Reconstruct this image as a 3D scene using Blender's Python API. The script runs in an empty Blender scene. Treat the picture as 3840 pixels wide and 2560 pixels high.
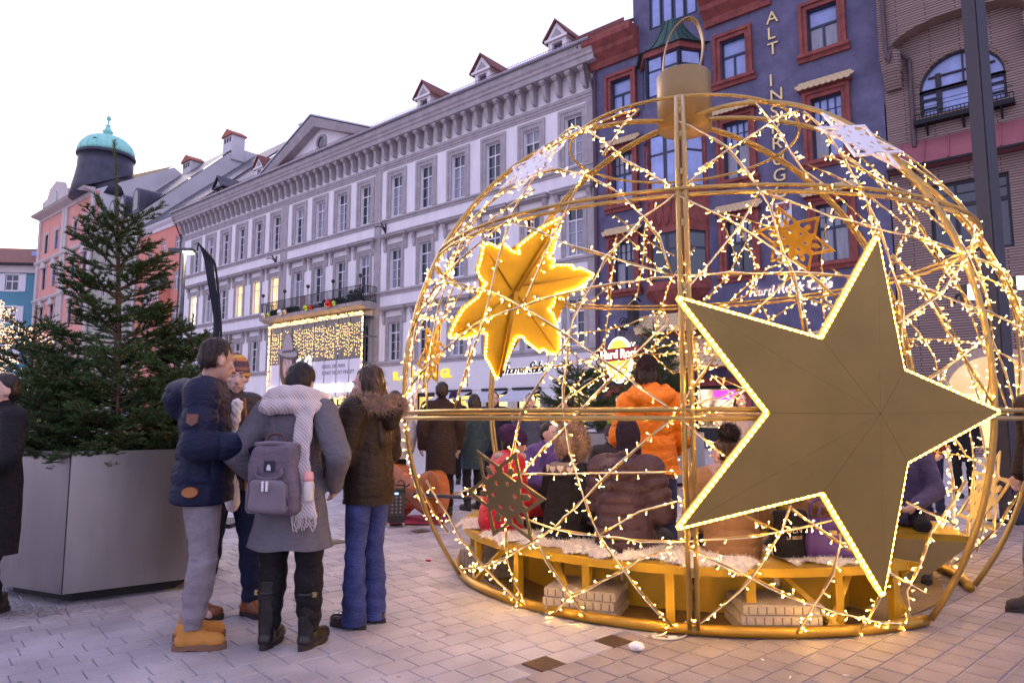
import bpy, bmesh, math, random
import numpy as np
from mathutils import Vector, Matrix
random.seed(7); rng = np.random.default_rng(7)
R_ = math.radians
sc = bpy.context.scene
COL = sc.collection

# ------------------------------------------------------------------ camera
F = 2600.0; CAMH = 1.35; HY = 1565.0            # focal length, eye height and horizon row of the 3840x2560 photograph
PITCH = math.atan((HY - 1280) / F)
cam = bpy.data.cameras.new('camera'); cam.sensor_width = 36; cam.lens = 36 * F / 3840
cam.clip_start = 0.05; cam.clip_end = 2000
co = bpy.data.objects.new('camera', cam); COL.objects.link(co)
co.location = (0, 0, CAMH); co.rotation_euler = (math.pi / 2 + PITCH, 0, 0); sc.camera = co

# ------------------------------------------------------------------ world, sun, exposure
w = bpy.data.worlds.new('World'); sc.world = w; w.use_nodes = True
nt = w.node_tree; nt.nodes.clear()
SUN_EL, SUN_AZ = R_(5.0), R_(-35)
sky = nt.nodes.new('ShaderNodeTexSky'); sky.sky_type = 'NISHITA'; sky.sun_disc = False
sky.sun_elevation = SUN_EL; sky.sun_rotation = SUN_AZ; sky.air_density = 1.0; sky.dust_density = 2.5; sky.ozone_density = 2.0
tint = nt.nodes.new('ShaderNodeMix'); tint.data_type = 'RGBA'; tint.blend_type = 'MIX'
tint.inputs[0].default_value = 0.5; tint.inputs[7].default_value = (4.75, 4.2, 6.3, 1)
bgn = nt.nodes.new('ShaderNodeBackground'); bgn.inputs[1].default_value = 0.15
out = nt.nodes.new('ShaderNodeOutputWorld')
nt.links.new(sky.outputs[0], tint.inputs[6]); nt.links.new(tint.outputs[2], bgn.inputs[0]); nt.links.new(bgn.outputs[0], out.inputs[0])
sl = bpy.data.lights.new('sun', 'SUN'); sl.energy = 0.4; sl.angle = R_(25); sl.color = (1.0, 0.86, 0.82)
so = bpy.data.objects.new('sun', sl); COL.objects.link(so)
sd = Vector((math.sin(SUN_AZ) * math.cos(R_(20)), math.cos(SUN_AZ) * math.cos(R_(20)), math.sin(R_(20))))
so.rotation_euler = (-sd).to_track_quat('-Z', 'Y').to_euler(); so.location = sd * 50
sc.view_settings.view_transform = 'Standard'; sc.view_settings.look = 'None'
sc.view_settings.exposure = 1.32; sc.view_settings.gamma = 1.0
sc.render.engine = 'CYCLES'
sc.cycles.use_denoising = True
sc.cycles.max_bounces = 6; sc.cycles.diffuse_bounces = 3; sc.cycles.glossy_bounces = 3; sc.cycles.transmission_bounces = 4
sc.cycles.sample_clamp_indirect = 6.0
sc.cycles.caustics_reflective = False; sc.cycles.caustics_refractive = False

# ------------------------------------------------------------------ pixel helpers
SP, CP = math.sin(PITCH), math.cos(PITCH)
def ray(u, v):
    x = (u - 1920) / F; y = (1280 - v) / F
    return Vector((x, CP - y * SP, SP + y * CP))
EYE = Vector((0, 0, CAMH))
def ground(u, v, z=0.0):
    d = ray(u, v); return EYE + d * ((z - CAMH) / d.z)
def at_depth(u, v, y):
    d = ray(u, v); return EYE + d * (y / d.y)

# ------------------------------------------------------------------ materials
MATS = {}
def mat(name, col, rough=0.6, metal=0.0, var=0.12, scale=8.0, bump=0.0, bscale=None, spec=0.4, emit=None, estr=0.0, col2=None,
        coat=0.0, sheen=0.0, stretch=None, folds=0.0, fscale=9.0):
    if name in MATS: return MATS[name]
    m = bpy.data.materials.new(name); m.use_nodes = True
    t = m.node_tree; b = t.nodes['Principled BSDF']
    b.inputs['Roughness'].default_value = rough; b.inputs['Metallic'].default_value = metal
    b.inputs['Specular IOR Level'].default_value = spec
    if coat: b.inputs['Coat Weight'].default_value = coat
    if sheen: b.inputs['Sheen Weight'].default_value = sheen
    c = (*col, 1)
    tc = t.nodes.new('ShaderNodeTexCoord'); src = tc.outputs['Object']
    if stretch:
        mp = t.nodes.new('ShaderNodeMapping'); mp.inputs['Scale'].default_value = stretch
        t.links.new(src, mp.inputs[0]); src = mp.outputs[0]
    if var > 0 or col2:
        n = t.nodes.new('ShaderNodeTexNoise'); n.inputs['Scale'].default_value = scale; n.inputs['Detail'].default_value = 5; n.inputs['Roughness'].default_value = 0.65
        t.links.new(src, n.inputs['Vector'])
        cr = t.nodes.new('ShaderNodeValToRGB')
        e = cr.color_ramp.elements
        e[0].position = 0.3; e[1].position = 0.72
        if col2: e[0].color = c; e[1].color = (*col2, 1)
        else:
            e[0].color = tuple(x * (1 - var) for x in col) + (1,); e[1].color = tuple(min(1, x * (1 + var)) for x in col) + (1,)
        t.links.new(n.outputs['Fac'], cr.inputs[0]); t.links.new(cr.outputs[0], b.inputs['Base Color'])
    else: b.inputs['Base Color'].default_value = c
    if bump > 0:
        n2 = t.nodes.new('ShaderNodeTexNoise'); n2.inputs['Scale'].default_value = bscale or scale * 4; n2.inputs['Detail'].default_value = 4
        t.links.new(src, n2.inputs['Vector'])
        bp = t.nodes.new('ShaderNodeBump'); bp.inputs['Strength'].default_value = bump; bp.inputs['Distance'].default_value = 0.01
        t.links.new(n2.outputs['Fac'], bp.inputs['Height']); t.links.new(bp.outputs[0], b.inputs['Normal'])
    if folds > 0:
        n4 = t.nodes.new('ShaderNodeTexNoise'); n4.inputs['Scale'].default_value = fscale; n4.inputs['Detail'].default_value = 3; n4.inputs['Distortion'].default_value = 1.2
        mp4 = t.nodes.new('ShaderNodeMapping'); mp4.inputs['Scale'].default_value = (1, 1, 2.2); t.links.new(tc.outputs['Object'], mp4.inputs[0]); t.links.new(mp4.outputs[0], n4.inputs['Vector'])
        b4 = t.nodes.new('ShaderNodeBump'); b4.inputs['Strength'].default_value = folds; b4.inputs['Distance'].default_value = 0.03
        t.links.new(n4.outputs['Fac'], b4.inputs['Height'])
        if bump > 0: t.links.new(b4.outputs[0], bp.inputs['Normal'])
        else: t.links.new(b4.outputs[0], b.inputs['Normal'])
    if emit:
        b.inputs['Emission Color'].default_value = (*emit, 1); b.inputs['Emission Strength'].default_value = estr
    MATS[name] = m; return m

def stripes_mat(name, cols, period, axis='Z', rough=0.9, offset=0.0, bump=0.3):
    """Horizontal knitted stripes along one object axis."""
    m = bpy.data.materials.new(name); m.use_nodes = True; t = m.node_tree; b = t.nodes['Principled BSDF']
    b.inputs['Roughness'].default_value = rough
    tc = t.nodes.new('ShaderNodeTexCoord'); sx = t.nodes.new('ShaderNodeSeparateXYZ'); t.links.new(tc.outputs['Object'], sx.inputs[0])
    a = t.nodes.new('ShaderNodeMath'); a.operation = 'MULTIPLY_ADD'; a.inputs[1].default_value = 1.0 / period; a.inputs[2].default_value = offset
    t.links.new(sx.outputs[axis], a.inputs[0])
    fr = t.nodes.new('ShaderNodeMath'); fr.operation = 'FRACT'; t.links.new(a.outputs[0], fr.inputs[0])
    cr = t.nodes.new('ShaderNodeValToRGB'); cr.color_ramp.interpolation = 'CONSTANT'
    el = cr.color_ramp.elements
    while len(el) < len(cols): el.new(0.5)
    for i, c in enumerate(cols): el[i].position = i / len(cols); el[i].color = (*c, 1)
    t.links.new(fr.outputs[0], cr.inputs[0]); t.links.new(cr.outputs[0], b.inputs['Base Color'])
    n2 = t.nodes.new('ShaderNodeTexNoise'); n2.inputs['Scale'].default_value = 140; t.links.new(tc.outputs['Object'], n2.inputs['Vector'])
    bp = t.nodes.new('ShaderNodeBump'); bp.inputs['Strength'].default_value = bump; bp.inputs['Distance'].default_value = 0.004
    t.links.new(n2.outputs['Fac'], bp.inputs['Height']); t.links.new(bp.outputs[0], b.inputs['Normal'])
    MATS[name] = m; return m

def emat(name, col, strength):
    if name in MATS: return MATS[name]
    m = bpy.data.materials.new(name); m.use_nodes = True; t = m.node_tree; t.nodes.clear()
    e = t.nodes.new('ShaderNodeEmission'); e.inputs[0].default_value = (*col, 1); e.inputs[1].default_value = strength
    o = t.nodes.new('ShaderNodeOutputMaterial'); t.links.new(e.outputs[0], o.inputs[0]); MATS[name] = m; return m

def lit_window_mat(name, c1, c2, s1, scale):
    """Warm room behind a lit window: uneven brightness from shelves and curtains."""
    if name in MATS: return MATS[name]
    m = bpy.data.materials.new(name); m.use_nodes = True; t = m.node_tree; t.nodes.clear()
    tc = t.nodes.new('ShaderNodeTexCoord'); mp = t.nodes.new('ShaderNodeMapping'); mp.inputs['Scale'].default_value = (scale, scale, scale * 0.6)
    v = t.nodes.new('ShaderNodeTexNoise'); v.inputs['Scale'].default_value = 1.0; v.inputs['Detail'].default_value = 3
    t.links.new(tc.outputs['Object'], mp.inputs[0]); t.links.new(mp.outputs[0], v.inputs['Vector'])
    cr = t.nodes.new('ShaderNodeValToRGB'); cr.color_ramp.elements[0].position = 0.35; cr.color_ramp.elements[1].position = 0.62
    cr.color_ramp.elements[0].color = (*c1, 1); cr.color_ramp.elements[1].color = (*c2, 1)
    t.links.new(v.outputs['Fac'], cr.inputs[0])
    e = t.nodes.new('ShaderNodeEmission'); e.inputs[1].default_value = s1; t.links.new(cr.outputs[0], e.inputs[0])
    o = t.nodes.new('ShaderNodeOutputMaterial'); t.links.new(e.outputs[0], o.inputs[0]); MATS[name] = m; return m

# ------------------------------------------------------------------ mesh builder
class MB:
    def __init__(self): self.v = []; self.f = []
    def add(self, vs, fs):
        b = len(self.v); self.v.extend([tuple(p) for p in vs]); self.f.extend([tuple(i + b for i in f) for f in fs]); return self
    def box(self, x0, x1, y0, y1, z0, z1, M=None):
        vs = [Vector((x, y, z)) for z in (z0, z1) for y in (y0, y1) for x in (x0, x1)]
        if M is not None: vs = [M @ p for p in vs]
        return self.add(vs, [(0, 2, 3, 1), (4, 5, 7, 6), (0, 1, 5, 4), (2, 6, 7, 3), (0, 4, 6, 2), (1, 3, 7, 5)])
    def prism(self, poly, a, b, f):
        """poly: 2-D outline; f(p, q, h) -> 3-D point; extruded from h=a to h=b."""
        n = len(poly)
        vs = [f(p[0], p[1], a) for p in poly] + [f(p[0], p[1], b) for p in poly]
        fs = [tuple(range(n - 1, -1, -1)), tuple(range(n, 2 * n))] + [(i, (i + 1) % n, n + (i + 1) % n, n + i) for i in range(n)]
        return self.add(vs, fs)
    def loft(self, rings, cap=True, close=False):
        n = len(rings[0]); vs = [p for r in rings for p in r]; fs = []
        m = len(rings)
        for i in range(m - 1 + (1 if close else 0)):
            a = i * n; b = ((i + 1) % m) * n
            for j in range(n): fs.append((a + j, a + (j + 1) % n, b + (j + 1) % n, b + j))
        if cap and not close:
            fs.append(tuple(range(n - 1, -1, -1))); fs.append(tuple(range((m - 1) * n, m * n)))
        return self.add(vs, fs)
    def tube(self, pts, r, n=8, cap=True, close=False):
        pts = [Vector(p) for p in pts]; rings = []; m = len(pts)
        rr = r if hasattr(r, '__len__') else [r] * m
        up = None
        for i, p in enumerate(pts):
            if close: d = pts[(i + 1) % m] - pts[i - 1]
            else: d = pts[min(i + 1, m - 1)] - pts[max(i - 1, 0)]
            if d.length < 1e-9: d = Vector((0, 0, 1))
            d.normalize()
            if up is None:
                up = Vector((0, 0, 1)) if abs(d.z) < 0.9 else Vector((1, 0, 0))
            x = d.cross(up)
            if x.length < 1e-6: x = d.orthogonal()
            x.normalize(); y = x.cross(d).normalized(); up = y
            rings.append([p + (x * math.cos(2 * math.pi * k / n) + y * math.sin(2 * math.pi * k / n)) * rr[i] for k in range(n)])
        return self.loft(rings, cap, close)
    def lathe(self, prof, n=24, c=(0, 0, 0)):
        rings = [[Vector((c[0] + r * math.cos(2 * math.pi * k / n), c[1] + r * math.sin(2 * math.pi * k / n), c[2] + z)) for k in range(n)] for r, z in prof]
        return self.loft(rings, True)
    def sphere(self, c, r, n=10, m=7, sc=(1, 1, 1)):
        prof = [(max(1e-4, math.sin(math.pi * i / m)), -math.cos(math.pi * i / m)) for i in range(m + 1)]
        rings = [[Vector((c[0] + r * sc[0] * q * math.cos(2 * math.pi * k / n), c[1] + r * sc[1] * q * math.sin(2 * math.pi * k / n), c[2] + r * sc[2] * z)) for k in range(n)] for q, z in prof]
        return self.loft(rings, True)
    def mesh(self, name='mesh', smooth=False):
        me = bpy.data.meshes.new(name); me.from_pydata([tuple(p) for p in self.v], [], self.f)
        if smooth: me.polygons.foreach_set('use_smooth', [True] * len(me.polygons))
        me.update(); return me

def np_mesh(name, V, Fq, smooth=False):
    """numpy verts (n,3) and quads/tris (m,k) -> mesh."""
    me = bpy.data.meshes.new(name); V = np.asarray(V, np.float32); Fq = np.asarray(Fq, np.int32)
    me.vertices.add(len(V)); me.vertices.foreach_set('co', V.ravel())
    k = Fq.shape[1]; me.loops.add(Fq.size); me.loops.foreach_set('vertex_index', Fq.ravel())
    me.polygons.add(len(Fq)); me.polygons.foreach_set('loop_start', np.arange(0, Fq.size, k, dtype=np.int32))
    me.polygons.foreach_set('loop_total', np.full(len(Fq), k, np.int32))
    if smooth: me.polygons.foreach_set('use_smooth', np.ones(len(Fq), bool))
    me.update(calc_edges=True); me.validate(); return me

def ob(name, geo, material=None, parent=None, loc=None, rot=None, smooth=False, kind=None, label=None, cat=None, group=None):
    me = geo.mesh(name, smooth) if isinstance(geo, MB) else geo
    o = bpy.data.objects.new(name, me); COL.objects.link(o)
    if material is not None and hasattr(me, 'materials') and len(me.materials) == 0: me.materials.append(material)
    if parent is not None: o.parent = parent
    if loc is not None: o.location = loc
    if rot is not None: o.rotation_euler = rot
    tag(o, label, cat, group, kind); return o
def tag(o, label=None, cat=None, group=None, kind=None):
    if label: o['label'] = label
    if cat: o['category'] = cat
    if group: o['group'] = group
    if kind: o['kind'] = kind
    return o
def empty(name, loc=(0, 0, 0), rz=0.0, label=None, cat=None, group=None, kind=None):
    o = bpy.data.objects.new(name, None); COL.objects.link(o); o.empty_display_size = 0.1
    o.location = loc; o.rotation_euler = (0, 0, rz); return tag(o, label, cat, group, kind)
TXT = {}
def text(s, size, material, parent, M, extrude=0.02, shear=0.0, align='LEFT', name='letter', bevel=0.0, space=1.0):
    key = (s, size, extrude, shear, align, space, material.name)
    if key not in TXT:
        c = bpy.data.curves.new(name, 'FONT'); c.body = s; c.size = size; c.extrude = extrude; c.shear = shear; c.align_x = align
        c.space_character = space; c.resolution_u = 3
        t = bpy.data.objects.new('tmp', c); COL.objects.link(t)
        me = bpy.data.meshes.new_from_object(t.evaluated_get(bpy.context.evaluated_depsgraph_get())); me.name = name
        me.materials.clear(); me.materials.append(material); bpy.data.objects.remove(t); TXT[key] = me
    o = bpy.data.objects.new(name, TXT[key]); COL.objects.link(o)
    if parent is not None: o.parent = parent
    o.matrix_local = M; return o
def bevel_box(x0, x1, y0, y1, z0, z1, b):
    """box with chamfered edges"""
    bm = bmesh.new(); bmesh.ops.create_cube(bm, size=1)
    for v in bm.verts: v.co = ((x0 + x1) / 2 + v.co.x * (x1 - x0), (y0 + y1) / 2 + v.co.y * (y1 - y0), (z0 + z1) / 2 + v.co.z * (z1 - z0))
    bmesh.ops.bevel(bm, geom=bm.edges[:], offset=b, segments=2, affect='EDGES')
    me = bpy.data.meshes.new('box'); bm.to_mesh(me); bm.free(); return me
def catmull(P, k=8, close=False):
    P = [Vector(p) for p in P]; n = len(P); out = []
    for i in range(n if close else n - 1):
        p0 = P[(i - 1) % n] if (close or i > 0) else P[0]; p1 = P[i]; p2 = P[(i + 1) % n]; p3 = P[(i + 2) % n] if (close or i + 2 < n) else P[n - 1]
        for j in range(k):
            t = j / k
            out.append(0.5 * ((2 * p1) + (p2 - p0) * t + (2 * p0 - 5 * p1 + 4 * p2 - p3) * t * t + (3 * p1 - p0 - 3 * p2 + p3) * t ** 3))
    if not close: out.append(P[-1])
    return out
# ================================================================== materials for the place
def paver_mat(name, c0, c1):
    m = bpy.data.materials.new(name); m.use_nodes = True; t = m.node_tree; b = t.nodes['Principled BSDF']
    b.inputs['Roughness'].default_value = 0.62; b.inputs['Specular IOR Level'].default_value = 0.35
    g = t.nodes.new('ShaderNodeNewGeometry'); cr = t.nodes.new('ShaderNodeValToRGB')
    cr.color_ramp.elements[0].color = (*c0, 1); cr.color_ramp.elements[1].color = (*c1, 1)
    t.links.new(g.outputs['Random Per Island'], cr.inputs[0])
    n = t.nodes.new('ShaderNodeTexNoise'); n.inputs['Scale'].default_value = 160; n.inputs['Detail'].default_value = 3
    n3 = t.nodes.new('ShaderNodeTexNoise'); n3.inputs['Scale'].default_value = 2.2; n3.inputs['Detail'].default_value = 5
    t.links.new(g.outputs['Position'], n.inputs['Vector']); t.links.new(g.outputs['Position'], n3.inputs['Vector'])
    r2 = t.nodes.new('ShaderNodeMapRange'); r2.inputs[1].default_value = 0.25; r2.inputs[2].default_value = 0.75; r2.inputs[3].default_value = 0.78; r2.inputs[4].default_value = 1.18
    t.links.new(n.outputs['Fac'], r2.inputs[0])
    r3 = t.nodes.new('ShaderNodeMapRange'); r3.inputs[1].default_value = 0.3; r3.inputs[2].default_value = 0.7; r3.inputs[3].default_value = 0.74; r3.inputs[4].default_value = 1.12
    t.links.new(n3.outputs['Fac'], r3.inputs[0])
    mu = t.nodes.new('ShaderNodeMath'); mu.operation = 'MULTIPLY'; t.links.new(r2.outputs[0], mu.inputs[0]); t.links.new(r3.outputs[0], mu.inputs[1])
    vo = t.nodes.new('ShaderNodeTexVoronoi'); vo.inputs['Scale'].default_value = 3.3; t.links.new(g.outputs['Position'], vo.inputs['Vector'])
    r5 = t.nodes.new('ShaderNodeMapRange'); r5.inputs[1].default_value = 0.03; r5.inputs[2].default_value = 0.06; r5.inputs[3].default_value = 0.5; r5.inputs[4].default_value = 1.0; t.links.new(vo.outputs['Distance'], r5.inputs[0])
    mu2 = t.nodes.new('ShaderNodeMath'); mu2.operation = 'MULTIPLY'; t.links.new(mu.outputs[0], mu2.inputs[0]); t.links.new(r5.outputs[0], mu2.inputs[1]); mu = mu2
    mx = t.nodes.new('ShaderNodeMix'); mx.data_type = 'RGBA'; mx.blend_type = 'MULTIPLY'; mx.inputs[0].default_value = 1.0
    t.links.new(cr.outputs[0], mx.inputs[6]); t.links.new(mu.outputs[0], mx.inputs[7]); t.links.new(mx.outputs[2], b.inputs['Base Color'])
    bp = t.nodes.new('ShaderNodeBump'); bp.inputs['Strength'].default_value = 0.25; bp.inputs['Distance'].default_value = 0.002
    t.links.new(n.outputs['Fac'], bp.inputs['Height']); t.links.new(bp.outputs[0], b.inputs['Normal'])
    MATS[name] = m; return m
PAVE_L = paver_mat('granite_light', (0.335, 0.315, 0.345), (0.46, 0.43, 0.455))
PAVE_D = paver_mat('granite_dark', (0.215, 0.18, 0.18), (0.30, 0.255, 0.255))

WALLW = mat('white_render', (0.80, 0.775, 0.79), 0.85, var=0.09, scale=0.9, bump=0.2, bscale=30, stretch=(1.6, 1.6, .45))
TRIM = mat('grey_stone_trim', (0.385, 0.35, 0.36), 0.8, var=0.18, scale=1.6, bump=0.15, bscale=20)
FRAMEW = mat('white_window_paint', (0.72, 0.70, 0.74), 0.5, var=0.04)
GLASSD = mat('dark_glass', (0.02, 0.028, 0.05), 0.05, var=0.5, scale=0.7, spec=0.9)
GLASSC = mat('curtained_glass', (0.25, 0.26, 0.32), 0.12, var=0.3, scale=3.0, spec=0.8, stretch=(6, 6, 0.4))
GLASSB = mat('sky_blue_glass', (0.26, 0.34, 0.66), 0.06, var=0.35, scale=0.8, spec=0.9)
LITW = lit_window_mat('lit_room', (0.95, 0.50, 0.14), (1.0, 0.72, 0.36), 1.0, 1.4)
LITB = lit_window_mat('lit_room_bright', (1.0, 0.78, 0.25), (1.0, 0.93, 0.62), 1.5, 1.4)
SHOPL = lit_window_mat('lit_shop', (0.75, 0.38, 0.07), (1.0, 0.80, 0.36), .75, 0.55)
TILE_R = mat('red_roof_tiles', (0.17, 0.06, 0.05), 0.8, var=0.3, scale=2.5, bump=0.6, bscale=9)
IRON = mat('dark_iron', (0.02, 0.02, 0.025), 0.5, 0.6, var=0.2)
ZINC = mat('zinc_gutter', (0.30, 0.29, 0.32), 0.4, 0.7, var=0.15, scale=3)
PIPE = mat('brown_downpipe', (0.10, 0.07, 0.08), 0.5, 0.4, var=0.2)
BLUEW = mat('blue_roughcast', (0.128, 0.122, 0.205), 0.9, var=0.30, scale=1.1, bump=0.5, bscale=14)
REDS = mat('red_sandstone', (0.25, 0.068, 0.058), 0.75, var=0.35, scale=2.5, bump=0.3, bscale=25)
FRAMEB = mat('dark_blue_window_paint', (0.035, 0.045, 0.085), 0.45, var=0.1)
CREAMT = mat('cream_scale_tiles', (0.55, 0.42, 0.24), 0.6, var=0.2, scale=6)
COPPER = mat('green_copper', (0.025, 0.06, 0.055), 0.5, 0.3, var=0.4, scale=2.0, col2=(0.05, 0.12, 0.105))
COPPERL = mat('verdigris_dome', (0.22, 0.62, 0.52), 0.6, 0.1, var=0.2, scale=1.2, col2=(0.36, 0.74, 0.66))
LEAD = mat('dark_lead_drum', (0.06, 0.06, 0.085), 0.5, 0.4, var=0.3, scale=1.0)
PINK = mat('pink_stucco', (0.72, 0.33, 0.27), 0.85, var=0.08, scale=0.6)
SALMON = mat('salmon_render', (0.70, 0.27, 0.20), 0.85, var=0.07, scale=0.5)
OLIVE = mat('grey_green_render', (0.36, 0.36, 0.30), 0.85, var=0.12, scale=0.6)
GREYW = mat('grey_firewall', (0.60, 0.58, 0.60), 0.9, var=0.12, scale=0.3)
STONEW = mat('pale_stucco_trim', (0.56, 0.50, 0.48), 0.8, var=0.1, scale=1.0)
TEAL = mat('teal_render', (0.10, 0.27, 0.36), 0.85, var=0.1, scale=0.4)
GOLDL = mat('gilt_letters', (0.75, 0.58, 0.28), 0.4, 0.5, var=0.15)
BLACKM = mat('matt_black', (0.02, 0.02, 0.022), 0.6, var=0.2)
GREENF = mat('fir_garland', (0.03, 0.075, 0.035), 0.8, var=0.4, scale=9)

def brick_mat():
    m = bpy.data.materials.new('brown_brick_courses'); m.use_nodes = True; t = m.node_tree; b = t.nodes['Principled BSDF']
    b.inputs['Roughness'].default_value = 0.85
    tc = t.nodes.new('ShaderNodeTexCoord'); mp = t.nodes.new('ShaderNodeMapping'); mp.inputs['Rotation'].default_value = (math.pi / 2, 0, 0)
    t.links.new(tc.outputs['Object'], mp.inputs[0])
    br = t.nodes.new('ShaderNodeTexBrick'); br.inputs['Scale'].default_value = 1.0; br.inputs['Brick Width'].default_value = 1.9; br.inputs['Row Height'].default_value = 0.098
    br.inputs['Mortar Size'].default_value = 0.017; br.inputs['Color1'].default_value = (0.26, 0.185, 0.165, 1); br.inputs['Color2'].default_value = (0.31, 0.225, 0.20, 1)
    br.inputs['Mortar'].default_value = (0.09, 0.055, 0.05, 1); br.offset = 0.5
    t.links.new(mp.outputs[0], br.inputs['Vector']); t.links.new(br.outputs[0], b.inputs['Base Color'])
    bp = t.nodes.new('ShaderNodeBump'); bp.inputs['Strength'].default_value = 0.8; bp.inputs['Distance'].default_value = 0.03; bp.invert = True
    t.links.new(br.outputs['Fac'], bp.inputs['Height']); t.links.new(bp.outputs[0], b.inputs['Normal']); return m
BRICK = brick_mat()
BRICKP = mat('plain_brick_soffit', (0.25, 0.165, 0.13), 0.9, var=0.15, scale=2)

# ================================================================== ground
GA = R_(41.5); E1 = np.array([math.cos(GA), math.sin(GA)]); E2 = np.array([-math.sin(GA), math.cos(GA)]); VB = 2.80; ROW = 0.166
def ground_mat():
    m = bpy.data.materials.new('paving_far'); m.use_nodes = True; t = m.node_tree; b = t.nodes['Principled BSDF']; b.inputs['Roughness'].default_value = 0.7
    g = t.nodes.new('ShaderNodeNewGeometry'); mp = t.nodes.new('ShaderNodeMapping'); mp.inputs['Rotation'].default_value = (0, 0, -GA)
    t.links.new(g.outputs['Position'], mp.inputs[0])
    br = t.nodes.new('ShaderNodeTexBrick'); br.inputs['Scale'].default_value = 1.0; br.inputs['Brick Width'].default_value = 0.2; br.inputs['Row Height'].default_value = ROW
    br.inputs['Mortar Size'].default_value = 0.006; br.inputs['Color1'].default_value = (0.40, 0.37, 0.37, 1); br.inputs['Color2'].default_value = (0.50, 0.47, 0.46, 1); br.inputs['Mortar'].default_value = (0.26, 0.22, 0.23, 1)
    t.links.new(mp.outputs[0], br.inputs['Vector'])
    # close to the camera only the joints between the built slabs show: sandy on one side of the border row, dark on the other
    sx = t.nodes.new('ShaderNodeSeparateXYZ'); t.links.new(mp.outputs[0], sx.inputs[0])
    lt = t.nodes.new('ShaderNodeMath'); lt.operation = 'LESS_THAN'; lt.inputs[1].default_value = VB + 0.003; t.links.new(sx.outputs['Y'], lt.inputs[0])
    jc = t.nodes.new('ShaderNodeMix'); jc.data_type = 'RGBA'; jc.inputs[6].default_value = (0.25, 0.215, 0.235, 1); jc.inputs[7].default_value = (0.38, 0.315, 0.30, 1); t.links.new(lt.outputs[0], jc.inputs[0])
    ln = t.nodes.new('ShaderNodeVectorMath'); ln.operation = 'LENGTH'; t.links.new(g.outputs['Position'], ln.inputs[0])
    fg = t.nodes.new('ShaderNodeMath'); fg.operation = 'GREATER_THAN'; fg.inputs[1].default_value = 17.0; t.links.new(ln.outputs['Value'], fg.inputs[0])
    mx = t.nodes.new('ShaderNodeMix'); mx.data_type = 'RGBA'; t.links.new(fg.outputs[0], mx.inputs[0]); t.links.new(jc.outputs[2], mx.inputs[6]); t.links.new(br.outputs[0], mx.inputs[7])
    t.links.new(mx.outputs[2], b.inputs['Base Color']); return m
gm = MB(); gm.add([(-700, -60, -0.008), (700, -60, -0.008), (700, 900, -0.008), (-700, 900, -0.008)], [(0, 1, 2, 3)])
GROUND = ob('ground', gm, ground_mat(), kind='structure', label='light grey granite paving of the pedestrian square')

def paver_verts(c, la, lb, h):
    """chamfered slab, local centre c on the ground, half sizes la (along the row) and lb"""
    b = 0.004; r = []
    for (a, bb, z) in ((la, lb, -0.006), (la - b * 0.4, lb - b * 0.4, h - b), (la - b, lb - b, h)):
        for sa, sb in ((-1, -1), (1, -1), (1, 1), (-1, 1)): r.append((*(c + E1 * a * sa + E2 * bb * sb), z))
    return r
PF = [(8, 9, 10, 11)] + [(i + 4 * k, (i + 1) % 4 + 4 * k, (i + 1) % 4 + 4 * (k + 1), i + 4 * (k + 1)) for k in (0, 1) for i in range(4)]
PLATES = [(ground(1900 + x * k_, 2200 + y * k_)) for x, y, k_ in ((556, 1122, 0.2551), (1565, 793, 0.2551))] + [ground(1575, 1990), ground(1263, 2030)]
plate_uv = [(round(float(np.dot(E1, (p.x, p.y))), 3), float(np.dot(E2, (p.x, p.y)))) for p in PLATES]
pav = []
k0 = int(math.floor(-9 / ROW)); k1 = int(17.5 / ROW)
for k in range(k0, k1):
    v = VB + k * ROW + ROW / 2 + 0.001; dark = k < 0
    u = -14 + random.random() * 0.2
    while u < 17:
        L = random.choice((0.186, 0.19, 0.194)) if dark else random.choice((0.168, 0.18, 0.19, 0.205, 0.24))
        c = E1 * (u + L / 2) + E2 * v
        d = math.hypot(*c)
        if 2.9 < c[1] < 17.2 and d < 17.2 and abs(c[0]) < 0.80 * c[1] + 0.5:
            if not any(abs(u + L / 2 - pu) < 0.12 and abs(v - pv) < 0.1 for pu, pv in plate_uv):
                pav.append((d, c, L / 2 - (0.0045 if dark else 0.0024), ROW / 2 - (0.0045 if dark else 0.0028), random.uniform(-0.0012, 0.0012), dark))
        u += L
pav.sort(key=lambda q: q[0])
vis = [q for q in pav if q[1][1] > 3.35 and abs(q[1][0]) < 0.75 * q[1][1]]
near = vis[:298]; ids = set(id(q) for q in near); rest = [q for q in pav if id(q) not in ids]
SHARE = {}
for d, c, la, lb, h, dark in near:
    key = (round(la, 3), dark)
    if key not in SHARE:
        r_ = [tuple(np.array(p)) for p in paver_verts(np.zeros(2), la, lb, 0.0)]
        SHARE[key] = MB().add(r_, PF).mesh('paver'); SHARE[key].materials.append(PAVE_D if dark else PAVE_L)
    o = ob('paver', SHARE[key], None, GROUND, loc=(c[0], c[1], h), rot=(random.uniform(-.004, .004), random.uniform(-.004, .004), random.uniform(-.006, .006)))
for dk, nm in ((False, 'light_paver_field'), (True, 'dark_paver_field')):
    mb = MB()
    for d, c, la, lb, h, dark in rest:
        if dark == dk: mb.add(paver_verts(c, la, lb, h), PF)
    ob(nm, mb, PAVE_D if dk else PAVE_L, GROUND, kind='stuff')
PLM = mat('rusty_steel_plate', (0.10, 0.065, 0.04), 0.55, 0.5, var=0.25, scale=20)
for p in PLATES:
    mb = MB(); mb.add(paver_verts(np.array([p.x, p.y]), 0.092, 0.087, 0.002), PF); ob('steel_plate', mb, PLM, GROUND)

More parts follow.
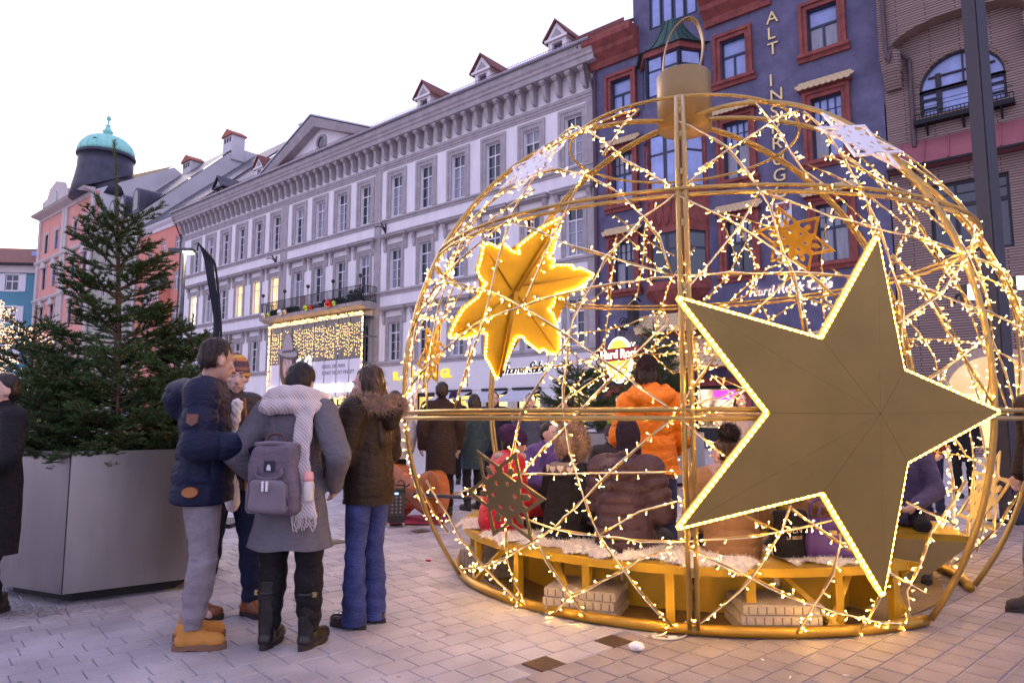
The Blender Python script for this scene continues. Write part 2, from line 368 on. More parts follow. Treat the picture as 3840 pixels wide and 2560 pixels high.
# ================================================================== facade frame
FANG = R_(49.9); FT = Vector((-math.sin(FANG), math.cos(FANG), 0)); FN = Vector((-FT.y, FT.x, 0))
_r = ray(2240, 1565); FP0 = Vector((_r.x, _r.y, 0)).normalized() * 35.0
FROT = math.atan2(FT.y, FT.x)
def fac(u, v, off=0.0):
    """pixel -> (distance along the street front, height) on the plane `off` metres in front of the facades"""
    d = ray(u, v); n = Vector((FT.y, -FT.x, 0)); q = FP0 + FN * off
    t = q.dot(n) / Vector((d.x, d.y, 0)).dot(n); p = EYE + d * t
    return (p - q).dot(FT), p.z
def building(name, label, off=0.0, cat='building'):
    return empty(name, FP0 + FN * off, FROT, label, cat)
def wall(s0, s1, z0, z1, holes, depth=0.28, thick=0.5, o0=0.0):
    """facade skin (local x along the street, y outwards) with real openings and reveals"""
    mb = MB()
    S = sorted({s0, s1} | {x for h in holes for x in h[:2] if s0 < x < s1}); Z = sorted({z0, z1} | {x for h in holes for x in h[2:4] if z0 < x < z1})
    for i in range(len(S) - 1):
        for j in range(len(Z) - 1):
            cs, cz = (S[i] + S[i + 1]) / 2, (Z[j] + Z[j + 1]) / 2
            if any(h[0] < cs < h[1] and h[2] < cz < h[3] for h in holes): continue
            mb.add([(S[i], o0, Z[j]), (S[i + 1], o0, Z[j]), (S[i + 1], o0, Z[j + 1]), (S[i], o0, Z[j + 1])], [(3, 2, 1, 0)])
    for h in holes:
        a, b, c, d = h[:4]; e = o0 - depth
        mb.add([(a, o0, c), (b, o0, c), (b, o0, d), (a, o0, d), (a, e, c), (b, e, c), (b, e, d), (a, e, d)], [(0, 1, 5, 4), (1, 2, 6, 5), (2, 3, 7, 6), (3, 0, 4, 7)])
    e = o0 - thick
    mb.add([(s0, o0, z0), (s0, e, z0), (s0, e, z1), (s0, o0, z1), (s1, o0, z0), (s1, e, z0), (s1, e, z1), (s1, o0, z1)], [(0, 1, 2, 3), (4, 7, 6, 5), (3, 2, 6, 7), (1, 5, 6, 2)])
    return mb
def sill_profile(mb, s0, s1, prof, cap=True):
    """run a moulding profile [(outward, z)] along the street"""
    n = len(prof)
    mb.add([(s0, o, z) for o, z in prof] + [(s1, o, z) for o, z in prof], [(i, (i + 1) % n, n + (i + 1) % n, n + i) for i in range(n)] + [tuple(range(n - 1, -1, -1)), tuple(range(n, 2 * n))])
    return mb

WINCACHE = {}
def window(b, s, z0, w, h, o, fm, glass, top=0.27, cols=2, rows=2, bar=0.05, lit=None, name='window', toprows=1, topcols=None):
    """casement window: frame mesh + its panes as children; (s, z0) = middle of the sill, o = outward position"""
    key = ('f', w, h, fm.name, top, cols, rows, bar, toprows, topcols)
    tz = h * (1 - top) if top > 0 else h
    tcn = topcols or cols
    if key not in WINCACHE:
        mb = MB(); e = 0.035; fr = bar * 1.3
        mb.box(-w / 2, -w / 2 + fr, -e, e, 0, h); mb.box(w / 2 - fr, w / 2, -e, e, 0, h)
        mb.box(-w / 2 + fr, w / 2 - fr, -e, e, 0, fr); mb.box(-w / 2 + fr, w / 2 - fr, -e, e, h - fr, h)
        if top > 0: mb.box(-w / 2 + fr, w / 2 - fr, -e + .004, e + .012, tz - fr * .7, tz + fr * .7)
        for i in range(1, cols):
            x = -w / 2 + w * i / cols; mb.box(x - bar * .8, x + bar * .8, -e + .006, e + .008, fr, (tz - fr * .7) if top > 0 else h - fr)
        for j in range(1, rows):
            z = tz * j / rows; mb.box(-w / 2 + fr, w / 2 - fr, -e + .012, e - .012, z - bar * .3, z + bar * .3)
        if top > 0:
            for i in range(1, tcn):
                x = -w / 2 + w * i / tcn; mb.box(x - bar * .5, x + bar * .5, -e + .008, e - .002, tz + fr * .7, h - fr)
            for j in range(1, toprows):
                z = tz + (h - tz) * j / toprows; mb.box(-w / 2 + fr, w / 2 - fr, -e + .012, e - .012, z - bar * .25, z + bar * .25)
        WINCACHE[key] = mb.mesh('window')
        WINCACHE[key].materials.append(fm)
    f = ob(name, WINCACHE[key], None, b, loc=(s, o, z0))
    cells = [(-w / 2 + w * i / cols, -w / 2 + w * (i + 1) / cols, 0, tz) for i in range(cols)]
    if top > 0: cells.append((-w / 2, w / 2, tz, h))
    for i, (a, c, d, e) in enumerate(cells):
        g = lit or (random.choice(glass) if isinstance(glass, (list, tuple)) else glass)
        k2 = ('p', round(c - a, 3), round(e - d, 3), g.name)
        if k2 not in WINCACHE:
            pm = MB().box(-(c - a) / 2 + .03, (c - a) / 2 - .03, -.012, 0, 0.03, e - d - .03).mesh('pane'); pm.materials.append(g); WINCACHE[k2] = pm
        ob('pane', WINCACHE[k2], None, f, loc=((a + c) / 2, -.015 - 0.001 * i, d), rot=(random.uniform(-.012, .012), 0, random.uniform(-.02, .02)))
    return f

# ------------------------------------------------------------------ the long white building
WB = building('town_hall_building', 'long white four-storey building with grey window surrounds and a central pediment')
SL, SR = 46.7, 0.0
CEN = [1.27 + 2.86 * i for i in range(6)] + [18.85 + 2.69 * i for i in range(4)] + [30.15 + 2.72 * i for i in range(6)]
W2 = 0.57
holes = []
for c in CEN:
    holes += [(c - W2, c + W2, 14.66, 17.42), (c - W2, c + W2, 9.78, 12.42), (c - W2, c + W2, 5.02, 7.55)]
SHOPS = [(0.7, 2.5), (3.6, 5.3), (5.9, 7.6), (8.6, 10.9), (11.7, 13.4), (14.2, 16.6), (17.6, 28.6), (30.2, 32.6), (33.5, 36), (37, 39.5), (41, 43.5)]
holes += [(a, b, 0.15, 2.87) for a, b in SHOPS]
ob('wall', wall(SR, SL, 0, 20.3, holes, 0.30), WALLW, WB)
mb = MB()                                                       # string courses, frieze, cornice and gutter
for z, d in ((4.80, .14), (9.50, .16), (14.38, .16), (18.1, .10)):
    sill_profile(mb, -0.05, SL + .05, [(0, z - .12), (d * .5, z - .12), (d * .5, z), (d, z + .04), (d, z + .14), (d * .4, z + .2), (0, z + .22)])
ob('string_course', mb, TRIM, WB)
mb = MB(); sill_profile(mb, -0.3, SL + .35, [(0.002, 18.32), (.06, 18.32), (.06, 18.5), (.002, 18.5)]); ob('frieze_band', mb, TRIM, WB)
mb = MB(); sill_profile(mb, -0.55, SL + .5, [(0.003, 19.66), (.78, 19.66), (.80, 19.95), (.88, 20.0), (.88, 20.15), (.98, 20.25), (1.02, 20.55), (0.98, 20.62), (.003, 20.7)]); ob('cornice', mb, TRIM, WB)
mb = MB(); mb.tube([(-0.5, 1.10, 20.66), (SL + .5, 1.10, 20.66)], .10, 10); ob('gutter', mb, ZINC, WB)
bk = MB()                                                       # scroll bracket under the cornice
bk.prism([(0.0, 19.655), (.66, 19.655), (.66, 19.42), (.52, 19.36), (.46, 19.15), (.40, 18.85), (.30, 18.66), (.16, 18.60), (0.0, 18.62)], -.115, .115, lambda p, q, h: (h, p, q))
bk.prism([(0.005, 19.65), (.70, 19.65), (.70, 19.50), (0.005, 19.50)], -.17, .17, lambda p, q, h: (h, p, q))
bkm = bk.mesh('bracket'); bkm.materials.append(TRIM)
for i in range(55): ob('bracket', bkm, None, WB, loc=(0.35 + i * 0.852, 0.0, 0))
mb = MB()
for a, b in ((17.1, 17.76), (28.55, 29.4), (0.0, .42), (46.25, 46.68)): ob('pilaster', MB().box(a, b, -.2, .07, 4.95, 18.1), TRIM, WB)
# window surrounds, hoods, consoles (shared meshes)
def frame_mesh(w, h, t, d, m, bottom=True):
    mb = MB(); t1 = t * .55
    for (ta, tb, dd) in ((0, t1, d), (t1, t, d * 1.7)):
        mb.box(-w - tb, -w - ta, -.02, dd, -.02, h + tb); mb.box(w + ta, w + tb, -.02, dd, -.02, h + tb); mb.box(-w - ta, w + ta, -.02, dd, h + ta, h + tb)
    me = mb.mesh('surround'); me.materials.append(m); return me
SURA = frame_mesh(W2, 2.76, .40, .05, TRIM); SURB = frame_mesh(W2, 2.64, .26, .05, TRIM); SURC = frame_mesh(W2, 2.53, .26, .05, TRIM)
hd = MB(); hd.box(-1.22, 1.22, 0, .30, .74, .80); hd.box(-1.30, 1.30, 0, .42, .80, .93); hd.box(-1.34, 1.34, 0, .46, .93, 1.0)
hd.box(-1.05, 1.05, 0, .10, .28, .36)
for sx in (-1, 1):
    hd.prism([(0, .735), (.26, .735), (.24, .55), (.13, .35), (.10, 0.0), (.05, -.12), (0, -.14)], sx * 1.02 - .13, sx * 1.02 + .13, lambda p, q, h: (h, p, q))
HOOD = hd.mesh('window_hood'); HOOD.materials.append(TRIM)
LIT_B = {len(CEN) - 1: LITB, len(CEN) - 4: LITW, len(CEN) - 5: LITW, len(CEN) - 6: LITW}
for i, c in enumerate(CEN):
    ob('surround', SURA, None, WB, loc=(c, 0, 14.66)); ob('surround', SURB, None, WB, loc=(c, 0, 9.78)); ob('window_hood', HOOD, None, WB, loc=(c, 0, 12.42))
    gl = [GLASSC, GLASSD] if i % 3 else [GLASSD, GLASSC]
    window(WB, c, 14.67, 1.12, 2.72, -.22, FRAMEW, [GLASSC, GLASSD, GLASSD], rows=3, bar=.045)
    window(WB, c, 9.80, 1.12, 2.60, -.22, FRAMEW, gl + [GLASSD], rows=3, bar=.045, lit=LIT_B.get(i))
    if not (17 < c < 29):
        ob('surround', SURC, None, WB, loc=(c, 0, 5.02)); ob('window_hood', HOOD, None, WB, loc=(c, 0, 7.55))
    window(WB, c, 5.04, 1.12, 2.49, -.22, FRAMEW, gl + [GLASSD], rows=3, bar=.045)
# shop fronts
for k, (a, b) in enumerate(SHOPS):
    mb = MB(); nb = max(2, int((b - a) / 1.3))
    mb.box(a, b, -.27, -.17, .15, .35); mb.box(a, b, -.27, -.15, 2.62, 2.87)
    for i in range(nb + 1):
        x = a + .05 + (b - a - .1) * i / nb; mb.box(x - .045, x + .045, -.26, -.16, .35, 2.62)
    f = ob('shop_window', mb, BLACKM, WB)
    for i in range(nb):
        x0 = a + .05 + (b - a - .1) * i / nb; x1 = a + .05 + (b - a - .1) * (i + 1) / nb
        pm = MB().box(x0 + .045, x1 - .045, -.24, -.235, .35, 2.62); ob('pane', pm, SHOPL, f)
mb = MB(); mb.box(0.3, 16.9, .0, .05, 2.93, 4.62); ob('fascia', mb, mat('white_fascia', (0.74, 0.71, 0.73), .6, var=.03), WB)
def facade_text(s, z, body, size, m, ext=.04, shear=0, o=.07, mirror=True, parent=None, name='letter', align='LEFT', space=1.0):
    # text runs towards -s (to the viewer's right), stands upright, faces outwards
    M = Matrix.Translation((s, o, z)) @ Matrix(((-1, 0, 0, 0), (0, 0, 1, 0), (0, 1, 0, 0), (0, 0, 0, 1)))
    return text(body, size, m, parent or WB, M, ext, shear, align, name, space=space)
YEL = mat('yellow_channel_letters', (0.85, 0.62, 0.04), .5, var=.05, emit=(1, .72, .04), estr=.35)
for i, ch in enumerate('R. PASSIGL'):
    if ch != ' ': facade_text(15.45 - i * .545, 3.72, ch, .78, YEL, .07, o=.12)
BLK = mat('black_sign_letters', (.01, .01, .012), .4, var=0)
HALO = mat('painted_halo', (.8, .78, .75), .6, var=0, emit=(1, .95, .85), estr=1.1)  # halo round the script letters, painted as glowing larger copies; no backing board
facade_text(6.3, 3.75, 'Thomas', .66, BLK, .04, shear=.35, o=.12, space=.8)
facade_text(4.4, 3.75, 'Sabo', .86, BLK, .04, shear=.45, o=.12, space=.8)
mb = MB()
mb.tube(catmull([(6.75, .12, 4.33), (6.2, .12, 4.38), (5.6, .12, 4.36)], 4), .028, 6)
mb.tube(catmull([(2.75, .12, 3.98), (2.3, .12, 4.03), (1.75, .12, 4.02)], 4), .022, 6); ob('letter', mb, BLK, WB)
facade_text(6.33, 3.73, 'Thomas', .70, HALO, .012, shear=.35, o=.066, space=.79, name='letter_glow'); facade_text(4.43, 3.73, 'Sabo', .91, HALO, .012, shear=.45, o=.066, space=.79, name='letter_glow')
# roof, snow guard, dormers
mb = MB(); mb.add([(-.5, .95, 20.72), (SL + .5, .95, 20.72), (SL + .0, -8.5, 23.2), (-.5, -8.5, 25.9), (-.5, -17, 20.7), (SL + .0, -17, 20.7)], [(0, 3, 2, 1), (3, 4, 5, 2), (0, 1, 5, 4)])
ob('roof', mb, TILE_R, WB)
mb = MB()
for z in (20.95, 21.2): mb.tube([(-.4, .62, z), (SL + .4, .62, z)], .016, 4)
x = -.4
while x < SL + .4: mb.box(x - .008, x + .008, .61, .63, 20.85, 21.2); x += .16
ob('snow_guard', mb, mat('red_iron_guard', (.22, .05, .06), .6, .3, var=.1), WB)
def dormer(s, o, z, wd, lab=None, m=WALLW, roof=TILE_R):
    d = MB(); h = 1.5; dl = 2.6
    d.box(s - wd, s - wd * .55, o - dl, o, z, z + h); d.box(s + wd * .55, s + wd, o - dl, o, z, z + h)
    d.box(s - wd * .55, s + wd * .55, o - dl, o, z + h * .88, z + h); d.box(s - wd * .55, s + wd * .55, o - dl, o, z, z + .12)
    d.prism([(s - wd * 1.2, z + h), (s + wd * 1.2, z + h), (s, z + h + 0.95)], o - dl, o + .06, lambda p, q, hh: (p, hh, q))
    d.box(s - wd * 1.25, s + wd * 1.25, o, o + .16, z + h - .08, z + h + .06)
    b = ob('dormer', d, m, WB)
    r = MB()
    for sg in (-1, 1):
        r.prism([(s, z + h + .98), (s + sg * wd * 1.42, z + h - .06), (s + sg * wd * 1.42, z + h + .06), (s, z + h + 1.12)], o - dl - .9, o + .22, lambda p, q, hh: (p, hh, q))
    ob('dormer_roof', r, roof, b)
    r = MB(); r.prism([(s - wd * .62, z + h + .14), (s + wd * .62, z + h + .14), (s, z + h + .62)], o + .062, o + .085, lambda p, q, hh: (p, hh, q)); ob('gable_panel', r, TRIM, b)
    window(WB, s, z + .12, wd * 1.1, h * .76, o - .25, FRAMEB, GLASSB, top=0, rows=2)
for s in (2.45, 8.1, 13.3): dormer(s, -0.2, 20.75, .62)
dormer(33.6, -.2, 20.75, .62); dormer(40.9, -.4, 20.7, .66, m=LEAD, roof=LEAD)
# pediment over the middle
pm = MB(); a, b_, m_ = 17.0, 31.4, 24.35
pm.prism([(a + .6, 20.5), (b_ - .6, 20.5), (m_, 23.0)], -.4, .12, lambda p, q, h: (p, h, q)); PD = ob('pediment', pm, WALLW, WB)
rk = MB()
for (x0, x1) in ((a - .3, m_), (b_ + .3, m_)):
    rk.add([(x0, -1, 20.55), (x0, 1.0, 20.55), (m_, 1.0, 23.7), (m_, -1, 23.7), (x0, -1, 20.0), (x0, .8, 20.05), (m_, .75, 23.0), (m_, -1, 23.0)], [(0, 1, 2, 3), (4, 7, 6, 5), (1, 5, 6, 2), (0, 3, 7, 4), (0, 4, 5, 1), (2, 6, 7, 3)])
ob('raking_cornice', rk, TRIM, PD)
rk = MB()
for (x0, x1) in ((a - .45, m_), (b_ + .45, m_)):
    rk.add([(x0, -6, 20.58), (x0, 1.08, 20.56), (m_, 1.08, 23.78), (m_, -6, 23.78), (x0, -6, 20.68), (x0, 1.08, 20.66), (m_, 1.08, 23.9), (m_, -6, 23.9)], [(0, 3, 2, 1), (4, 5, 6, 7), (1, 2, 6, 5), (0, 1, 5, 4), (0, 4, 7, 3)])
ob('pediment_roof', rk, mat('pale_sheet_metal', (.42, .45, .52), .4, .5, var=.1), PD)
oc = MB(); ring = [Vector((m_ - .2 + .55 * math.cos(t), .16, 21.85 + .55 * math.sin(t))) for t in [2 * math.pi * i / 20 for i in range(20)]]
oc.tube(ring, .11, 8, close=True); ob('oculus_ring', oc, TRIM, PD)
oc = MB(); oc.prism([(m_ - .2 + .5 * math.cos(2 * math.pi * i / 20), 21.85 + .5 * math.sin(2 * math.pi * i / 20)) for i in range(20)], .125, .14, lambda p, q, h: (p, h, q)); ob('oculus_pane', oc, GLASSD, PD)
# downpipe
dp = MB(); dp.tube(catmull([(.3, 1.0, 20.5), (0.1, .7, 19.9), (-.12, .2, 18.4), (-.12, .14, 17.5), (-.12, .14, 0.1)], 5), .07, 8); ob('downpipe', dp, PIPE, WB)
dp = MB(); dp.tube(catmull([(SL + .3, 1.0, 20.5), (SL + .2, .7, 19.7), (SL + .06, .2, 18.4), (SL + .06, .14, 17.5), (SL + .06, .14, 0.1)], 5), .07, 8); ob('downpipe', dp, PIPE, WB)
for s, z in ((16.6, 13.75), (30.0, 13.6)):                       # wrought-iron flag holders
    h = MB(); h.tube([(s, .06, z - .55), (s, .06, z + .5)], .05, 6); h.tube(catmull([(s, .06, z - .1), (s + .05, .4, z + .25), (s + .3, .7, z + .2)], 4), .04, 6); h.tube([(s - .02, .1, z + .1), (s - .02, .45, z + .45)], .05, 6)
    ob('flag_holder', h, IRON, WB)
# balcony
BL0, BL1, BO = 17.3, 29.9, 1.35
mb = MB(); sill_profile(mb, BL0, BL1, [(0.01, 8.55), (.9, 8.55), (BO, 8.74), (BO + .03, 8.96), (0.01, 8.98)]); ob('balcony_slab', mb, mat('weathered_slab', (.42, .36, .33), .9, var=.25, scale=1.5), WB)
mb = MB()
def rail(p0, p1, n):
    for i in range(n + 1):
        p = Vector(p0).lerp(Vector(p1), i / n); mb.box(p.x - .013, p.x + .013, p.y - .013, p.y + .013, 9.0, 10.05)
    for z in (9.08, 10.05): mb.tube([(p0[0], p0[1], z), (p1[0], p1[1], z)], .026, 5)
rail((BL0 + .1, BO - .08, 0), (BL1 - .1, BO - .08, 0), 88); rail((BL0 + .1, .1, 0), (BL0 + .1, BO - .1, 0), 8); rail((BL1 - .1, .1, 0), (BL1 - .1, BO - .1, 0), 8)
ob('balcony_railing', mb, IRON, WB)
BRZ = mat('bronze_ball', (.10, .06, .05), .45, .6, var=.2)
for x in (17.6, 20.6, 23.6, 26.6, 29.6):
    mb = MB(); mb.tube([(x, BO - .08, 9.0), (x, BO - .08, 10.6)], .03, 6); mb.sphere((x, BO - .08, 10.68), .14, 12, 8); ob('railing_finial', mb, BRZ, WB, smooth=True)
mb = MB(); mb.prism([(24.45, 10.0), (23.75, 10.0), (23.75, 9.2), (24.1, 8.9), (24.45, 9.2)], BO - .03, BO + .02, lambda p, q, h: (p, h, q)); ob('coat_of_arms', mb, mat('rusty_shield', (.16, .10, .10), .7, .3, var=.2), WB)
def leafy(name, boxes, n, size, m, parent=None, **kw):
    """mass of small leaves filling boxes (x0,x1,y0,y1,z0,z1)"""
    V = []; Q = []
    for bx in boxes:
        c = np.stack([rng.uniform(bx[0], bx[1], n), rng.uniform(bx[2], bx[3], n), rng.uniform(bx[4], bx[5], n) - rng.random(n) ** 3 * 0], 1)
        a = rng.normal(size=(n, 3)); a /= np.linalg.norm(a, axis=1)[:, None]; b = rng.normal(size=(n, 3)); b -= (b * a).sum(1)[:, None] * a; b /= np.linalg.norm(b, axis=1)[:, None]
        s = size * rng.uniform(.6, 1.4, n)[:, None]
        o = sum(len(x) for x in V)
        V.append(np.stack([c - a * s - b * s * .35, c + a * s - b * s * .35, c + a * s + b * s * .35, c - a * s + b * s * .35], 1).reshape(-1, 3)); Q.append(np.arange(4 * n).reshape(-1, 4) + o)
    return ob(name, np_mesh(name, np.vstack(V), np.vstack(Q)), m, parent, **kw)
def fw(s, o, z): return FP0 + FT * s + FN * o + Vector((0, 0, z))
for k, (s0, s1, ztop, lab) in enumerate(((17.7, 19.6, 9.9, 'tall leafy planter behind the balcony railing under the tilted window'), (19.7, 22.6, 9.55, 'low leafy balcony planter beside the red ornament'), (25.0, 29.5, 9.5, 'long leafy balcony planter above the pale ornaments'))):
    hp = empty('balcony_planter', fw((s0 + s1) / 2, .85, 8.98), FROT, lab, 'planter', 'balcony planters')
    L = (s1 - s0) / 2
    ob('trough', MB().box(-L, L, -.12, .12, 0, .2), mat('wood_trough', (.10, .06, .05), .8), hp)
    leafy('foliage', [(-L, L, -.18, .2, .12, (ztop - 8.98) * .75), (-L * .8, L * .8, -.1, .12, .3, ztop - 8.98)], int(260 * L), .07, mat('balcony_leaves', (.035, .07, .05), .7, var=.5, scale=5), hp)
BAUB = [(28.95, .21, (.75, .66, .5), 'large champagne glass ball'), (28.35, .16, (.45, .62, .12), 'small lime green ball beside the champagne one'), (26.65, .23, (.75, .68, .70), 'largest silver glass ball'), (26.1, .17, (.70, .52, .30), 'small golden ball beside the silver one'),
        (23.35, .21, (.45, .60, .06), 'lime green ball under the shield'), (22.85, .17, (.55, .05, .04), 'small red ball beside the lime one'), (20.6, .26, (.60, .04, .03), 'largest red ball'), (20.95, .17, (.75, .55, .5), 'small rose gold ball half behind the red one'), (20.1, .17, (.45, .60, .10), 'small green ball next to the largest red one')]
for s, r, c, lab in BAUB:
    e = empty('glass_ornament', fw(s, BO - .02 + r, 9.02 + r * .3), FROT, lab + ' hanging on the balcony railing', 'ornament', 'glass balls on the balcony')
    ob('ball', MB().sphere((0, 0, 0), r, 18, 12), mat('orn_' + lab[:14], c, .12, .75, var=0), e, smooth=True)
    ob('cap', MB().lathe([(r * .2, r * .95), (r * .2, r * 1.15), (r * .05, r * 1.18)], 10), ZINC, e)
# the illuminated glass portal of the arcade in the middle of the front
GP = WB
PS0, PS1, PO = 17.55, 28.75, 1.0
mb = MB(); mb.box(PS0, PS1, PO - .06, PO, 2.75, 5.25); GPP = ob('portal_panel', mb, mat('white_glass_panel', (.72, .68, .74), .25, var=.04, spec=.6), WB)
mb = MB(); mb.box(PS0, PS1, PO - .07, PO - .03, 5.27, 8.05)
gmt = mat('portal_glass', (.15, .135, .12), .15, var=.3, spec=.4); ob('portal_pane', mb, gmt, WB)
mb = MB()
for i in range(9):
    x = PS0 + (PS1 - PS0) * i / 8; mb.box(x - .03, x + .03, PO - .02, PO + .02, 2.75, 8.05)
mb.box(PS0, PS1, PO - .04, PO + .03, 8.05, 8.15); mb.box(PS0, PS1, 0, PO, 2.6, 2.74); mb.box(PS0, PS1, .0, PO - .08, 8.05, 8.12)
ob('portal_mullion', mb, ZINC, WB)
GARL = emat('warm_fairy_light', (1.0, .55, .16), 3.6)
def light_cloud(name, pts, r, m, parent, **kw):
    P = np.asarray(pts); o = np.array([(1, 0, 0), (-1, 0, 0), (0, 1, 0), (0, -1, 0), (0, 0, 1), (0, 0, -1)]) * r
    Fc = np.array([(0, 2, 4), (2, 1, 4), (1, 3, 4), (3, 0, 4), (2, 0, 5), (1, 2, 5), (3, 1, 5), (0, 3, 5)])
    V = (P[:, None, :] + o[None]).reshape(-1, 3); Q = (np.arange(len(P))[:, None, None] * 6 + Fc[None]).reshape(-1, 3)
    return ob(name, np_mesh(name, V, Q), m, parent, **kw)
pts = []
for i in range(62):
    s = PS0 + .25 + (PS1 - PS0 - .5) * (i + random.random() * .7) / 62
    n = random.randint(6, 13); z = 7.9 - random.random() * .3
    for j in range(n):
        z -= random.uniform(.10, .34)
        if z > 5.4 and not (abs(s - 26.3) < (1.35 if z < 6.4 else .8) and z < 7.5): pts.append((s + random.uniform(-.05, .05), PO + .05, z))
light_cloud('light_curtain', pts, .027, GARL, WB, kind='stuff')
pts = [(random.uniform(PS0 - .1, PS1 + .1), PO + .1 + random.uniform(-.08, .08), 8.2 + random.uniform(-.08, .14)) for _ in range(330)] + [(x + random.uniform(-.07, .07), PO + .1, random.uniform(2.7, 8.2)) for x in (PS0 - .05, PS1 + .05) for _ in range(110)] + [(random.uniform(PS0, PS1), PO + .1, 2.66 + random.uniform(-.06, .06)) for _ in range(130)]
light_cloud('light_garland', pts, .04, GARL, WB, kind='stuff')
WLET = mat('lit_white_letters', (.9, .9, .9), .4, var=0, emit=(1, .97, 1), estr=.7)
for i, ch in enumerate('RATHAUS GALERIEN'):
    if ch != ' ': facade_text(28.45 - i * .68, 3.05, ch, .85, WLET, .1, o=PO + .14, parent=WB)
GTX = mat('grey_print', (.22, .21, .25), .6, var=0)
facade_text(22.0, 4.72, 'IDEEN, DIE MAN', .36, GTX, .004, o=PO + .012); facade_text(22.0, 4.28, 'SONST NICHT FINDET', .36, GTX, .004, o=PO + .012)
mb = MB()                                                       # looping white emblem above the letters
q = [(24.4, 5.55), (24.75, 5.35), (24.7, 4.95), (24.4, 4.65), (23.95, 4.55), (23.5, 4.85), (23.2, 5.3), (23.25, 5.62), (23.55, 5.55), (23.85, 5.15), (24.05, 4.75), (24.0, 4.3)]
mb.tube([(a, PO + .18, b) for a, b in [(p.x, p.y) for p in catmull([(x, y, 0) for x, y in q], 6)]], .075, 8); ob('emblem', mb, WLET, WB, smooth=True)
# printed woman with a hat on the glass: flat print on the panes
def print_poly(name, poly, m, o): 
    mb = MB(); mb.prism(poly, o, o + .004, lambda p, q, h: (p, h, q)); return ob(name, mb, m, WB)
def ell(cx, cz, rx, rz, n=24, a0=0, a1=2 * math.pi): return [(cx + rx * math.cos(a0 + (a1 - a0) * i / n), cz + rz * math.sin(a0 + (a1 - a0) * i / n)) for i in range(n)]
HATM = mat('print_hat', (.42, .36, .36), .7, var=.1); HATD = mat('print_hat_shade', (.13, .10, .11), .7, var=.1); SKNP = mat('print_skin', (.62, .40, .33), .7, var=.05); HAIRP = mat('print_hair', (.20, .10, .06), .8, var=.3)
print_poly('poster_hair', ell(26.35, 4.9, .95, 1.35), HAIRP, PO + .021); print_poly('poster_face', ell(26.3, 5.1, .60, .95), SKNP, PO + .027)
print_poly('poster_hat_brim', [(p, q + .12 * (p - 26.3)) for p, q in ell(26.3, 5.95, 1.28, .36)], HATD, PO + .033)
print_poly('poster_hat_brim', [(p, q + .12 * (p - 26.3)) for p, q in ell(26.3, 6.06, 1.28, .28)], HATM, PO + .039)
print_poly('poster_hat_crown', [(27.0, 6.05), (26.82, 7.1), (26.55, 7.42), (26.1, 7.45), (25.8, 7.15), (25.5, 6.05)], HATM, PO + .045)
print_poly('poster_hat_band', [(27.0, 6.1), (26.97, 6.28), (25.55, 6.28), (25.5, 6.1)], HATD, PO + .051)
for x in (26.58, 26.08):
    print_poly('poster_eye', ell(x, 5.32, .16, .09, 14), mat('print_white', (.6, .55, .55), .7, var=0), PO + .033); print_poly('poster_eye', ell(x, 5.33, .075, .085, 12), HATD, PO + .039)
    print_poly('poster_brow', [(x + .22, 5.48), (x, 5.58), (x - .2, 5.5), (x, 5.5)], HATD, PO + .033)
print_poly('poster_mouth', ell(26.32, 4.55, .18, .07, 12), mat('print_lips', (.42, .10, .10), .7, var=0), PO + .033)
print_poly('poster_nose', [(26.4, 4.8), (26.33, 5.25), (26.26, 4.8), (26.33, 4.76)], mat('print_skin_shade', (.46, .27, .22), .7, var=0), PO + .033)
mb = MB(); mb.tube([(PS1 - 11.2 - .9, .6, 6.6), (PS1 - 11.2 - .9, 2.4, 6.55)], .06, 8); ob('flag_arm', mb, ZINC, WB)
# awnings over the shop windows
AWN = mat('grey_white_awning', (.55, .55, .62), .8, var=.05)
for a, b, lab in ((8.7, 10.8, 'grey-white awning over the shop window under the yellow letters'), (5.95, 7.6, 'grey-white awning under the script sign, beside the doorway'), (3.6, 5.3, 'grey-white awning under the end of the script sign')):
    e = empty('awning', fw((a + b) / 2, 0, 0), FROT, lab, 'awning', 'shop awnings'); L = (b - a) / 2 + .1
    mb = MB(); mb.add([(-L, .06, 2.86), (L, .06, 2.86), (L, 1.45, 2.33), (-L, 1.45, 2.33), (-L, .06, 2.84), (L, .06, 2.84), (L, 1.45, 2.31), (-L, 1.45, 2.31), (-L, 1.46, 2.17), (L, 1.46, 2.17)], [(0, 3, 2, 1), (4, 5, 6, 7), (3, 8, 9, 2), (0, 4, 7, 3), (1, 2, 6, 5)]); ob('canopy', mb, AWN, e)
    mb = MB(); mb.box(-L, L, .01, .2, 2.86, 2.98); ob('cassette', mb, BLACKM, e)
    for sx in (-1, 1):
        mb = MB(); mb.tube([(sx * L * .8, .1, 2.4), (sx * L * .45, .8, 2.25), (sx * L * .8, 1.4, 2.28)], .022, 6); ob('folding_arm', mb, BLACKM, e)
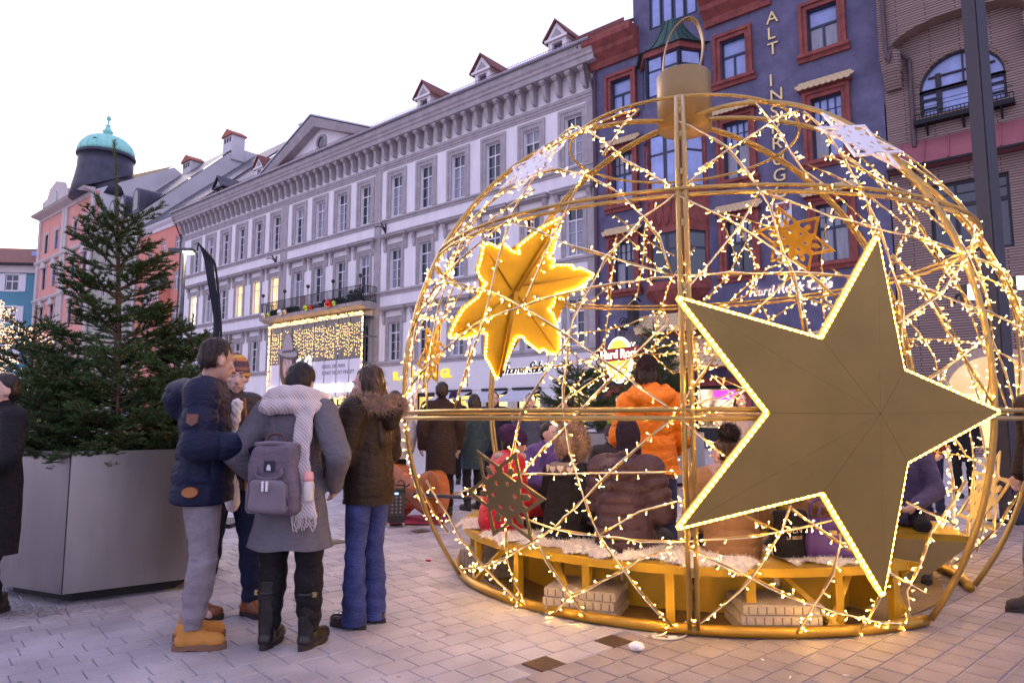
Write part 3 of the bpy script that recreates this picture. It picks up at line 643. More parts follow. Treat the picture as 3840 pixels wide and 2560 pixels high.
# ------------------------------------------------------------------ blue building
BB = building('blue_inn', 'dark blue rendered building with red stone window frames and an oriel', off=0.12)
BW = -13.55
cols = [(-1.78, .58), (-7.62, .58), (-11.45, .60)]
rows = [(16.5, 18.42, False), (11.85, 14.5, True), (7.58, 9.95, True), (20.4, 22.4, False)]
holes = [(c - w, c + w, z0, z1) for c, w in cols for z0, z1, _ in rows if not (c > -3 and z0 > 20)]
doors = [(-2.5, -0.9, 0.1, 2.55), (-7.6, -5.2, 0.1, 2.75), (-11.9, -10.1, 0.1, 2.9)]
holes += doors
ob('wall', wall(BW, -.15, 0, 19.6, holes, .25), BLUEW, BB)
ob('wall', wall(BW, -2.55, 19.6, 25, [h for h in holes if h[2] > 19] + [(-5.95, -3.45, 20.35, 22.2)], .25), BLUEW, BB)
scale_tile = MB().prism([(-.11, 0), (-.11, -.12), (-.07, -.19), (0, -.215), (.07, -.19), (.11, -.12), (.11, 0)], 0, .025, lambda p, q, h: (p, h, q)).mesh('roof_tile'); scale_tile.materials.append(CREAMT)
TL, TSL = .24, R_(38)
def tile_roof(parent, s0, s1, zb, slope_len, rows_, o_eave, arch=0.0, ang=R_(52)):
    """small scalloped-tile roof: eave at (o_eave, zb), rising towards the wall; every tile its own piece"""
    n = int(round((s1 - s0) / .225)); dz = slope_len / rows_
    base = MB(); k = 10
    def zz(s): return zb + arch * (1 - ((s - (s0 + s1) / 2) / ((s1 - s0) / 2)) ** 2)
    pts = [s0 + (s1 - s0) * i / k for i in range(k + 1)]
    ca, sa = math.cos(ang), math.sin(ang)
    top = [(s, o_eave - slope_len * ca, zz(s) + slope_len * sa) for s in pts]; bot = [(s, o_eave, zz(s)) for s in pts]
    bt = [(s, 0.003, zz(s) - .02) for s in pts]
    base.add(bot + top + bt, [(i, k + 1 + i, k + 2 + i, i + 1) for i in range(k)] + [(i, i + 1, 2 * k + 3 + i, 2 * k + 2 + i) for i in range(k)])
    b = ob('hood_roof', base, REDS, parent)
    for r in range(rows_):
        for i in range(n + (r % 2)):
            s = s0 + (i + (.5 if r % 2 == 0 else 0)) * (s1 - s0) / n
            q = slope_len * (1 - (r + .0) / rows_) - .05     # distance up the slope of the tile's top
            q = (r + 1) * dz
            o = ob('roof_tile', scale_tile, None, b, loc=(s, o_eave - q * ca + .012, zz(s) + q * sa + .012)); o.rotation_euler = (math.pi / 2 - ang - .07, random.uniform(-.05, .05), 0)
    return b
def red_window(s, z0, z1, w, hood):
    mb = MB(); t = .32; h = z1 - z0
    mb.box(s - w - t, s - w, -.05, .12, z0 - .1, z1 + t); mb.box(s + w, s + w + t, -.05, .12, z0 - .1, z1 + t); mb.box(s - w, s + w, -.05, .12, z1, z1 + t)
    mb.box(s - w - t, s - w - t * .55, .12, .2, z0 - .1, z1 + t); mb.box(s + w + t * .55, s + w + t, .12, .2, z0 - .1, z1 + t); mb.box(s - w - t * .55, s + w + t * .55, .12, .2, z1 + t * .55, z1 + t)
    sill_profile(mb, s - w - t - .1, s + w + t + .1, [(0, z0 - .34), (.12, z0 - .34), (.16, z0 - .22), (.28, z0 - .16), (.28, z0 - .02), (0, z0)])
    ob('window_surround', mb, REDS, BB)
    if hood:
        tile_roof(BB, s - w - t - .12, s + w + t + .12, z1 + .36, .5, 3, .42)
    window(BB, s, z0 + .01, 2 * w - .02, h - .02, -.17, FRAMEB, [GLASSB, GLASSC, GLASSB] if z0 > 11 else [GLASSD, GLASSD, GLASSC], top=.40, cols=2, rows=1, bar=.055, toprows=2 if hood else 1, topcols=4 if hood else 1)
for c, w in cols:
    for z0, z1, hd_ in rows:
        if not (c > -3 and z0 > 20): red_window(c, z0, z1, w, hd_)
# oriel
OC, OH, OD = -4.6, 1.62, 1.0
def oriel_ring(z, k=1.0, d=0.0):
    h = OH * k + d; return [(OC - h, .004, z), (OC - h * .55, OD * k + d, z), (OC + h * .55, OD * k + d, z), (OC + h, .004, z)]
mb = MB()
def oriel_part(z0, z1, m, k0=1.0, k1=1.0, d=0.0, name='oriel_band'):
    mb = MB(); mb.loft([[Vector(p) for p in oriel_ring(z0, k0, d)], [Vector(p) for p in oriel_ring(z1, k1, d)]]); return ob(name, mb, m, BB)
zs = [(7.1, 7.5, REDS, .06), (9.75, 11.75, REDS, .02), (14.5, 16.3, BLUEW, .02), (18.35, 18.62, REDS, .10)]
oriel_part(5.9, 7.1, REDS, .3, 1.02, 0.0, 'oriel_corbel')
for z0, z1, m, d in zs: oriel_part(z0, z1, m, d=d)
for z0, z1 in ((7.5, 9.75), (11.75, 14.5), (16.3, 18.35)):
    core = oriel_part(z0, z1, FRAMEB, .93, .93, 0, 'oriel_core')
    R0 = [Vector(p) for p in oriel_ring(z0, .93)]
    for i in range(3):
        a, b = R0[i], R0[i + 1]; L = (b - a).length; d = (b - a).normalized(); nrm = Vector((d.y, -d.x, 0))
        if nrm.y < 0: nrm = -nrm
        nw = 2 if i == 1 else 1
        for j in range(nw):
            p0 = a + d * (L * (j + .12) / nw); p1 = a + d * (L * (j + .88) / nw); H_ = z1 - z0; sp = .62
            for (za, zb) in ((z0 + .15, z0 + H_ * sp), (z0 + H_ * sp + .12, z1 - .12)):
                o_ = nrm * .012
                q = MB().add([p0 + o_ + Vector((0, 0, za - z0)), p1 + o_ + Vector((0, 0, za - z0)), p1 + o_ + Vector((0, 0, zb - z0)), p0 + o_ + Vector((0, 0, zb - z0)),
                              p0 - o_ + Vector((0, 0, za - z0)), p1 - o_ + Vector((0, 0, za - z0)), p1 - o_ + Vector((0, 0, zb - z0)), p0 - o_ + Vector((0, 0, zb - z0))], [(0, 1, 2, 3), (7, 6, 5, 4), (0, 4, 5, 1), (2, 6, 7, 3), (0, 3, 7, 4), (1, 5, 6, 2)])
                ob('pane', q, GLASSB if z0 > 11 else GLASSD, core)
        for p in (a, b):
            c = MB(); c.tube([p + Vector((0, .02, -.0)), p + Vector((0, .02, z1 - z0))], .10, 8); ob('oriel_column', c, FRAMEB if z0 > 16 else REDS, core)
mb = MB()                                                       # tracery on the red parapet
for i in range(5):
    x = OC - .78 + i * .39
    mb.tube([(x + .17 * math.cos(t), OD + .07, 10.7 + .62 * math.sin(t)) for t in [2 * math.pi * j / 14 for j in range(14)]], .035, 5, close=True)
ob('tracery', mb, REDS, BB)
mb = MB(); rr = []
for i in range(8):
    t = i / 7; k = 1.22 - .95 * (t ** .75); z = 18.62 + 1.72 * (t ** 1.35); rr.append([Vector(p) for p in oriel_ring(z, k)])
mb.loft(rr); OR = ob('oriel_roof', mb, COPPER, BB)
mb = MB()
for j in range(9):
    f = j / 8; path = []
    for r in rr:
        seg = f * 3; i = min(2, int(seg)); p = r[i].lerp(r[i + 1], seg - i); path.append(p + Vector((0, .02, .02)))
    mb.tube(path, .022, 4)
ob('roof_seam', mb, COPPER, OR)
mb = MB(); mb.box(-5.95, -3.45, -.25, -.1, 20.35, 22.2); ob('dark_recess', mb, FRAMEB, BB)
for i in range(4): window(BB, -3.78 - i * .62, 20.4, .56, 1.75, -.07, FRAMEB, GLASSB, top=0, cols=1, rows=1)
for a, b in ((-2.85, .0), (-9.4, -6.35)):
    mb = MB(); ob('red_cornice', sill_profile(mb, a, b, [(0, 19.3), (.15, 19.3), (.25, 19.6), (.6, 19.9), (.65, 20.1), (.95, 20.35), (1.0, 20.7), (0, 20.8)]), REDS, BB)
mb = MB(); mb.add([(-2.6, 1.0, 20.75), (0.3, 1.0, 20.75), (0.3, -4, 23.9), (-2.6, -4, 23.9)], [(0, 3, 2, 1)]); mb.add([(-2.6, 1.0, 20.72), (.3, 1.0, 20.72), (.3, 1.0, 20.95), (-2.6, 1.0, 20.95)], [(0, 1, 2, 3)]); ob('side_roof', mb, TILE_R, BB)
mb = MB(); mb.add([(-2.62, 1.02, 20.98), (.32, 1.02, 20.98), (.32, .5, 21.35), (-2.62, .5, 21.35)], [(0, 3, 2, 1)]); ob('roof_flashing', mb, mat('pale_flashing', (.5, .55, .62), .4, .4), BB)
for i, ch in enumerate('ALT INSPRUGG 1666'):
    if ch != ' ': facade_text(-9.17, 18.42 - i * .71, ch, .78, GOLDL, .04, o=.05, parent=BB)
mb = MB(); mb.prism([(-9.05, 10.4), (-9.88, 10.4), (-9.88, 9.65), (-9.47, 9.3), (-9.05, 9.65)], .01, .04, lambda p, q, h: (p, h, q)); SHD = ob('shield', mb, FRAMEW, BB)
mb = MB(); mb.prism([(-9.12, 10.33), (-9.8, 10.33), (-9.8, 10.05), (-9.12, 10.05)], .042, .05, lambda p, q, h: (p, h, q)); ob('shield_field', mb, REDS, SHD)
mb = MB()
for x in (-9.32, -9.62): mb.prism([(x + .14, 10.0), (x - .14, 10.0), (x, 10.3)], .053, .06, lambda p, q, h: (p, h, q))
for i in range(4): mb.box(-9.2 - .15 * i - .04, -9.2 - .15 * i + .03, .05, .056, 9.62, 9.95)
ob('shield_charge', mb, mat('shield_grey', (.22, .15, .17), .7), SHD)
HRC = mat('backlit_script', (.45, .30, .26), .5, var=0)
facade_text(-7.95, 6.55, 'Hard Rock Cafe', .50, HRC, .05, shear=.2, o=.12, parent=BB)
GLOW = mat('painted_sign_glow', (.8, .8, .8), .5, var=0, emit=(1.0, .85, .70), estr=1.6)  # backlight on the wall, painted as a glowing copy behind the lettering
for i, ch in enumerate('Hard Rock Cafe'):
    pass
facade_text(-7.95 + .03, 6.53, 'Hard Rock Cafe', .52, GLOW, .012, shear=.2, o=.045, parent=BB)  # glowing copy standing in for the light around the letters
facade_text(-0.95, 4.62, 'ROCK', .5, HRC, .05, o=.12, parent=BB); facade_text(-0.93, 4.6, 'ROCK', .52, GLOW, .012, o=.045, parent=BB)
# ground floor: tiled hoods and lit entrances
tile_roof(BB, -3.0, -.45, 2.95, 1.35, 7, 1.25, .45, R_(55)); tile_roof(BB, -8.3, -4.6, 3.2, 1.5, 7, 1.2, .35, R_(60)); tile_roof(BB, -12.2, -9.9, 3.6, 1.2, 6, 1.05, .2, R_(55))
tile_roof(BB, -6.3, -2.95, 5.15, .95, 5, 1.18, 0, R_(65))
for a, b, c, d in doors:
    mb = MB(); mb.box(a - .3, a, -.2, .14, 0, d + .35); mb.box(b, b + .3, -.2, .14, 0, d + .35); mb.box(a, b, -.2, .14, d, d + .35); ob('door_surround', mb, REDS, BB)
    dd = ob('door', MB().box(a, b, -.24, -.18, c, d), BLACKM, BB)
    ob('pane', MB().box(a + .15, b - .15, -.175, -.165, .9, d - .15), lit_window_mat('cafe_window', (.10, .05, .03), (1.0, .72, .5), .8, 1.1), dd)
    ob('pink_neon', MB().box(a + .2, (a + b) / 2 + .3, -.16, -.15, d - .62, d - .22), emat('pink_neon_light', (1.0, .03, .75), 1.6), dd)
# hanging round sign on a wrought-iron bracket
HS = empty('hanging_sign', FP0 + FT * (-2.3) + FN * 1.6 + Vector((0, 0, 4.0)), FROT - .25, 'glowing round yellow sign hanging from a scrolled iron bracket on the blue building', 'sign')
mb = MB(); mb.prism(ell(0, 0, .72, .95, 32), -.1, .1, lambda p, q, h: (p, h, q)); ob('disc', mb, mat('sign_yellow', (.9, .6, .05), .4, var=0, emit=(1, .62, .03), estr=1.3), HS)
mb = MB(); mb.tube([(.76 * math.cos(t), 0, .99 * math.sin(t)) for t in [2 * math.pi * j / 32 for j in range(32)]], .09, 8, close=True); ob('rim', mb, emat('sign_white_neon', (1, .95, .8), 2.2), HS)
mb = MB(); mb.box(-1.35, 1.15, -.14, .14, -.05, .55); ob('name_board', mb, mat('sign_red', (.35, .03, .03), .5, var=.1), HS)
Mx = Matrix.Translation((1.1, .16, .08)) @ Matrix(((-1, 0, 0, 0), (0, 0, 1, 0), (0, 1, 0, 0), (0, 0, 0, 1)))
text('Hard Rock', .56, emat('sign_letters', (1, .93, .75), 2.0), HS, Mx, .02, name='letter')
Mx = Matrix.Translation((.42, .12, -.55)) @ Matrix(((-1, 0, 0, 0), (0, 0, 1, 0), (0, 1, 0, 0), (0, 0, 0, 1)))
text('Cafe', .40, emat('sign_letters2', (1, .93, .75), 2.0), HS, Mx, .02, name='letter')
mb = MB(); mb.tube([(0.2, 0, 1.0), (.2, 0, 1.5)], .03, 6); mb.tube([(.9, -1.5, 1.6), (0.1, 0.2, 1.55)], .05, 6)
for cx, cz, r in ((.5, 1.85, .3), (.15, 1.8, .22), (.75, 1.35, .2)): mb.tube([(cx + r * math.cos(t) * (1 - t / 12), -.5 + cx * -.6, cz + r * math.sin(t) * (1 - t / 12)) for t in [j * .5 for j in range(20)]], .025, 5)
ob('iron_bracket', mb, IRON, HS)
lt = empty('wall_lantern', FP0 + FT * (-2.9) + FN * 1.3 + Vector((0, 0, 5.6)), FROT, 'black iron lantern on the blue building above the round sign', 'lantern')
ob('cage', MB().lathe([(.12, 0), (.30, .1), (.34, .9), (.2, 1.05), (.05, 1.25), (.02, 1.4)], 6), BLACKM, lt); ob('arm', MB().tube([(0, 0, 1.35), (0.2, -.6, 1.5), (.3, -1.25, 1.3)], .04, 6), IRON, lt)
dp = MB(); dp.tube([(-.28, .12, 20.2), (-.28, .12, .1)], .055, 8); ob('downpipe', dp, mat('purple_pipe', (.10, .05, .09), .5, .4), BB)

# ------------------------------------------------------------------ brown brick building
KB = building('brick_building', 'brown ribbed-brick building with a wide arched window and red metal canopy', off=0.10)
K0, K1 = -34.0, -13.6
AX0, AX1, ASP, ATOP = -17.45, -14.75, 13.6, 14.85               # arched window
holes = [(AX0, AX1, 12.6, ASP), (-17.3, -14.85, 7.25, 9.95), (-17.6, -15.2, .3, 2.2), (-23.5, -19.5, 7.25, 9.95), (-23.5, -19.5, 12.6, 14.2)]
mb = wall(K0, K1, 0, 13.6, holes, .3, 6.0)
ob('wall', mb, BRICK, KB)
ac, ar = (AX0 + AX1) / 2, (AX1 - AX0) / 2; ah = ATOP - ASP
arcp = [(ac + ar * math.cos(t), ASP + ah * math.sin(t)) for t in [math.pi * i / 16 for i in range(17)]]
mb = MB()                                                       # wall above, cut by the arch of the window
for i in range(16):
    (x0, z0), (x1, z1) = arcp[i], arcp[i + 1]
    mb.add([(x0, 0, z0), (x0, 0, 15.0), (x1, 0, 15.0), (x1, 0, z1), (x0, -.3, z0), (x1, -.3, z1)], [(0, 1, 2, 3), (0, 3, 5, 4)])
mb.add([(AX1, 0, 13.6), (K1, 0, 13.6), (K1, 0, 15.0), (AX1, 0, 15.0)], [(3, 2, 1, 0)]); mb.add([(K0, 0, 13.6), (AX0, 0, 13.6), (AX0, 0, 15.0), (K0, 0, 15.0)], [(3, 2, 1, 0)])
ob('wall_arch', mb, BRICK, KB)
# upper storey juts out on a wide arch carried by brick consoles
c2, r2, s2 = -16.15, 2.25, 15.25; a2 = [(c2 + r2 * math.cos(t), s2 + .85 * math.sin(t)) for t in [math.pi * i / 16 for i in range(17)]]
mb = MB(); J = .62
for i in range(16):
    (x0, z0), (x1, z1) = a2[i], a2[i + 1]
    mb.add([(x0, J, z0), (x0, J, 19.5), (x1, J, 19.5), (x1, J, z1)], [(0, 1, 2, 3)])
mb.add([(c2 + r2, J, 15.0), (K1, J, 15.0), (K1, J, 19.5), (c2 + r2, J, 19.5)], [(3, 2, 1, 0)]); mb.add([(K0, J, 15.0), (c2 - r2, J, 15.0), (c2 - r2, J, 19.5), (K0, J, 19.5)], [(3, 2, 1, 0)])
mb.add([(K1, J, 15.0), (K1, -5, 15.0), (K1, -5, 25), (K1, J, 25)], [(0, 1, 2, 3)]); mb.box(K0, K1, -.1, J, 19.5, 25); mb.add([(K0, -.02, 14.99), (K1, -.02, 14.99), (K1, -.02, 19.5), (K0, -.02, 19.5)], [(3, 2, 1, 0)])
ob('upper_wall', mb, BRICK, KB)
mb = MB()
for i in range(16):
    (x0, z0), (x1, z1) = a2[i], a2[i + 1]; mb.add([(x0, J, z0), (x1, J, z1), (x1, 0, z1), (x0, 0, z0)], [(0, 1, 2, 3)])
mb.add([(c2 + r2, J, 15.0), (K1, J, 15.0), (K1, 0, 15.0), (c2 + r2, 0, 15.0)], [(0, 1, 2, 3)]); ob('arch_soffit', mb, BRICKP, KB)
for s in (-13.95, -18.4):
    mb = MB(); mb.loft([[Vector((s + dx * k, oo * k2, z)) for dx, oo in ((-.33, 0.002), (-.33, .62), (-.15, .74), (.15, .74), (.33, .62), (.33, 0.002))] for z, k, k2 in ((13.9, .75, .25), (14.3, .9, .55), (14.6, 1, .75), (15.25, 1.05, 1.0))]); ob('brick_console', mb, BRICK, KB)
# arched window
BWIN = MB(); fr = .09
for x in (AX0 + .55, AX1 - .62): BWIN.box(x - .09, x + .09, -.28, -.12, 12.6, ASP + .62)
BWIN.box(AX0, AX1, -.28, -.13, ASP - .08, ASP + .08); BWIN.box(AX0, AX0 + fr, -.27, -.13, 12.6, ASP); BWIN.box(AX1 - fr, AX1, -.27, -.13, 12.6, ASP); BWIN.box(AX0, AX1, -.27, -.12, 12.6, 12.7)
for z in (12.95, 13.3): BWIN.box(AX0, AX0 + .5, -.25, -.15, z - .03, z + .03); BWIN.box(AX1 - .56, AX1, -.25, -.15, z - .03, z + .03)
BWIN.box(AX0 + .3, AX1 - .3, -.25, -.15, ASP + .5, ASP + .56); BWIN.box(ac - .1, ac - .04, -.25, -.15, ASP, ATOP)
BWIN.tube([(x, -.2, z) for x, z in arcp], .07, 6)
FB = ob('arched_window', BWIN, mat('black_window_paint', (.02, .018, .03), .45), KB)
ob('pane', MB().box(AX0 + .1, AX1 - .1, -.235, -.23, 12.65, ASP), GLASSB, FB)
pm = MB(); pm.add([(x, -.232, z) for x, z in arcp], [tuple(range(17))]); ob('pane', pm, GLASSB, FB)
hd_ = MB()
for i in range(33):                                              # ring of header bricks round the arch
    t = math.pi * i / 32; x = ac + (ar + .05) * math.cos(t); z = ASP + (ah + .05) * math.sin(t); hd_.box(-.07, .07, .0, .03, -.03, .03, Matrix.Translation((x, 0.0, z)) @ Matrix.Rotation(-t, 4, 'Y'))
ob('arch_header', hd_, BRICKP, KB)
mb = MB(); mb.box(AX0 - .2, AX1 + .15, .0, .35, 12.25, 12.42)     # iron balconette
for z in (12.85, 13.0): mb.tube([(AX0 - .18, .33, z), (AX1 + .13, .33, z)], .013, 4)
for i in range(26): x = AX0 - .18 + (AX1 - AX0 + .3) * i / 25; mb.box(x - .012, x + .012, .31, .335, 12.4, 12.62)
mb.tube([(AX0 - .18, .33, 12.63), (AX1 + .13, .33, 12.63)], .02, 4)
for x in (AX0 + .2, ac, AX1 - .2): mb.prism([(0.002, 12.25), (.32, 12.25), (0.002, 11.85)], x - .03, x + .03, lambda p, q, h: (h, p, q))
ob('balconette', mb, IRON, KB)
# red standing-seam canopy
CAN = mat('red_sheet_metal', (.30, .10, .12), .45, .4, var=.15, scale=1.0)
mb = MB(); mb.add([(K0, .50, 10.72), (K1, .50, 10.72), (K1, 0.003, 11.72), (K0, 0.003, 11.72), (K0, .50, 10.60), (K1, .50, 10.60), (K1, 0.003, 10.60), (K0, 0.003, 10.60)], [(0, 3, 2, 1), (0, 1, 5, 4), (4, 5, 6, 7), (1, 2, 6, 5)]); CN = ob('canopy', mb, CAN, KB)
for i in range(20):
    x = K1 - .45 - i * .78
    ob('canopy_seam', MB().add([(x - .02, .50, 10.725), (x + .02, .50, 10.725), (x + .02, .01, 11.71), (x - .02, .01, 11.71), (x - .02, .55, 10.74), (x + .02, .55, 10.74), (x + .02, .05, 11.74), (x - .02, .05, 11.74)], [(4, 5, 6, 7), (0, 4, 7, 3), (1, 2, 6, 5), (0, 1, 5, 4)]), CAN, CN)
mb = MB(); mb.tube([(K0, .56, 10.64), (K1, .56, 10.64)], .06, 8); ob('gutter', mb, BLACKM, KB)
for a, b in ((-17.3, -14.85), (-23.5, -19.5)):
    ww = b - a
    f = window(KB, (a + b) / 2, 7.26, ww, 2.68, -.2, MATS['black_window_paint'], [GLASSC, GLASSD, GLASSC, GLASSD], top=.33, cols=3, rows=1, bar=.08, topcols=3, toprows=2)
    window(KB, (a + b) / 2, 12.61, ww, 1.5, -.2, MATS['black_window_paint'], [GLASSB], top=0, cols=3, rows=2, bar=.06) if a < -20 else None
mb = MB(); mb.box(-17.6, -15.2, -.26, -.2, .3, 2.2); ob('shop_window', mb, SHOPL, KB)
ad = MB(); ring = [(-16.4 + 1.75 * math.cos(t), 2.2 + 1.6 * math.sin(t)) for t in [math.pi * i / 16 for i in range(17)]]
ad.prism(ring, .004, .03, lambda p, q, h: (p, h, q)); ARW = ob('lit_arch', ad, mat('warm_arch_stone', (.45, .34, .26), .8), KB)
ad = MB(); ad.prism([(-16.4 + (x + 16.4) * .8, 2.2 + (z - 2.2) * .8) for x, z in ring], .034, .04, lambda p, q, h: (p, h, q)); ob('pane', ad, lit_window_mat('lit_arch_room', (.9, .55, .25), (1, .78, .5), .42, 1.2), ARW)
dp = MB(); dp.tube(catmull([(-13.85, .72, 25), (-13.85, .72, 15.6), (-14.05, .66, 15.35), (-14.45, .2, 15.0), (-14.5, .1, 14.6), (-14.5, .1, 11.5)], 5), .08, 8); ob('downpipe', dp, PIPE, KB)
mb = MB(); mb.box(-16.2, -14.0, J, J + .7, 18.55, 18.7)
for i in range(18): x = -16.15 + i * .125; mb.box(x - .012, x + .012, J + .66, J + .69, 18.7, 19.4)
ob('upper_balcony', mb, IRON, KB)

# ------------------------------------------------------------------ houses farther along the street
def plain_front(b, s0, s1, z1, cents, rws, w, m, trim, fm, glass, sur=.16, surm=None, eave=.6, depth=.2, top=.3, arch=False):
    hs = [(c - w, c + w, z0, z0 + h) for c in cents for z0, h in rws]
    ob('wall', wall(s0, s1, 0, z1, hs, depth), m, b)
    sm = {}
    for c in cents:
        for z0, h in rws:
            if surm is not None:
                if h not in sm: sm[h] = frame_mesh(w, h, sur, .05, surm)
                ob('surround', sm[h], None, b, loc=(c, 0, z0))
            window(b, c, z0 + .01, 2 * w - .02, h - .02, -.12, fm, glass, top=top, cols=2, rows=2, bar=.05)
    mb = MB(); sill_profile(mb, s0, s1, [(0, z1 - .5), (.12, z1 - .5), (.2, z1 - .2), (eave * .8, z1), (eave, z1 + .2), (0, z1 + .3)]); ob('cornice', mb, trim, b)
SB = building('salmon_house', 'salmon rendered house with white windows next to the long white building', off=-.25)
plain_front(SB, 46.75, 57.4, 20.6, [48.3, 51.4, 54.8], [(17.2, 1.75), (13.6, 1.9), (10.0, 1.9), (6.4, 1.9), (3.0, 2.0)], .50, SALMON, FRAMEW, FRAMEW, GLASSC)
mb = MB(); mb.box(49.5, 53.0, 0, 1.0, 10.6, 14.0); SO = ob('oriel', mb, SALMON, SB)
for x in (50.1, 51.25, 52.4): window(SB, x, 10.9, .85, 2.8, 1.02, FRAMEW, GLASSC, top=.3)
mb = MB(); mb.loft([[Vector(p) for p in ((49.3, 0, 14.0), (49.3, 1.2, 14.0), (53.2, 1.2, 14.0), (53.2, 0, 14.0))], [Vector(p) for p in ((50.6, 0, 15.6), (50.6, .1, 15.6), (51.9, .1, 15.6), (51.9, 0, 15.6))]]); ob('oriel_roof', mb, LEAD, SO)
# steep grey gable wall rising over the roof of the white building
mb = MB(); mb.prism([(.2, 0), (.2, 20.8), (-13.0, 33.0), (-19, 33.0), (-19, 0)], 46.78, 47.2, lambda p, q, h: (h, p, q)); ob('gable_wall', mb, GREYW, SB)
mb = MB(); mb.add([(46.7, .5, 20.75), (57.4, .5, 20.75), (57.4, -13, 33.1), (46.7, -13, 33.1), (46.7, .5, 21.0), (57.4, .5, 21.0), (57.4, -13, 33.35), (46.7, -13, 33.35)], [(0, 3, 2, 1), (4, 5, 6, 7), (0, 4, 7, 3), (0, 1, 5, 4)]); ob('roof', mb, LEAD, SB)
mb = MB(); mb.box(46.75, 48.6, -17.5, -13.2, 33, 34.6); mb.box(46.55, 48.8, -17.8, -13.0, 34.6, 34.75); ob('chimney', mb, GREYW, SB)
OBD = building('olive_house', 'grey-green house with tall white windows and arched attic dormers', off=-.1)
plain_front(OBD, 57.5, 70.3, 22.5, [59.2, 62.6, 66.0], [(18.8, 2.0), (15.0, 2.2), (11.2, 2.2), (7.2, 2.2), (3.2, 2.4)], .66, OLIVE, STONEW, FRAMEW, [GLASSC, GLASSD], sur=.25, surm=STONEW)
mb = MB(); mb.prism([(.1, 0), (.1, 22.9), (-10.5, 33.4), (-15, 33.4), (-15, 0)], 57.55, 57.9, lambda p, q, h: (h, p, q)); ob('gable_wall', mb, GREYW, OBD)
mb = MB(); mb.add([(57.4, .4, 22.8), (70.3, .4, 22.8), (70.3, -10.5, 33.6), (57.4, -10.5, 33.6)], [(0, 3, 2, 1)]); ob('roof', mb, LEAD, OBD)
for s in (59.6, 63.4, 66.2):
    mb = MB(); prof = [(s - .9, 23.6), (s + .9, 23.6), (s + .9, 25.4)] + [(s + .9 * math.cos(t), 25.4 + .9 * math.sin(t)) for t in [math.pi * i / 10 for i in range(1, 10)]] + [(s - .9, 25.4)]
    mb.prism(prof, -3.4, -.4, lambda p, q, h: (p, h, q)); D = ob('arched_dormer', mb, LEAD, OBD)
    mb = MB(); mb.prism([(s + (p - s) * .62, 23.8 + (q - 23.6) * .82) for p, q in prof], -.38, -.36, lambda p, q, h: (p, h, q)); ob('pane', mb, GLASSD, D)
for (s, o, z, hh) in ((58.4, -10.6, 31.8, 3.0), (66.5, -9.5, 31.8, 1.5)):
    mb = MB(); mb.box(s - 1.1, s + 1.1, o - .8, o + .8, z, z + hh); C_ = ob('chimney', mb, GREYW, OBD)
    mb = MB(); mb.prism([(s - 1.3, z + hh), (s + 1.3, z + hh), (s + 1.2, z + hh + .2), (s, z + hh + .9), (s - 1.2, z + hh + .2)], o - 1.0, o + 1.0, lambda p, q, h: (p, h, q)); ob('chimney_cap', mb, mat('terracotta_cap', (.38, .13, .09), .8), C_)
    mb = MB()
    for k in (-.6, 0, .6): mb.box(s + k - .18, s + k + .18, o + .805, o + .82, z + hh - .75, z + hh - .2)
    ob('chimney_vent', mb, BLACKM, C_)
PB = building('baroque_corner_house', 'pink baroque corner house with pale stucco trim below the green dome', off=0.0)
PE = 28.3
plain_front(PB, 70.4, 90.2, PE, [72.3, 76.2, 82.9, 86.9], [(23.1, 2.5), (18.2, 2.9), (12.6, 3.2), (6.6, 3.0)], .62, PINK, STONEW, FRAMEB, [GLASSD, GLASSB], sur=.35, surm=STONEW, eave=1.3)
mb = MB()
for x in (70.6, 79.4, 80.4, 89.6): mb.box(x - .45, x + .45, 0, .22, 9.5, PE - .5)
for z in (10.9, 16.6, 21.8): sill_profile(mb, 70.4, 90.3, [(0, z), (.25, z), (.4, z + .2), (.4, z + .4), (0, z + .5)])
ob('pilaster', mb, STONEW, PB)
for c in (72.3, 76.2, 82.9, 86.9):
    for z in (21.0, 15.75):
        mb = MB(); mb.prism([(c - 1.1, z), (c + 1.1, z), (c + 1.15, z + .25), (c + .6, z + .55), (c, z + .95), (c - .6, z + .55), (c - 1.15, z + .25)], .0, .4, lambda p, q, h: (p, h, q)); ob('window_hood', mb, STONEW, PB)
mb = MB(); mb.prism([(80.2, PE + .3), (90.2, PE + .3), (90.2, PE + 2.4), (88.5, PE + 2.6), (87.6, PE + 3.8), (85.2, PE + 4.4), (82.8, PE + 3.8), (81.9, PE + 2.6), (80.2, PE + 2.4)], -.6, -.1, lambda p, q, h: (p, h, q)); ob('attic_gable', mb, STONEW, PB)
mb = MB(); mb.prism(ell(85.2, PE + 2.0, .85, 1.1), -.09, -.05, lambda p, q, h: (p, h, q)); ob('attic_window', mb, GLASSD, PB)
mb = MB(); mb.add([(70.3, 1.0, PE + .3), (81, 1.0, PE + .3), (81, -9, PE + 5.5), (70.3, -9, PE + 5.5)], [(0, 3, 2, 1)]); ob('roof', mb, LEAD, PB)
mb = MB(); mb.prism([(0, 0), (.1, PE), (-9, PE + 5.3), (-18, PE), (-18, 0)], 70.42, 70.8, lambda p, q, h: (h, p, q)); ob('gable_wall', mb, GREYW, PB)
mb = MB(); mb.prism([(0, 0), (0, PE + .2), (-14, PE + .2), (-14, 0)], 89.8, 90.2, lambda p, q, h: (h, p, q)); ob('side_wall', mb, PINK, PB)
mb = MB(); sill_profile(mb, 79.5, 90.3, [(0, 9.2), (1.4, 9.2), (1.5, 9.5), (0, 9.6)])
ob('balcony_slab', mb, STONEW, PB)
for x in (74.3, 78.0, 84.9, 88.0):
    ob('shop_window', MB().box(x - .9, x + .9, -.05, .05, .6, 4.2), LITB, PB)
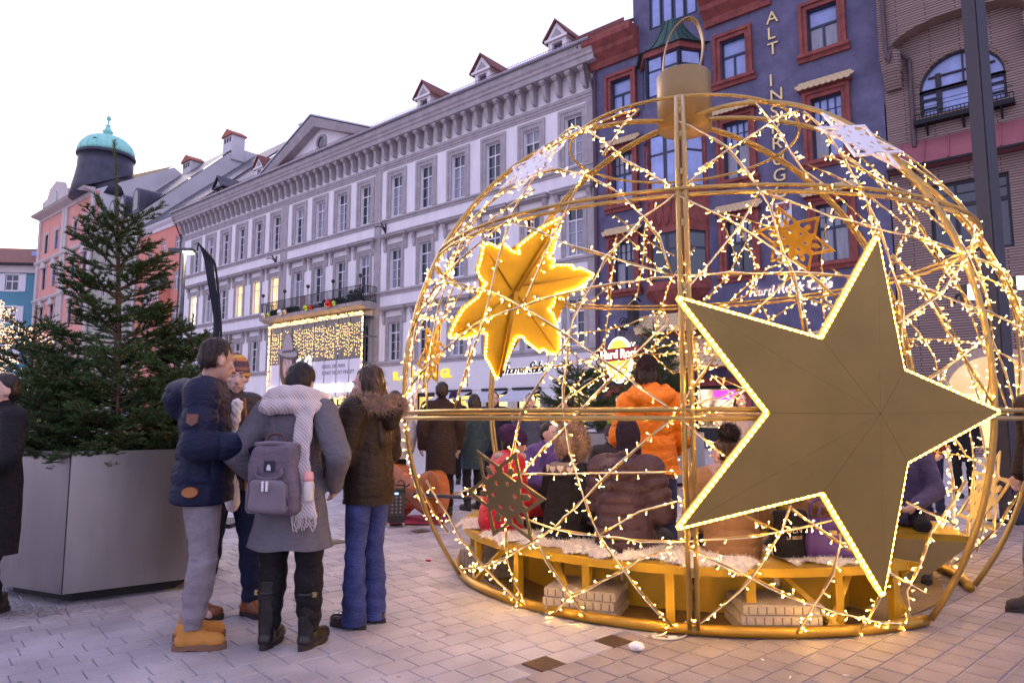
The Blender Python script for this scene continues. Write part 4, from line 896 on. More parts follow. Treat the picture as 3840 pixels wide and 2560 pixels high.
# dome tower
dc = at_depth(398, 600, 84.0); q_ = dc - FP0; ds, do_ = q_.dot(FT), q_.dot(FN)
zt = lambda v: at_depth(398, v, 84.0).z
DR = 100 / F * 84 * 1.0
DT = empty('dome_tower', Vector((dc.x, dc.y, 0)), FROT, 'round corner tower with a verdigris copper dome and finial', 'tower')
z0, z1, z2, z3 = zt(690), zt(592), zt(512), zt(458)
ob('drum', MB().lathe([(DR * 1.16, z0 - 2.2), (DR * 1.10, z0 - .8), (DR * 1.02, z0 + .5), (DR * .965, z0 + 1.6), (DR * .95, z1 - .2)], 32), LEAD, DT, smooth=True)
ob('drum_cornice', MB().lathe([(DR * .93, z1 - .25), (DR * 1.02, z1 - .1), (DR * 1.03, z1 + .15), (DR * .98, z1 + .25)], 32), LEAD, DT)
prof = [(DR * (.97 * math.cos(t) ** .85 + .02), z1 + .25 + (z2 - z1 - .25) * math.sin(t)) for t in [i * (math.pi / 2) / 10 for i in range(10)]]
prof = [p for p in prof if p[0] > DR * .17] + [(DR * .17, z2)]
D = ob('dome', MB().lathe(prof, 36), COPPERL, DT, smooth=True)
mb = MB()
for k in range(18):
    a = 2 * math.pi * k / 18; mb.tube([(r * 1.004 * math.cos(a), r * 1.004 * math.sin(a), z) for r, z in prof], .035, 4)
ob('dome_rib', mb, COPPERL, D)
ob('lantern', MB().lathe([(DR * .18, z2 - .1), (DR * .16, z2 + .4), (DR * .21, z2 + .55), (DR * .13, z2 + .8), (DR * .08, z2 + 1.2), (DR * .10, z2 + 1.35), (DR * .035, z2 + 1.6), (DR * .03, z2 + 2.0), (DR * .08, z2 + 2.15), (DR * .09, z2 + 2.4), (DR * .05, z2 + 2.6), (.01, z2 + 2.8)], 16), COPPERL, DT, smooth=True)
for a in (2.35, .25):
    p = Vector((DR * .86 * math.cos(a), DR * .86 * math.sin(a), z1 + (z2 - z1) * .42)); M = Matrix.Translation(p) @ Matrix.Rotation(a, 4, 'Z')
    mb = MB(); mb.tube([M @ Vector((.12, .38 * math.cos(t), .38 * math.sin(t))) for t in [2 * math.pi * j / 14 for j in range(14)]], .1, 6, close=True); ob('oculus', mb, COPPERL, D)
    mb = MB(); mb.add([M @ Vector((.14, .36 * math.cos(t), .36 * math.sin(t))) for t in [2 * math.pi * j / 14 for j in range(14)]], [tuple(range(14))]); ob('oculus_pane', mb, BLACKM, D)
# teal house at the end of the street
th = at_depth(165, 1500, 95.0); TB = empty('teal_house', (th.x, th.y, 0), R_(-174), 'teal house with white shutters and a red tiled roof behind the firs', 'house')
def tp(u, v): p = at_depth(u, v, 95.0); return th.x - p.x, p.z
hs = []; wins = []
for v0, v1 in ((1032, 1092), (1152, 1212), (1268, 1335)):
    for k in range(4):
        u = 53 - k * 118 - (v0 - 1032) * .09; s, za = tp(u, v1); _, zb = tp(u, v0); hs.append((s - .85, s + .85, za, zb)); wins.append((s, za, zb))
ez = tp(100, 1000)[1]
ob('wall', wall(0, 30, 0, ez, hs, .2), TEAL, TB)
for s, za, zb in wins:
    window(TB, s, za, 1.68, zb - za, -.1, FRAMEW, GLASSD, top=.42, cols=2, rows=1, bar=.08)
    for sg in (-1, 1):
        mb = MB(); x0 = s + sg * 1.35
        mb.box(x0 - .45, x0 + .45, .02, .06, za - .1, zb + .1)
        for j in range(9): zz_ = za + (zb - za) * (j + .5) / 9; mb.box(x0 - .36, x0 + .36, .06, .085, zz_ - .08, zz_ + .05)
        ob('shutter', mb, FRAMEW, TB)
    ob('lintel', MB().box(s - .95, s + .95, .0, .05, zb, zb + .18), FRAMEW, TB); ob('sill', MB().box(s - 1.0, s + 1.0, 0, .12, za - .16, za), FRAMEW, TB)
mb = MB(); mb.box(-.3, 30, 0, .35, ez - 1.0, ez); ob('eave_band', mb, STONEW, TB)
mb = MB(); mb.box(-.6, 30, -.2, .9, ez, ez + .3); ob('gutter', mb, BLACKM, TB)
rz_ = tp(120, 880)[1]
mb = MB(); mb.add([(-.6, .9, ez + .25), (30, .9, ez + .25), (30, -9, rz_), (3.0, -9, rz_), (-.6, -18, ez + .2)], [(0, 1, 2, 3), (0, 3, 4)]); TR = ob('roof', mb, TILE_R, TB)
mb = MB(); mb.box(4.0, 5.2, -4.2, -3.9, (ez + rz_) / 2 - .5, (ez + rz_) / 2 + .7); ob('roof_window', mb, GLASSB, TR)
# ================================================================== the giant walk-in bauble
GOLD = mat('gold_paint', (0.42, 0.24, 0.025), 0.38, 0.55, var=0.10, scale=4, spec=0.5)
GOLDT = mat('gold_tube', (0.40, 0.275, 0.09), 0.36, 0.6, var=0.12, scale=5)
STARM = mat('champagne_gold_sheet', (0.29, 0.185, 0.048), 0.40, 0.4, var=0.16, scale=1.5, spec=0.45)
WHITEP = mat('white_sheet', (0.75, 0.72, 0.74), 0.45, var=0.05)
CABLE = mat('white_cable', (0.75, 0.68, 0.55), 0.5, var=0.1)
LED = emat('led_warm', (1.0, 0.50, 0.11), 1.6); CHIP = emat('led_chip', (1.0, 0.54, 0.10), 560.0)
ROPE = emat('led_rope_yellow', (1.0, 0.50, 0.045), 3.2)
BC = Vector((1.664, 6.593, 1.576)); BR_ = 2.671
BFD = math.atan2(-BC.y, -BC.x)                       # direction from the bauble's axis to the camera
BA = empty('giant_bauble', (BC.x, BC.y, 0), 0, 'giant walk-in gold wire bauble covered in fairy lights', 'decoration')
OFF = Vector((BC.x, BC.y, 0))
def L_(p): return Vector(p) - OFF                    # world -> local of the bauble
def bp(az, lat, r=BR_):
    """point on the sphere: az degrees from the camera side (positive to the viewer's right), latitude in degrees"""
    a = BFD + R_(az); l = R_(lat); return BC + Vector((math.cos(a) * math.cos(l), math.sin(a) * math.cos(l), math.sin(l))) * r
LG = -math.degrees(math.asin((BC.z - .05) / BR_))     # latitude of the ground ring
def sph(u, v, far=False, r=BR_):
    d = ray(u, v).normalized(); oc = EYE - BC; b = oc.dot(d); c = oc.length_squared - r * r; D = b * b - c
    if D < 0: p = EYE + d * (-b); return BC + (p - BC).normalized() * r
    return EYE + d * (-b + (math.sqrt(D) if far else -math.sqrt(D)))
def arc(points, step=.12):
    """great-circle polyline through points on the sphere"""
    out = []
    for a, b in zip(points, points[1:]):
        va, vb = (a - BC).normalized(), (b - BC).normalized(); ang = va.angle(vb); n = max(1, int(ang * BR_ / step))
        for i in range(n):
            t = i / n; s = math.sin(ang)
            v = va if s < 1e-6 else (va * math.sin((1 - t) * ang) + vb * math.sin(t * ang)) / s
            out.append(BC + v * BR_)
    out.append(points[-1]); return out
def twin(path, gap, r, axis):
    """pair of parallel tubes"""
    mb = MB()
    for s in (-1, 1):
        mb.tube([L_(p + axis(p) * s * gap / 2) for p in path], r, 8)
    return mb
for az, lo in ((0, LG), (-60, LG), (-120, LG), (180, LG), (120, LG), (43, LG), (77, LG)):
    path = [bp(az, lo + (90 - lo) * i / 40) for i in range(41)]
    a = BFD + R_(az); tn = Vector((-math.sin(a), math.cos(a), 0))
    if az in (43, 77): mb = MB().tube([L_(p) for p in path], .020, 10)
    else: mb = twin(path, .048, .0155, lambda p: tn)
    ob('rib', mb, GOLDT, BA, smooth=True)
    if az == 0:
        mb = MB()
        for i in range(0, 38, 3): p = path[i]; mb.box(-.012, .012, -.012, .012, -.02, .02, Matrix.Translation(L_(p)))
        ob('rib_spacer', mb, GOLDT, BA, kind='stuff')
for lat, r, gap in ((26.7, .014, .042), (-4.4, .0155, .05)):
    path = [bp(a, lat) for a in range(0, 360, 4)]
    mb = MB()
    for s in (-1, 1): mb.tube([L_(p + Vector((0, 0, s * gap / 2))) for p in path], r, 8, close=True)
    ob('ring', mb, GOLDT, BA, smooth=True)
for lat in (66,):
    mb = MB().tube([L_(bp(a, lat)) for a in range(0, 360, 5)], .014, 6, close=True); ob('ring', mb, GOLDT, BA, smooth=True)
rc = math.sqrt(BR_ ** 2 - BC.z ** 2)
def arc_xy(a0, a1, r, z, n=60): return [Vector((r * math.cos(BFD + R_(a0 + (a1 - a0) * i / n)), r * math.sin(BFD + R_(a0 + (a1 - a0) * i / n)), z)) for i in range(n + 1)]
ob('base_ring', MB().tube(arc_xy(-284, 43, rc, .036, 120), .036, 10), GOLD, BA, smooth=True)
# struts traced on the near half; each one a tube with a light string on it
PX = [
 [(2331, 600), (2529, 706)], [(2160, 645), (2340, 735), (2413, 816), (2470, 894), (2520, 1030)], [(2529, 735), (2413, 816), (2278, 963), (2160, 1170), (2146, 1200), (2109, 1539), (2158, 1771), (2240, 1999), (2332, 2130), (2520, 2345)],
 [(1919, 833), (2160, 930), (2278, 963), (2529, 1035)], [(2548, 735), (2772, 849), (2994, 996), (3149, 1130)], [(2764, 600), (2850, 716), (2886, 770), (2935, 947), (2976, 1028), (3013, 1240)],
 [(2552, 710), (2690, 600)], [(2540, 1118), (2650, 1000), (2772, 849), (2850, 720)], [(2866, 727), (3108, 808), (3296, 861), (3614, 955), (3838, 1061)], [(2813, 1188), (2964, 1036)],
 [(2529, 1035), (2740, 1026), (2976, 1028), (3240, 1040)], [(2529, 1035), (2160, 1090), (1962, 1147), (1807, 1204), (1636, 1339), (1513, 1526)], [(1599, 1057), (1685, 1057), (1807, 1086), (1962, 1147), (2134, 1263), (2325, 1396), (2525, 1540)],
 [(2134, 767), (2044, 959), (1962, 1140)], [(1913, 830), (1844, 1086), (1820, 1192), (1740, 1420), (1700, 1545)], [(1913, 820), (1750, 955), (1660, 1041), (1545, 1240)], [(1746, 877), (1685, 1028), (1632, 1212), (1600, 1545)],
 [(2134, 1265), (1958, 1545), (1900, 1840), (1905, 2110), (1983, 2290)], [(2495, 1212), (2191, 1530), (1958, 1771), (1700, 1850)], [(1920, 800), (2011, 653), (2044, 600), (2160, 470)], [(2200, 650), (2134, 760)], [(1990, 658), (2093, 637), (2200, 655)],
 [(1958, 1776), (2240, 1772), (2529, 1768)], [(2548, 1567), (2739, 1726)], [(2511, 1571), (2303, 1759), (2080, 1976), (1891, 2091), (1721, 2130)], [(2552, 1522), (2690, 1326)], [(2552, 1526), (2700, 1490), (2796, 1453)],
 [(1959, 1940), (2080, 1982), (2245, 2008), (2400, 2025), (2543, 2030), (2740, 2016), (2926, 1994), (3120, 1950), (3150, 1940)], [(2525, 2045), (2395, 2100), (2148, 2231), (2055, 2314)], [(2540, 1880), (2400, 1916), (2245, 2005)],
 [(1600, 1800), (1682, 1931), (1721, 2008), (1813, 2120), (1925, 2231), (1983, 2300)], [(2022, 2038), (2051, 2100), (2133, 2217), (2215, 2335)], [(2562, 2042), (2810, 2159), (3071, 2275), (3300, 2330), (3401, 2340)],
 [(2965, 1892), (2931, 1994), (2814, 2164), (2771, 2217), (2587, 2362)], [(2790, 1931), (2926, 1994)], [(2965, 1907), (3047, 1965), (3219, 2086), (3355, 2159), (3481, 2231)], [(3151, 2000), (3151, 2047), (3122, 2149), (2984, 2377)],
 [(3622, 1800), (3491, 1994), (3403, 2212), (3401, 2338)], [(3330, 2160), (3292, 2251), (3224, 2372)], [(3399, 1882), (3578, 1965)], [(3166, 600), (3219, 690), (3296, 853), (3329, 947), (3370, 1090), (3390, 1330)],
 [(3361, 1057), (3623, 1143), (3832, 1236)], [(3366, 1212), (3533, 1090), (3631, 951), (3651, 845)], [(3341, 959), (3443, 1053), (3549, 1240), (3668, 1429), (3721, 1510)], [(3533, 788), (3623, 951), (3720, 1171)], [(3484, 1416), (3606, 1339), (3717, 1237)],
 [(2265, 584), (2396, 412)], [(2547, 458), (2722, 551), (2850, 712)], [(2624, 640), (2812, 514), (2992, 416)], [(2837, 392), (2890, 457), (2967, 571), (3012, 640), (3130, 720)], [(3012, 420), (3160, 590), (3320, 690), (3533, 785)], [(2200, 490), (2340, 600), (2529, 710)], [(1960, 620), (2090, 540), (2396, 408)]]
STR = [arc([sph(*q) for q in pl]) for pl in PX]
M180 = lambda p, da=180.0, mir=False: (BC + Matrix.Rotation(R_(da), 3, 'Z') @ ((p - BC) if not mir else Vector(((p - BC).x, (p - BC).y, (p - BC).z))))
nearn = len(STR)
for i, pl in enumerate(list(STR)):                               # far half: the same net turned about the axis
    q = [M180(p, 176) for p in pl]
    STR.append(q)
for i in range(nearn):                                      # denser weave on the far side
    STR.append([M180(p, 128 if i % 4 else 222) for p in STR[i]])
for az in (-84, -72, 66, 88, 100):
    for l0, l1, d in ((-30, -4, 14), (-4, 27, -16), (-4, 27, 13), (27, 60, 12), (27, 55, -14)):
        if az == 66 and l1 < 0: continue
        STR.append(arc([bp(az, l0), bp(az + d, l1)]))
for pl in STR:
    ob('strut', MB().tube([L_(p) for p in pl], .0075, 6), GOLDT, BA, smooth=True)
# light strings: cable wound on the struts, lamps every few centimetres
cab = MB(); lamps = []
UPV = Vector((0, 0, 1))
for si, pl in enumerate(STR):
    path = []; acc = 0.0; nxt = random.uniform(.02, .08)
    for a, b in zip(pl, pl[1:]):
        L = (b - a).length; d = (b - a).normalized(); nrm = ((a + b) / 2 - BC).normalized(); sd = d.cross(nrm)
        path.append(a + sd * random.uniform(-.012, .012) + nrm * random.uniform(.004, .012))
        while nxt < acc + L:
            p = a + d * (nxt - acc)
            for _ in range(1 if random.random() < .66 else 2):
                dr = (sd * random.uniform(-1, 1) + nrm * random.uniform(-.8, 1.0) + Vector((0, 0, -.3)) + d * random.uniform(-.9, .9)).normalized()
                lamps.append((p + dr * .012, dr))
            nxt += random.choice((.035, .055, .08, .12))
        acc += L
    path.append(pl[-1])
    if len(path) > 2: cab.tube([L_(p) for p in path], .0036, 4)
ob('light_cable', cab, CABLE, BA, kind='stuff')
lamp = MB().lathe([(.0015, 0), (.0028, .002), (.0033, .016), (.0026, .020)], 5); nbody = len(lamp.f); lamp.sphere((0, 0, .022), .0019, 5, 3); nchip = len(lamp.f) - nbody
lampm = lamp.mesh('fairy_lamp'); lampm.materials.append(LED); lampm.materials.append(CHIP); lampm.polygons.foreach_set('material_index', [0] * nbody + [1] * nchip)
lamps.sort(key=lambda q: (q[0] - EYE).length)
for p, d in lamps[:296]:
    o = ob('fairy_lamp', lampm, None, BA, loc=L_(p)); o.scale = (random.uniform(.8, 1.3),) * 3; o.rotation_euler = d.to_track_quat('Z', 'X').to_euler()
lv = np.array(lamp.v); lf = [f for f in lamp.f]
fl = MB()
for p, d in lamps[296:]:
    m3 = np.array(d.to_track_quat('Z', 'X').to_matrix()); fl.add((lv @ m3.T) * random.uniform(.75, 1.35) + np.array(L_(p)), lf)
flm = fl.mesh('fairy_lamp_mass'); flm.materials.append(LED); flm.materials.append(CHIP); flm.polygons.foreach_set('material_index', ([0] * nbody + [1] * nchip) * (len(lamps) - 296)); ob('fairy_lamp_mass', flm, None, BA, kind='stuff')
# cap and hanging loop
cc = Vector((.06, .05, 0))
ob('cap', MB().lathe([(.265, 4.20), (.265, 4.745), (.258, 4.755), (.01, 4.76)], 40, cc), mat('matt_gold_cap', (0.27, .185, .085), .45, .6, var=.04), BA, smooth=True)
lp = [(-.205, 4.70), (-.19, 4.95), (-.12, 5.2), (.02, 5.36), (.14, 5.34), (.205, 5.15), (.19, 4.95), (.13, 4.76), (.13, 4.72)]
pth = catmull([Vector((x, 0, z)) for x, z in lp], 6); mb = MB(); rings = []
for i, p in enumerate(pth):
    d = (pth[min(i + 1, len(pth) - 1)] - pth[max(i - 1, 0)]).normalized(); n_ = Vector((d.z, 0, -d.x))
    rings.append([cc + p + n_ * a + Vector((0, b, 0)) for a, b in ((-.006, -.032), (.006, -.032), (.006, .032), (-.006, .032))])
ob('hanging_loop', mb.loft(rings), MATS['matt_gold_cap'], BA)
# big five-pointed star panel
sa = BFD + R_(22.6); sn = Vector((math.cos(sa) * math.cos(.064), math.sin(sa) * math.cos(.064), -math.sin(.064))); sx_ = Vector((-math.sin(sa), math.cos(sa), 0)); sy_ = sn.cross(sx_)
sc0 = Vector((BC.x, BC.y, 1.373)) + Vector((math.cos(sa), math.sin(sa), 0)) * 2.70
poly = []
for k in range(5):
    for r, a in ((1.175, 72 * k - .1), (.495, 72 * k + 36)): poly.append((r * math.cos(R_(a)), r * math.sin(R_(a))))
spx = [(2290, 945), (2072, 850), (2012, 550), (1885, 780), (1563, 688), (1765, 948), (1563, 1208), (1888, 1128), (2025, 1360), (2080, 1060)]
poly = []
for u, v in spx:                                                 # outline traced on the star's own plane
    d = ray(u * 1.6327, v * 1.6327); w_ = EYE + d * ((sc0 - EYE).dot(sn) / d.dot(sn)) - sc0; poly.append((w_.dot(sx_), w_.dot(sy_)))
def onstar(p, q, h): return L_(sc0 + sx_ * p + sy_ * q + sn * h)
ST = empty('star_panel'); ST.parent = BA
for half in (0, 1):
    pass
for k in range(10):                                              # ten folded sheets meeting in the middle, with fine joints
    a, b = poly[k], poly[(k + 1) % 10]; g = .0022
    mid = ((a[0] + b[0]) / 3, (a[1] + b[1]) / 3)
    tri = [(x + (mid[0] - x) * .0035, y + (mid[1] - y) * .0035) for x, y in ((0, 0), a, b)]
    mb = MB(); bul = .012 if k % 2 == 0 else .010
    mb.add([onstar(*tri[0], .021), onstar(*tri[1], .02), onstar(*tri[2], .02), onstar(*tri[0], -.02), onstar(*tri[1], -.02), onstar(*tri[2], -.02)], [(0, 1, 2), (5, 4, 3), (0, 3, 4, 1), (1, 4, 5, 2), (2, 5, 3, 0)])
    ob('sheet', mb, STARM, ST)
mb = MB()
for k in range(10):
    a, b = Vector(poly[k]), Vector(poly[(k + 1) % 10]); mb.tube([onstar(a.x, a.y, -.035), onstar(b.x, b.y, -.035)], .014, 6)
ob('edge_frame', mb, GOLDT, ST)
mb = MB(); bul = MB()
for k in range(10):
    a, b = Vector(poly[k]) * 1.016, Vector(poly[(k + 1) % 10]) * 1.016; mb.tube([onstar(a.x, a.y, .0), onstar(b.x, b.y, .0)], .0125, 6)
    n = int((b - a).length / .034)
    for i in range(n): p = a.lerp(b, (i + .5) / n); bul.sphere(onstar(p.x, p.y, .012), .0095, 6, 4)
ob('light_rope', mb, ROPE, ST); ob('rope_lamps', bul, emat('rope_lamp', (1, .56, .09), 14), ST, kind='stuff')
# gold leaf panel on the far side
lfp = [(1610, 520, 0), (1600, 620, 0), (1560, 740, 0), (1540, 830, 0), (1490, 890, 0), (1550, 905, 0), (1520, 990, 0), (1560, 955, 0), (1720, 960, 0), (1720, 1000, 0), (1790, 985, 0), (1910, 1040, 0), (1800, 1150, 0), (1700, 1195, 0), (1560, 1225, 0), (1545, 1320, 0), (1490, 1375, 0), (1535, 1395, 0), (1570, 1500, 0),
       (1600, 120, 1), (1600, 300, 1), (1510, 300, 1), (1440, 250, 1), (1420, 285, 1), (1290, 190, 1), (1260, 140, 1), (1200, 150, 1), (1180, 190, 1), (1090, 420, 1), (1020, 535, 1), (950, 385, 1), (915, 330, 1), (930, 110, 1), (870, 110, 1), (740, 160, 1), (580, 150, 1), (640, 10, 1),
       (720, 1350, 0), (860, 1240, 0), (885, 1165, 0), (930, 1130, 0), (870, 1080, 0), (840, 1000, 0), (870, 930, 0), (900, 770, 0), (950, 755, 0), (1040, 800, 0), (1080, 755, 0), (1160, 830, 0), (1235, 855, 0), (1210, 790, 0), (1350, 680, 0), (1430, 615, 0)]
pc = sph(1935, 1140, True); pn = (pc - BC).normalized(); pc = BC + pn * 2.40
def onpl(u, v):
    d = ray(u, v); return EYE + d * ((pc - EYE).dot(pn) / d.dot(pn))
lw = [onpl(1440 + x * .4082, (600 if not k else 1200) + y * .4082) for x, y, k in lfp]
px_ = pn.cross(UPV).normalized(); py_ = px_.cross(pn)
l2 = [((p - pc).dot(px_), (p - pc).dot(py_)) for p in lw]
LP = empty('leaf_panel'); LP.parent = BA
bm = bmesh.new(); vs = [bm.verts.new(L_(pc + px_ * a + py_ * b + pn * .02)) for a, b in l2]; f = bm.faces.new(vs); bmesh.ops.triangulate(bm, faces=[f])
r = bmesh.ops.extrude_face_region(bm, geom=bm.faces[:]); bmesh.ops.translate(bm, verts=[g for g in r['geom'] if isinstance(g, bmesh.types.BMVert)], vec=-pn * .04); bmesh.ops.recalc_face_normals(bm, faces=bm.faces[:])
me = bpy.data.meshes.new('leaf_sheet'); bm.to_mesh(me); bm.free(); ob('leaf_sheet', me, mat('gold_leaf_sheet', (.70, .45, .035), .4, .35, var=.06), LP)
mb = MB(); bul = MB()
for a, b in zip(l2, l2[1:] + l2[:1]):
    A = pc + px_ * a[0] + py_ * a[1] - pn * .035; B = pc + px_ * b[0] + py_ * b[1] - pn * .035; mb.tube([L_(A), L_(B)], .010, 5)
    n = max(1, int((B - A).length / .05))
    for i in range(n): bul.sphere(L_(A.lerp(B, (i + .5) / n)), .013, 6, 4)
ob('light_rope', mb, ROPE, LP); ob('rope_lamps', bul, MATS['rope_lamp'], LP, kind='stuff')
mb = MB()
for a, b in (((1610, 530, 0), (1195, 1190, 0)), ((1195, 1190, 0), (1040, 500, 1))):
    A, B = [onpl(1440 + q[0] * .4082, (600 if not q[2] else 1200) + q[1] * .4082) - pn * .05 for q in (a, b)]; mb.tube([L_(A), L_(B)], .03, 8)
for e in ((1230, 1150, 0, 1880, 1050, 0), (1180, 1220, 0, 640, 120, 1), (1200, 1220, 0, 1570, 270, 1), (1160, 1180, 0, 920, 800, 0)):
    A = onpl(1440 + e[0] * .4082, (600 if not e[2] else 1200) + e[1] * .4082) - pn * .03; B = onpl(1440 + e[3] * .4082, (600 if not e[5] else 1200) + e[4] * .4082) - pn * .03; mb.tube([L_(A), L_(B)], .012, 6)
ob('leaf_vein', mb, GOLD, LP, smooth=True)
# snowflake panels
def snowflake(c, n, r, m, roll=0.0, th=.012, label=None):
    x = n.cross(UPV); x = x.normalized() if x.length > .1 else Vector((1, 0, 0)); y = x.cross(n).normalized()
    mb = MB()
    def P(p, h): return L_(c + x * (p[0] * r) + y * (p[1] * r) + n * h)
    def piece(poly):
        k = len(poly); mb.add([P(p, -th / 2) for p in poly] + [P(p, th / 2) for p in poly], [tuple(range(k - 1, -1, -1)), tuple(range(k, 2 * k))] + [(i, (i + 1) % k, k + (i + 1) % k, k + i) for i in range(k)])
    def pol(rad, a): return (rad * math.cos(a), rad * math.sin(a))
    hexr = .40
    for k in range(6):
        a = roll + k * math.pi / 3; h = math.pi / 6
        ux, uy = math.cos(a), math.sin(a); vx, vy = -uy, ux; B = lambda t, w_: (ux * t + vx * w_, uy * t + vy * w_)
        Q1, Q2, Mo, D0, Dr, Dl, Do = pol(hexr, a - h), pol(hexr, a + h), B(hexr * math.cos(h), 0), B(.205, 0), B(.27, -.055), B(.27, .055), B(.335, 0)
        piece([(0, 0), Q1, Dr, D0]); piece([Q1, Mo, Do, Dr]); piece([Mo, Q2, Dl, Do]); piece([Q2, (0, 0), D0, Dl])
        # kite frame: outer base/left/tip/right, inner copy cut out, with a middle bar and two chevron teeth
        O = [pol(hexr * math.cos(h), a), pol(.57, a + h), pol(1.0, a), pol(.57, a - h)]
        bl, br_ = pol(hexr, a + h), pol(hexr, a - h)
        I = [pol(.455, a + .36), pol(.56, a + .37), pol(.85, a), pol(.56, a - .37), pol(.455, a - .36)]
        piece([bl, O[1], I[1], I[0]]); piece([O[1], O[2], I[2], I[1]]); piece([O[2], O[3], I[3], I[2]]); piece([O[3], br_, I[4], I[3]])
        piece([bl, I[0], I[4], br_])
        s = .06; ux, uy = math.cos(a), math.sin(a); vx, vy = -uy, ux
        B = lambda t, w_: (ux * t + vx * w_, uy * t + vy * w_)
        piece([B(.449, -s), B(.58, -s), B(.64, 0), B(.58, s), B(.449, s)])
        pass
    return ob('snowflake_panel', mb, m, BA)
DKG = mat('dark_gold_sheet', (.27, .20, .085), .45, .45, var=.05)
def flake_px(u, v, far, r, m, roll=0.0, flat=None):
    p = sph(u, v, far); n = (p - BC).normalized()
    snowflake(BC + n * (BR_ + (-.06 if far else .03)), n, r, m, roll)
flake_px(1903, 1850, False, .35, DKG, R_(0)); flake_px(2985, 890, True, .46, mat('amber_sheet', (.50, .30, .04), .4, .4, var=.05), R_(88))
flake_px(2000, 640, False, .30, WHITEP, .4); flake_px(3215, 540, False, .36, WHITEP, .2)
flake_px(3715, 1880, True, .44, mat('pale_gold_sheet', (.55, .40, .14), .4, .4, var=.05), .5); flake_px(1600, 1330, True, .40, MATS['amber_sheet'], .3)

# ================================================================== ring bench inside
BE = empty('ring_bench', (BC.x, BC.y, 0), 0, 'curved gold sheet-metal bench running round inside the bauble', 'bench')
def ring_seg(a0, a1, r0, r1, z0, z1, n=28):
    mb = MB(); rings = []
    for i in range(n + 1):
        a = BFD + R_(a0 + (a1 - a0) * i / n); c, s = math.cos(a), math.sin(a)
        rings.append([Vector((c * r, s * r, z)) for r, z in ((r0, z0), (r1, z0), (r1, z1), (r0, z1))])
    return mb.loft(rings)
BENCHG = mat('gold_bench_sheet', (0.50, 0.30, 0.022), 0.40, 0.35, var=0.10, scale=3)
SEATZ = .41; BR0, BR1 = 1.52, 2.12
ob('seat', ring_seg(-128, 41, BR0, BR1, SEATZ - .055, SEATZ), BENCHG, BE)
ob('floor_plate', MB().prism([(1.98 * math.cos(2 * math.pi * i / 64), 1.98 * math.sin(2 * math.pi * i / 64)) for i in range(64)], .002, .012, lambda p, q, h: (p, q, h)), mat('brown_floor_plate', (.20, .125, .045), .6, .1, var=.3, scale=6), BE)
pan = [(-128, -100), (-99, -72), (-71, -53), (-52, -36), (-35, -18), (-17, 0), (1, 19), (21, 40)]
for a0, a1 in pan: ob('riser_panel', ring_seg(a0, a1, BR0 + .12, BR0 + .15, .02, SEATZ - .06, 6), BENCHG, BE)
for a in (-110, -82, -58, -38, -20, -4, 10, 26, 39):
    A = BFD + R_(a); c, s = math.cos(A), math.sin(A)
    M = Matrix.Rotation(A, 4, 'Z')
    mb = MB(); mb.box(BR1 - .10, BR1 - .05, -.028, .028, .01, SEATZ - .056, M); ob('leg', mb, BENCHG, BE)
for a, d in ((-46, -9), (-30, 9), (-64, 8), (16, 9), (31, -8), (39, 2)):
    A0, A1 = BFD + R_(a), BFD + R_(a + d)
    p0 = Vector((math.cos(A0) * (BR1 - .16), math.sin(A0) * (BR1 - .16), SEATZ - .06)); p1 = Vector((math.cos(A1) * (rc - .06), math.sin(A1) * (rc - .06), .03)); ob('brace', MB().tube([p0, p1], .026, 4), BENCHG, BE)
mb = MB(); A = BFD + R_(41); M = Matrix.Rotation(A, 4, 'Z'); mb.add([M @ Vector(p) for p in ((BR0, 0, .02), (BR1 - .35, 0, .02), (BR1 + .06, 0, SEATZ), (BR0, 0, SEATZ), (BR0, .02, .02), (BR1 - .35, .02, .02), (BR1 + .06, .02, SEATZ), (BR0, .02, SEATZ))], [(3, 2, 1, 0), (4, 5, 6, 7), (0, 1, 5, 4), (1, 2, 6, 5), (2, 3, 7, 6)]); ob('end_panel', mb, BENCHG, BE)
BE2 = empty('door_bench', (BC.x, BC.y, 0), 0, 'short gold bench with a dark sloping end panel beyond the doorway of the bauble', 'bench')
ob('seat', ring_seg(79, 150, BR0, BR1 + .05, SEATZ - .05, SEATZ, 14), BENCHG, BE2)
mb = MB(); A = BFD + R_(79); M = Matrix.Rotation(A, 4, 'Z'); mb.add([M @ Vector(p) for p in ((BR0 - .1, 0, .02), (BR1 - .30, 0, .02), (BR1 + .15, 0, SEATZ - .0), (BR0 - .1, 0, SEATZ - .0), (BR0 - .1, .03, .02), (BR1 - .30, .03, .02), (BR1 + .15, .03, SEATZ - .0), (BR0 - .1, .03, SEATZ - .0))], [(3, 2, 1, 0), (4, 5, 6, 7), (0, 1, 5, 4), (1, 2, 6, 5), (2, 3, 7, 6)]); ob('end_panel', mb, DKG, BE2)
ob('riser_panel', ring_seg(80, 149, BR0 + .12, BR0 + .15, .02, SEATZ - .06, 8), BENCHG, BE2)
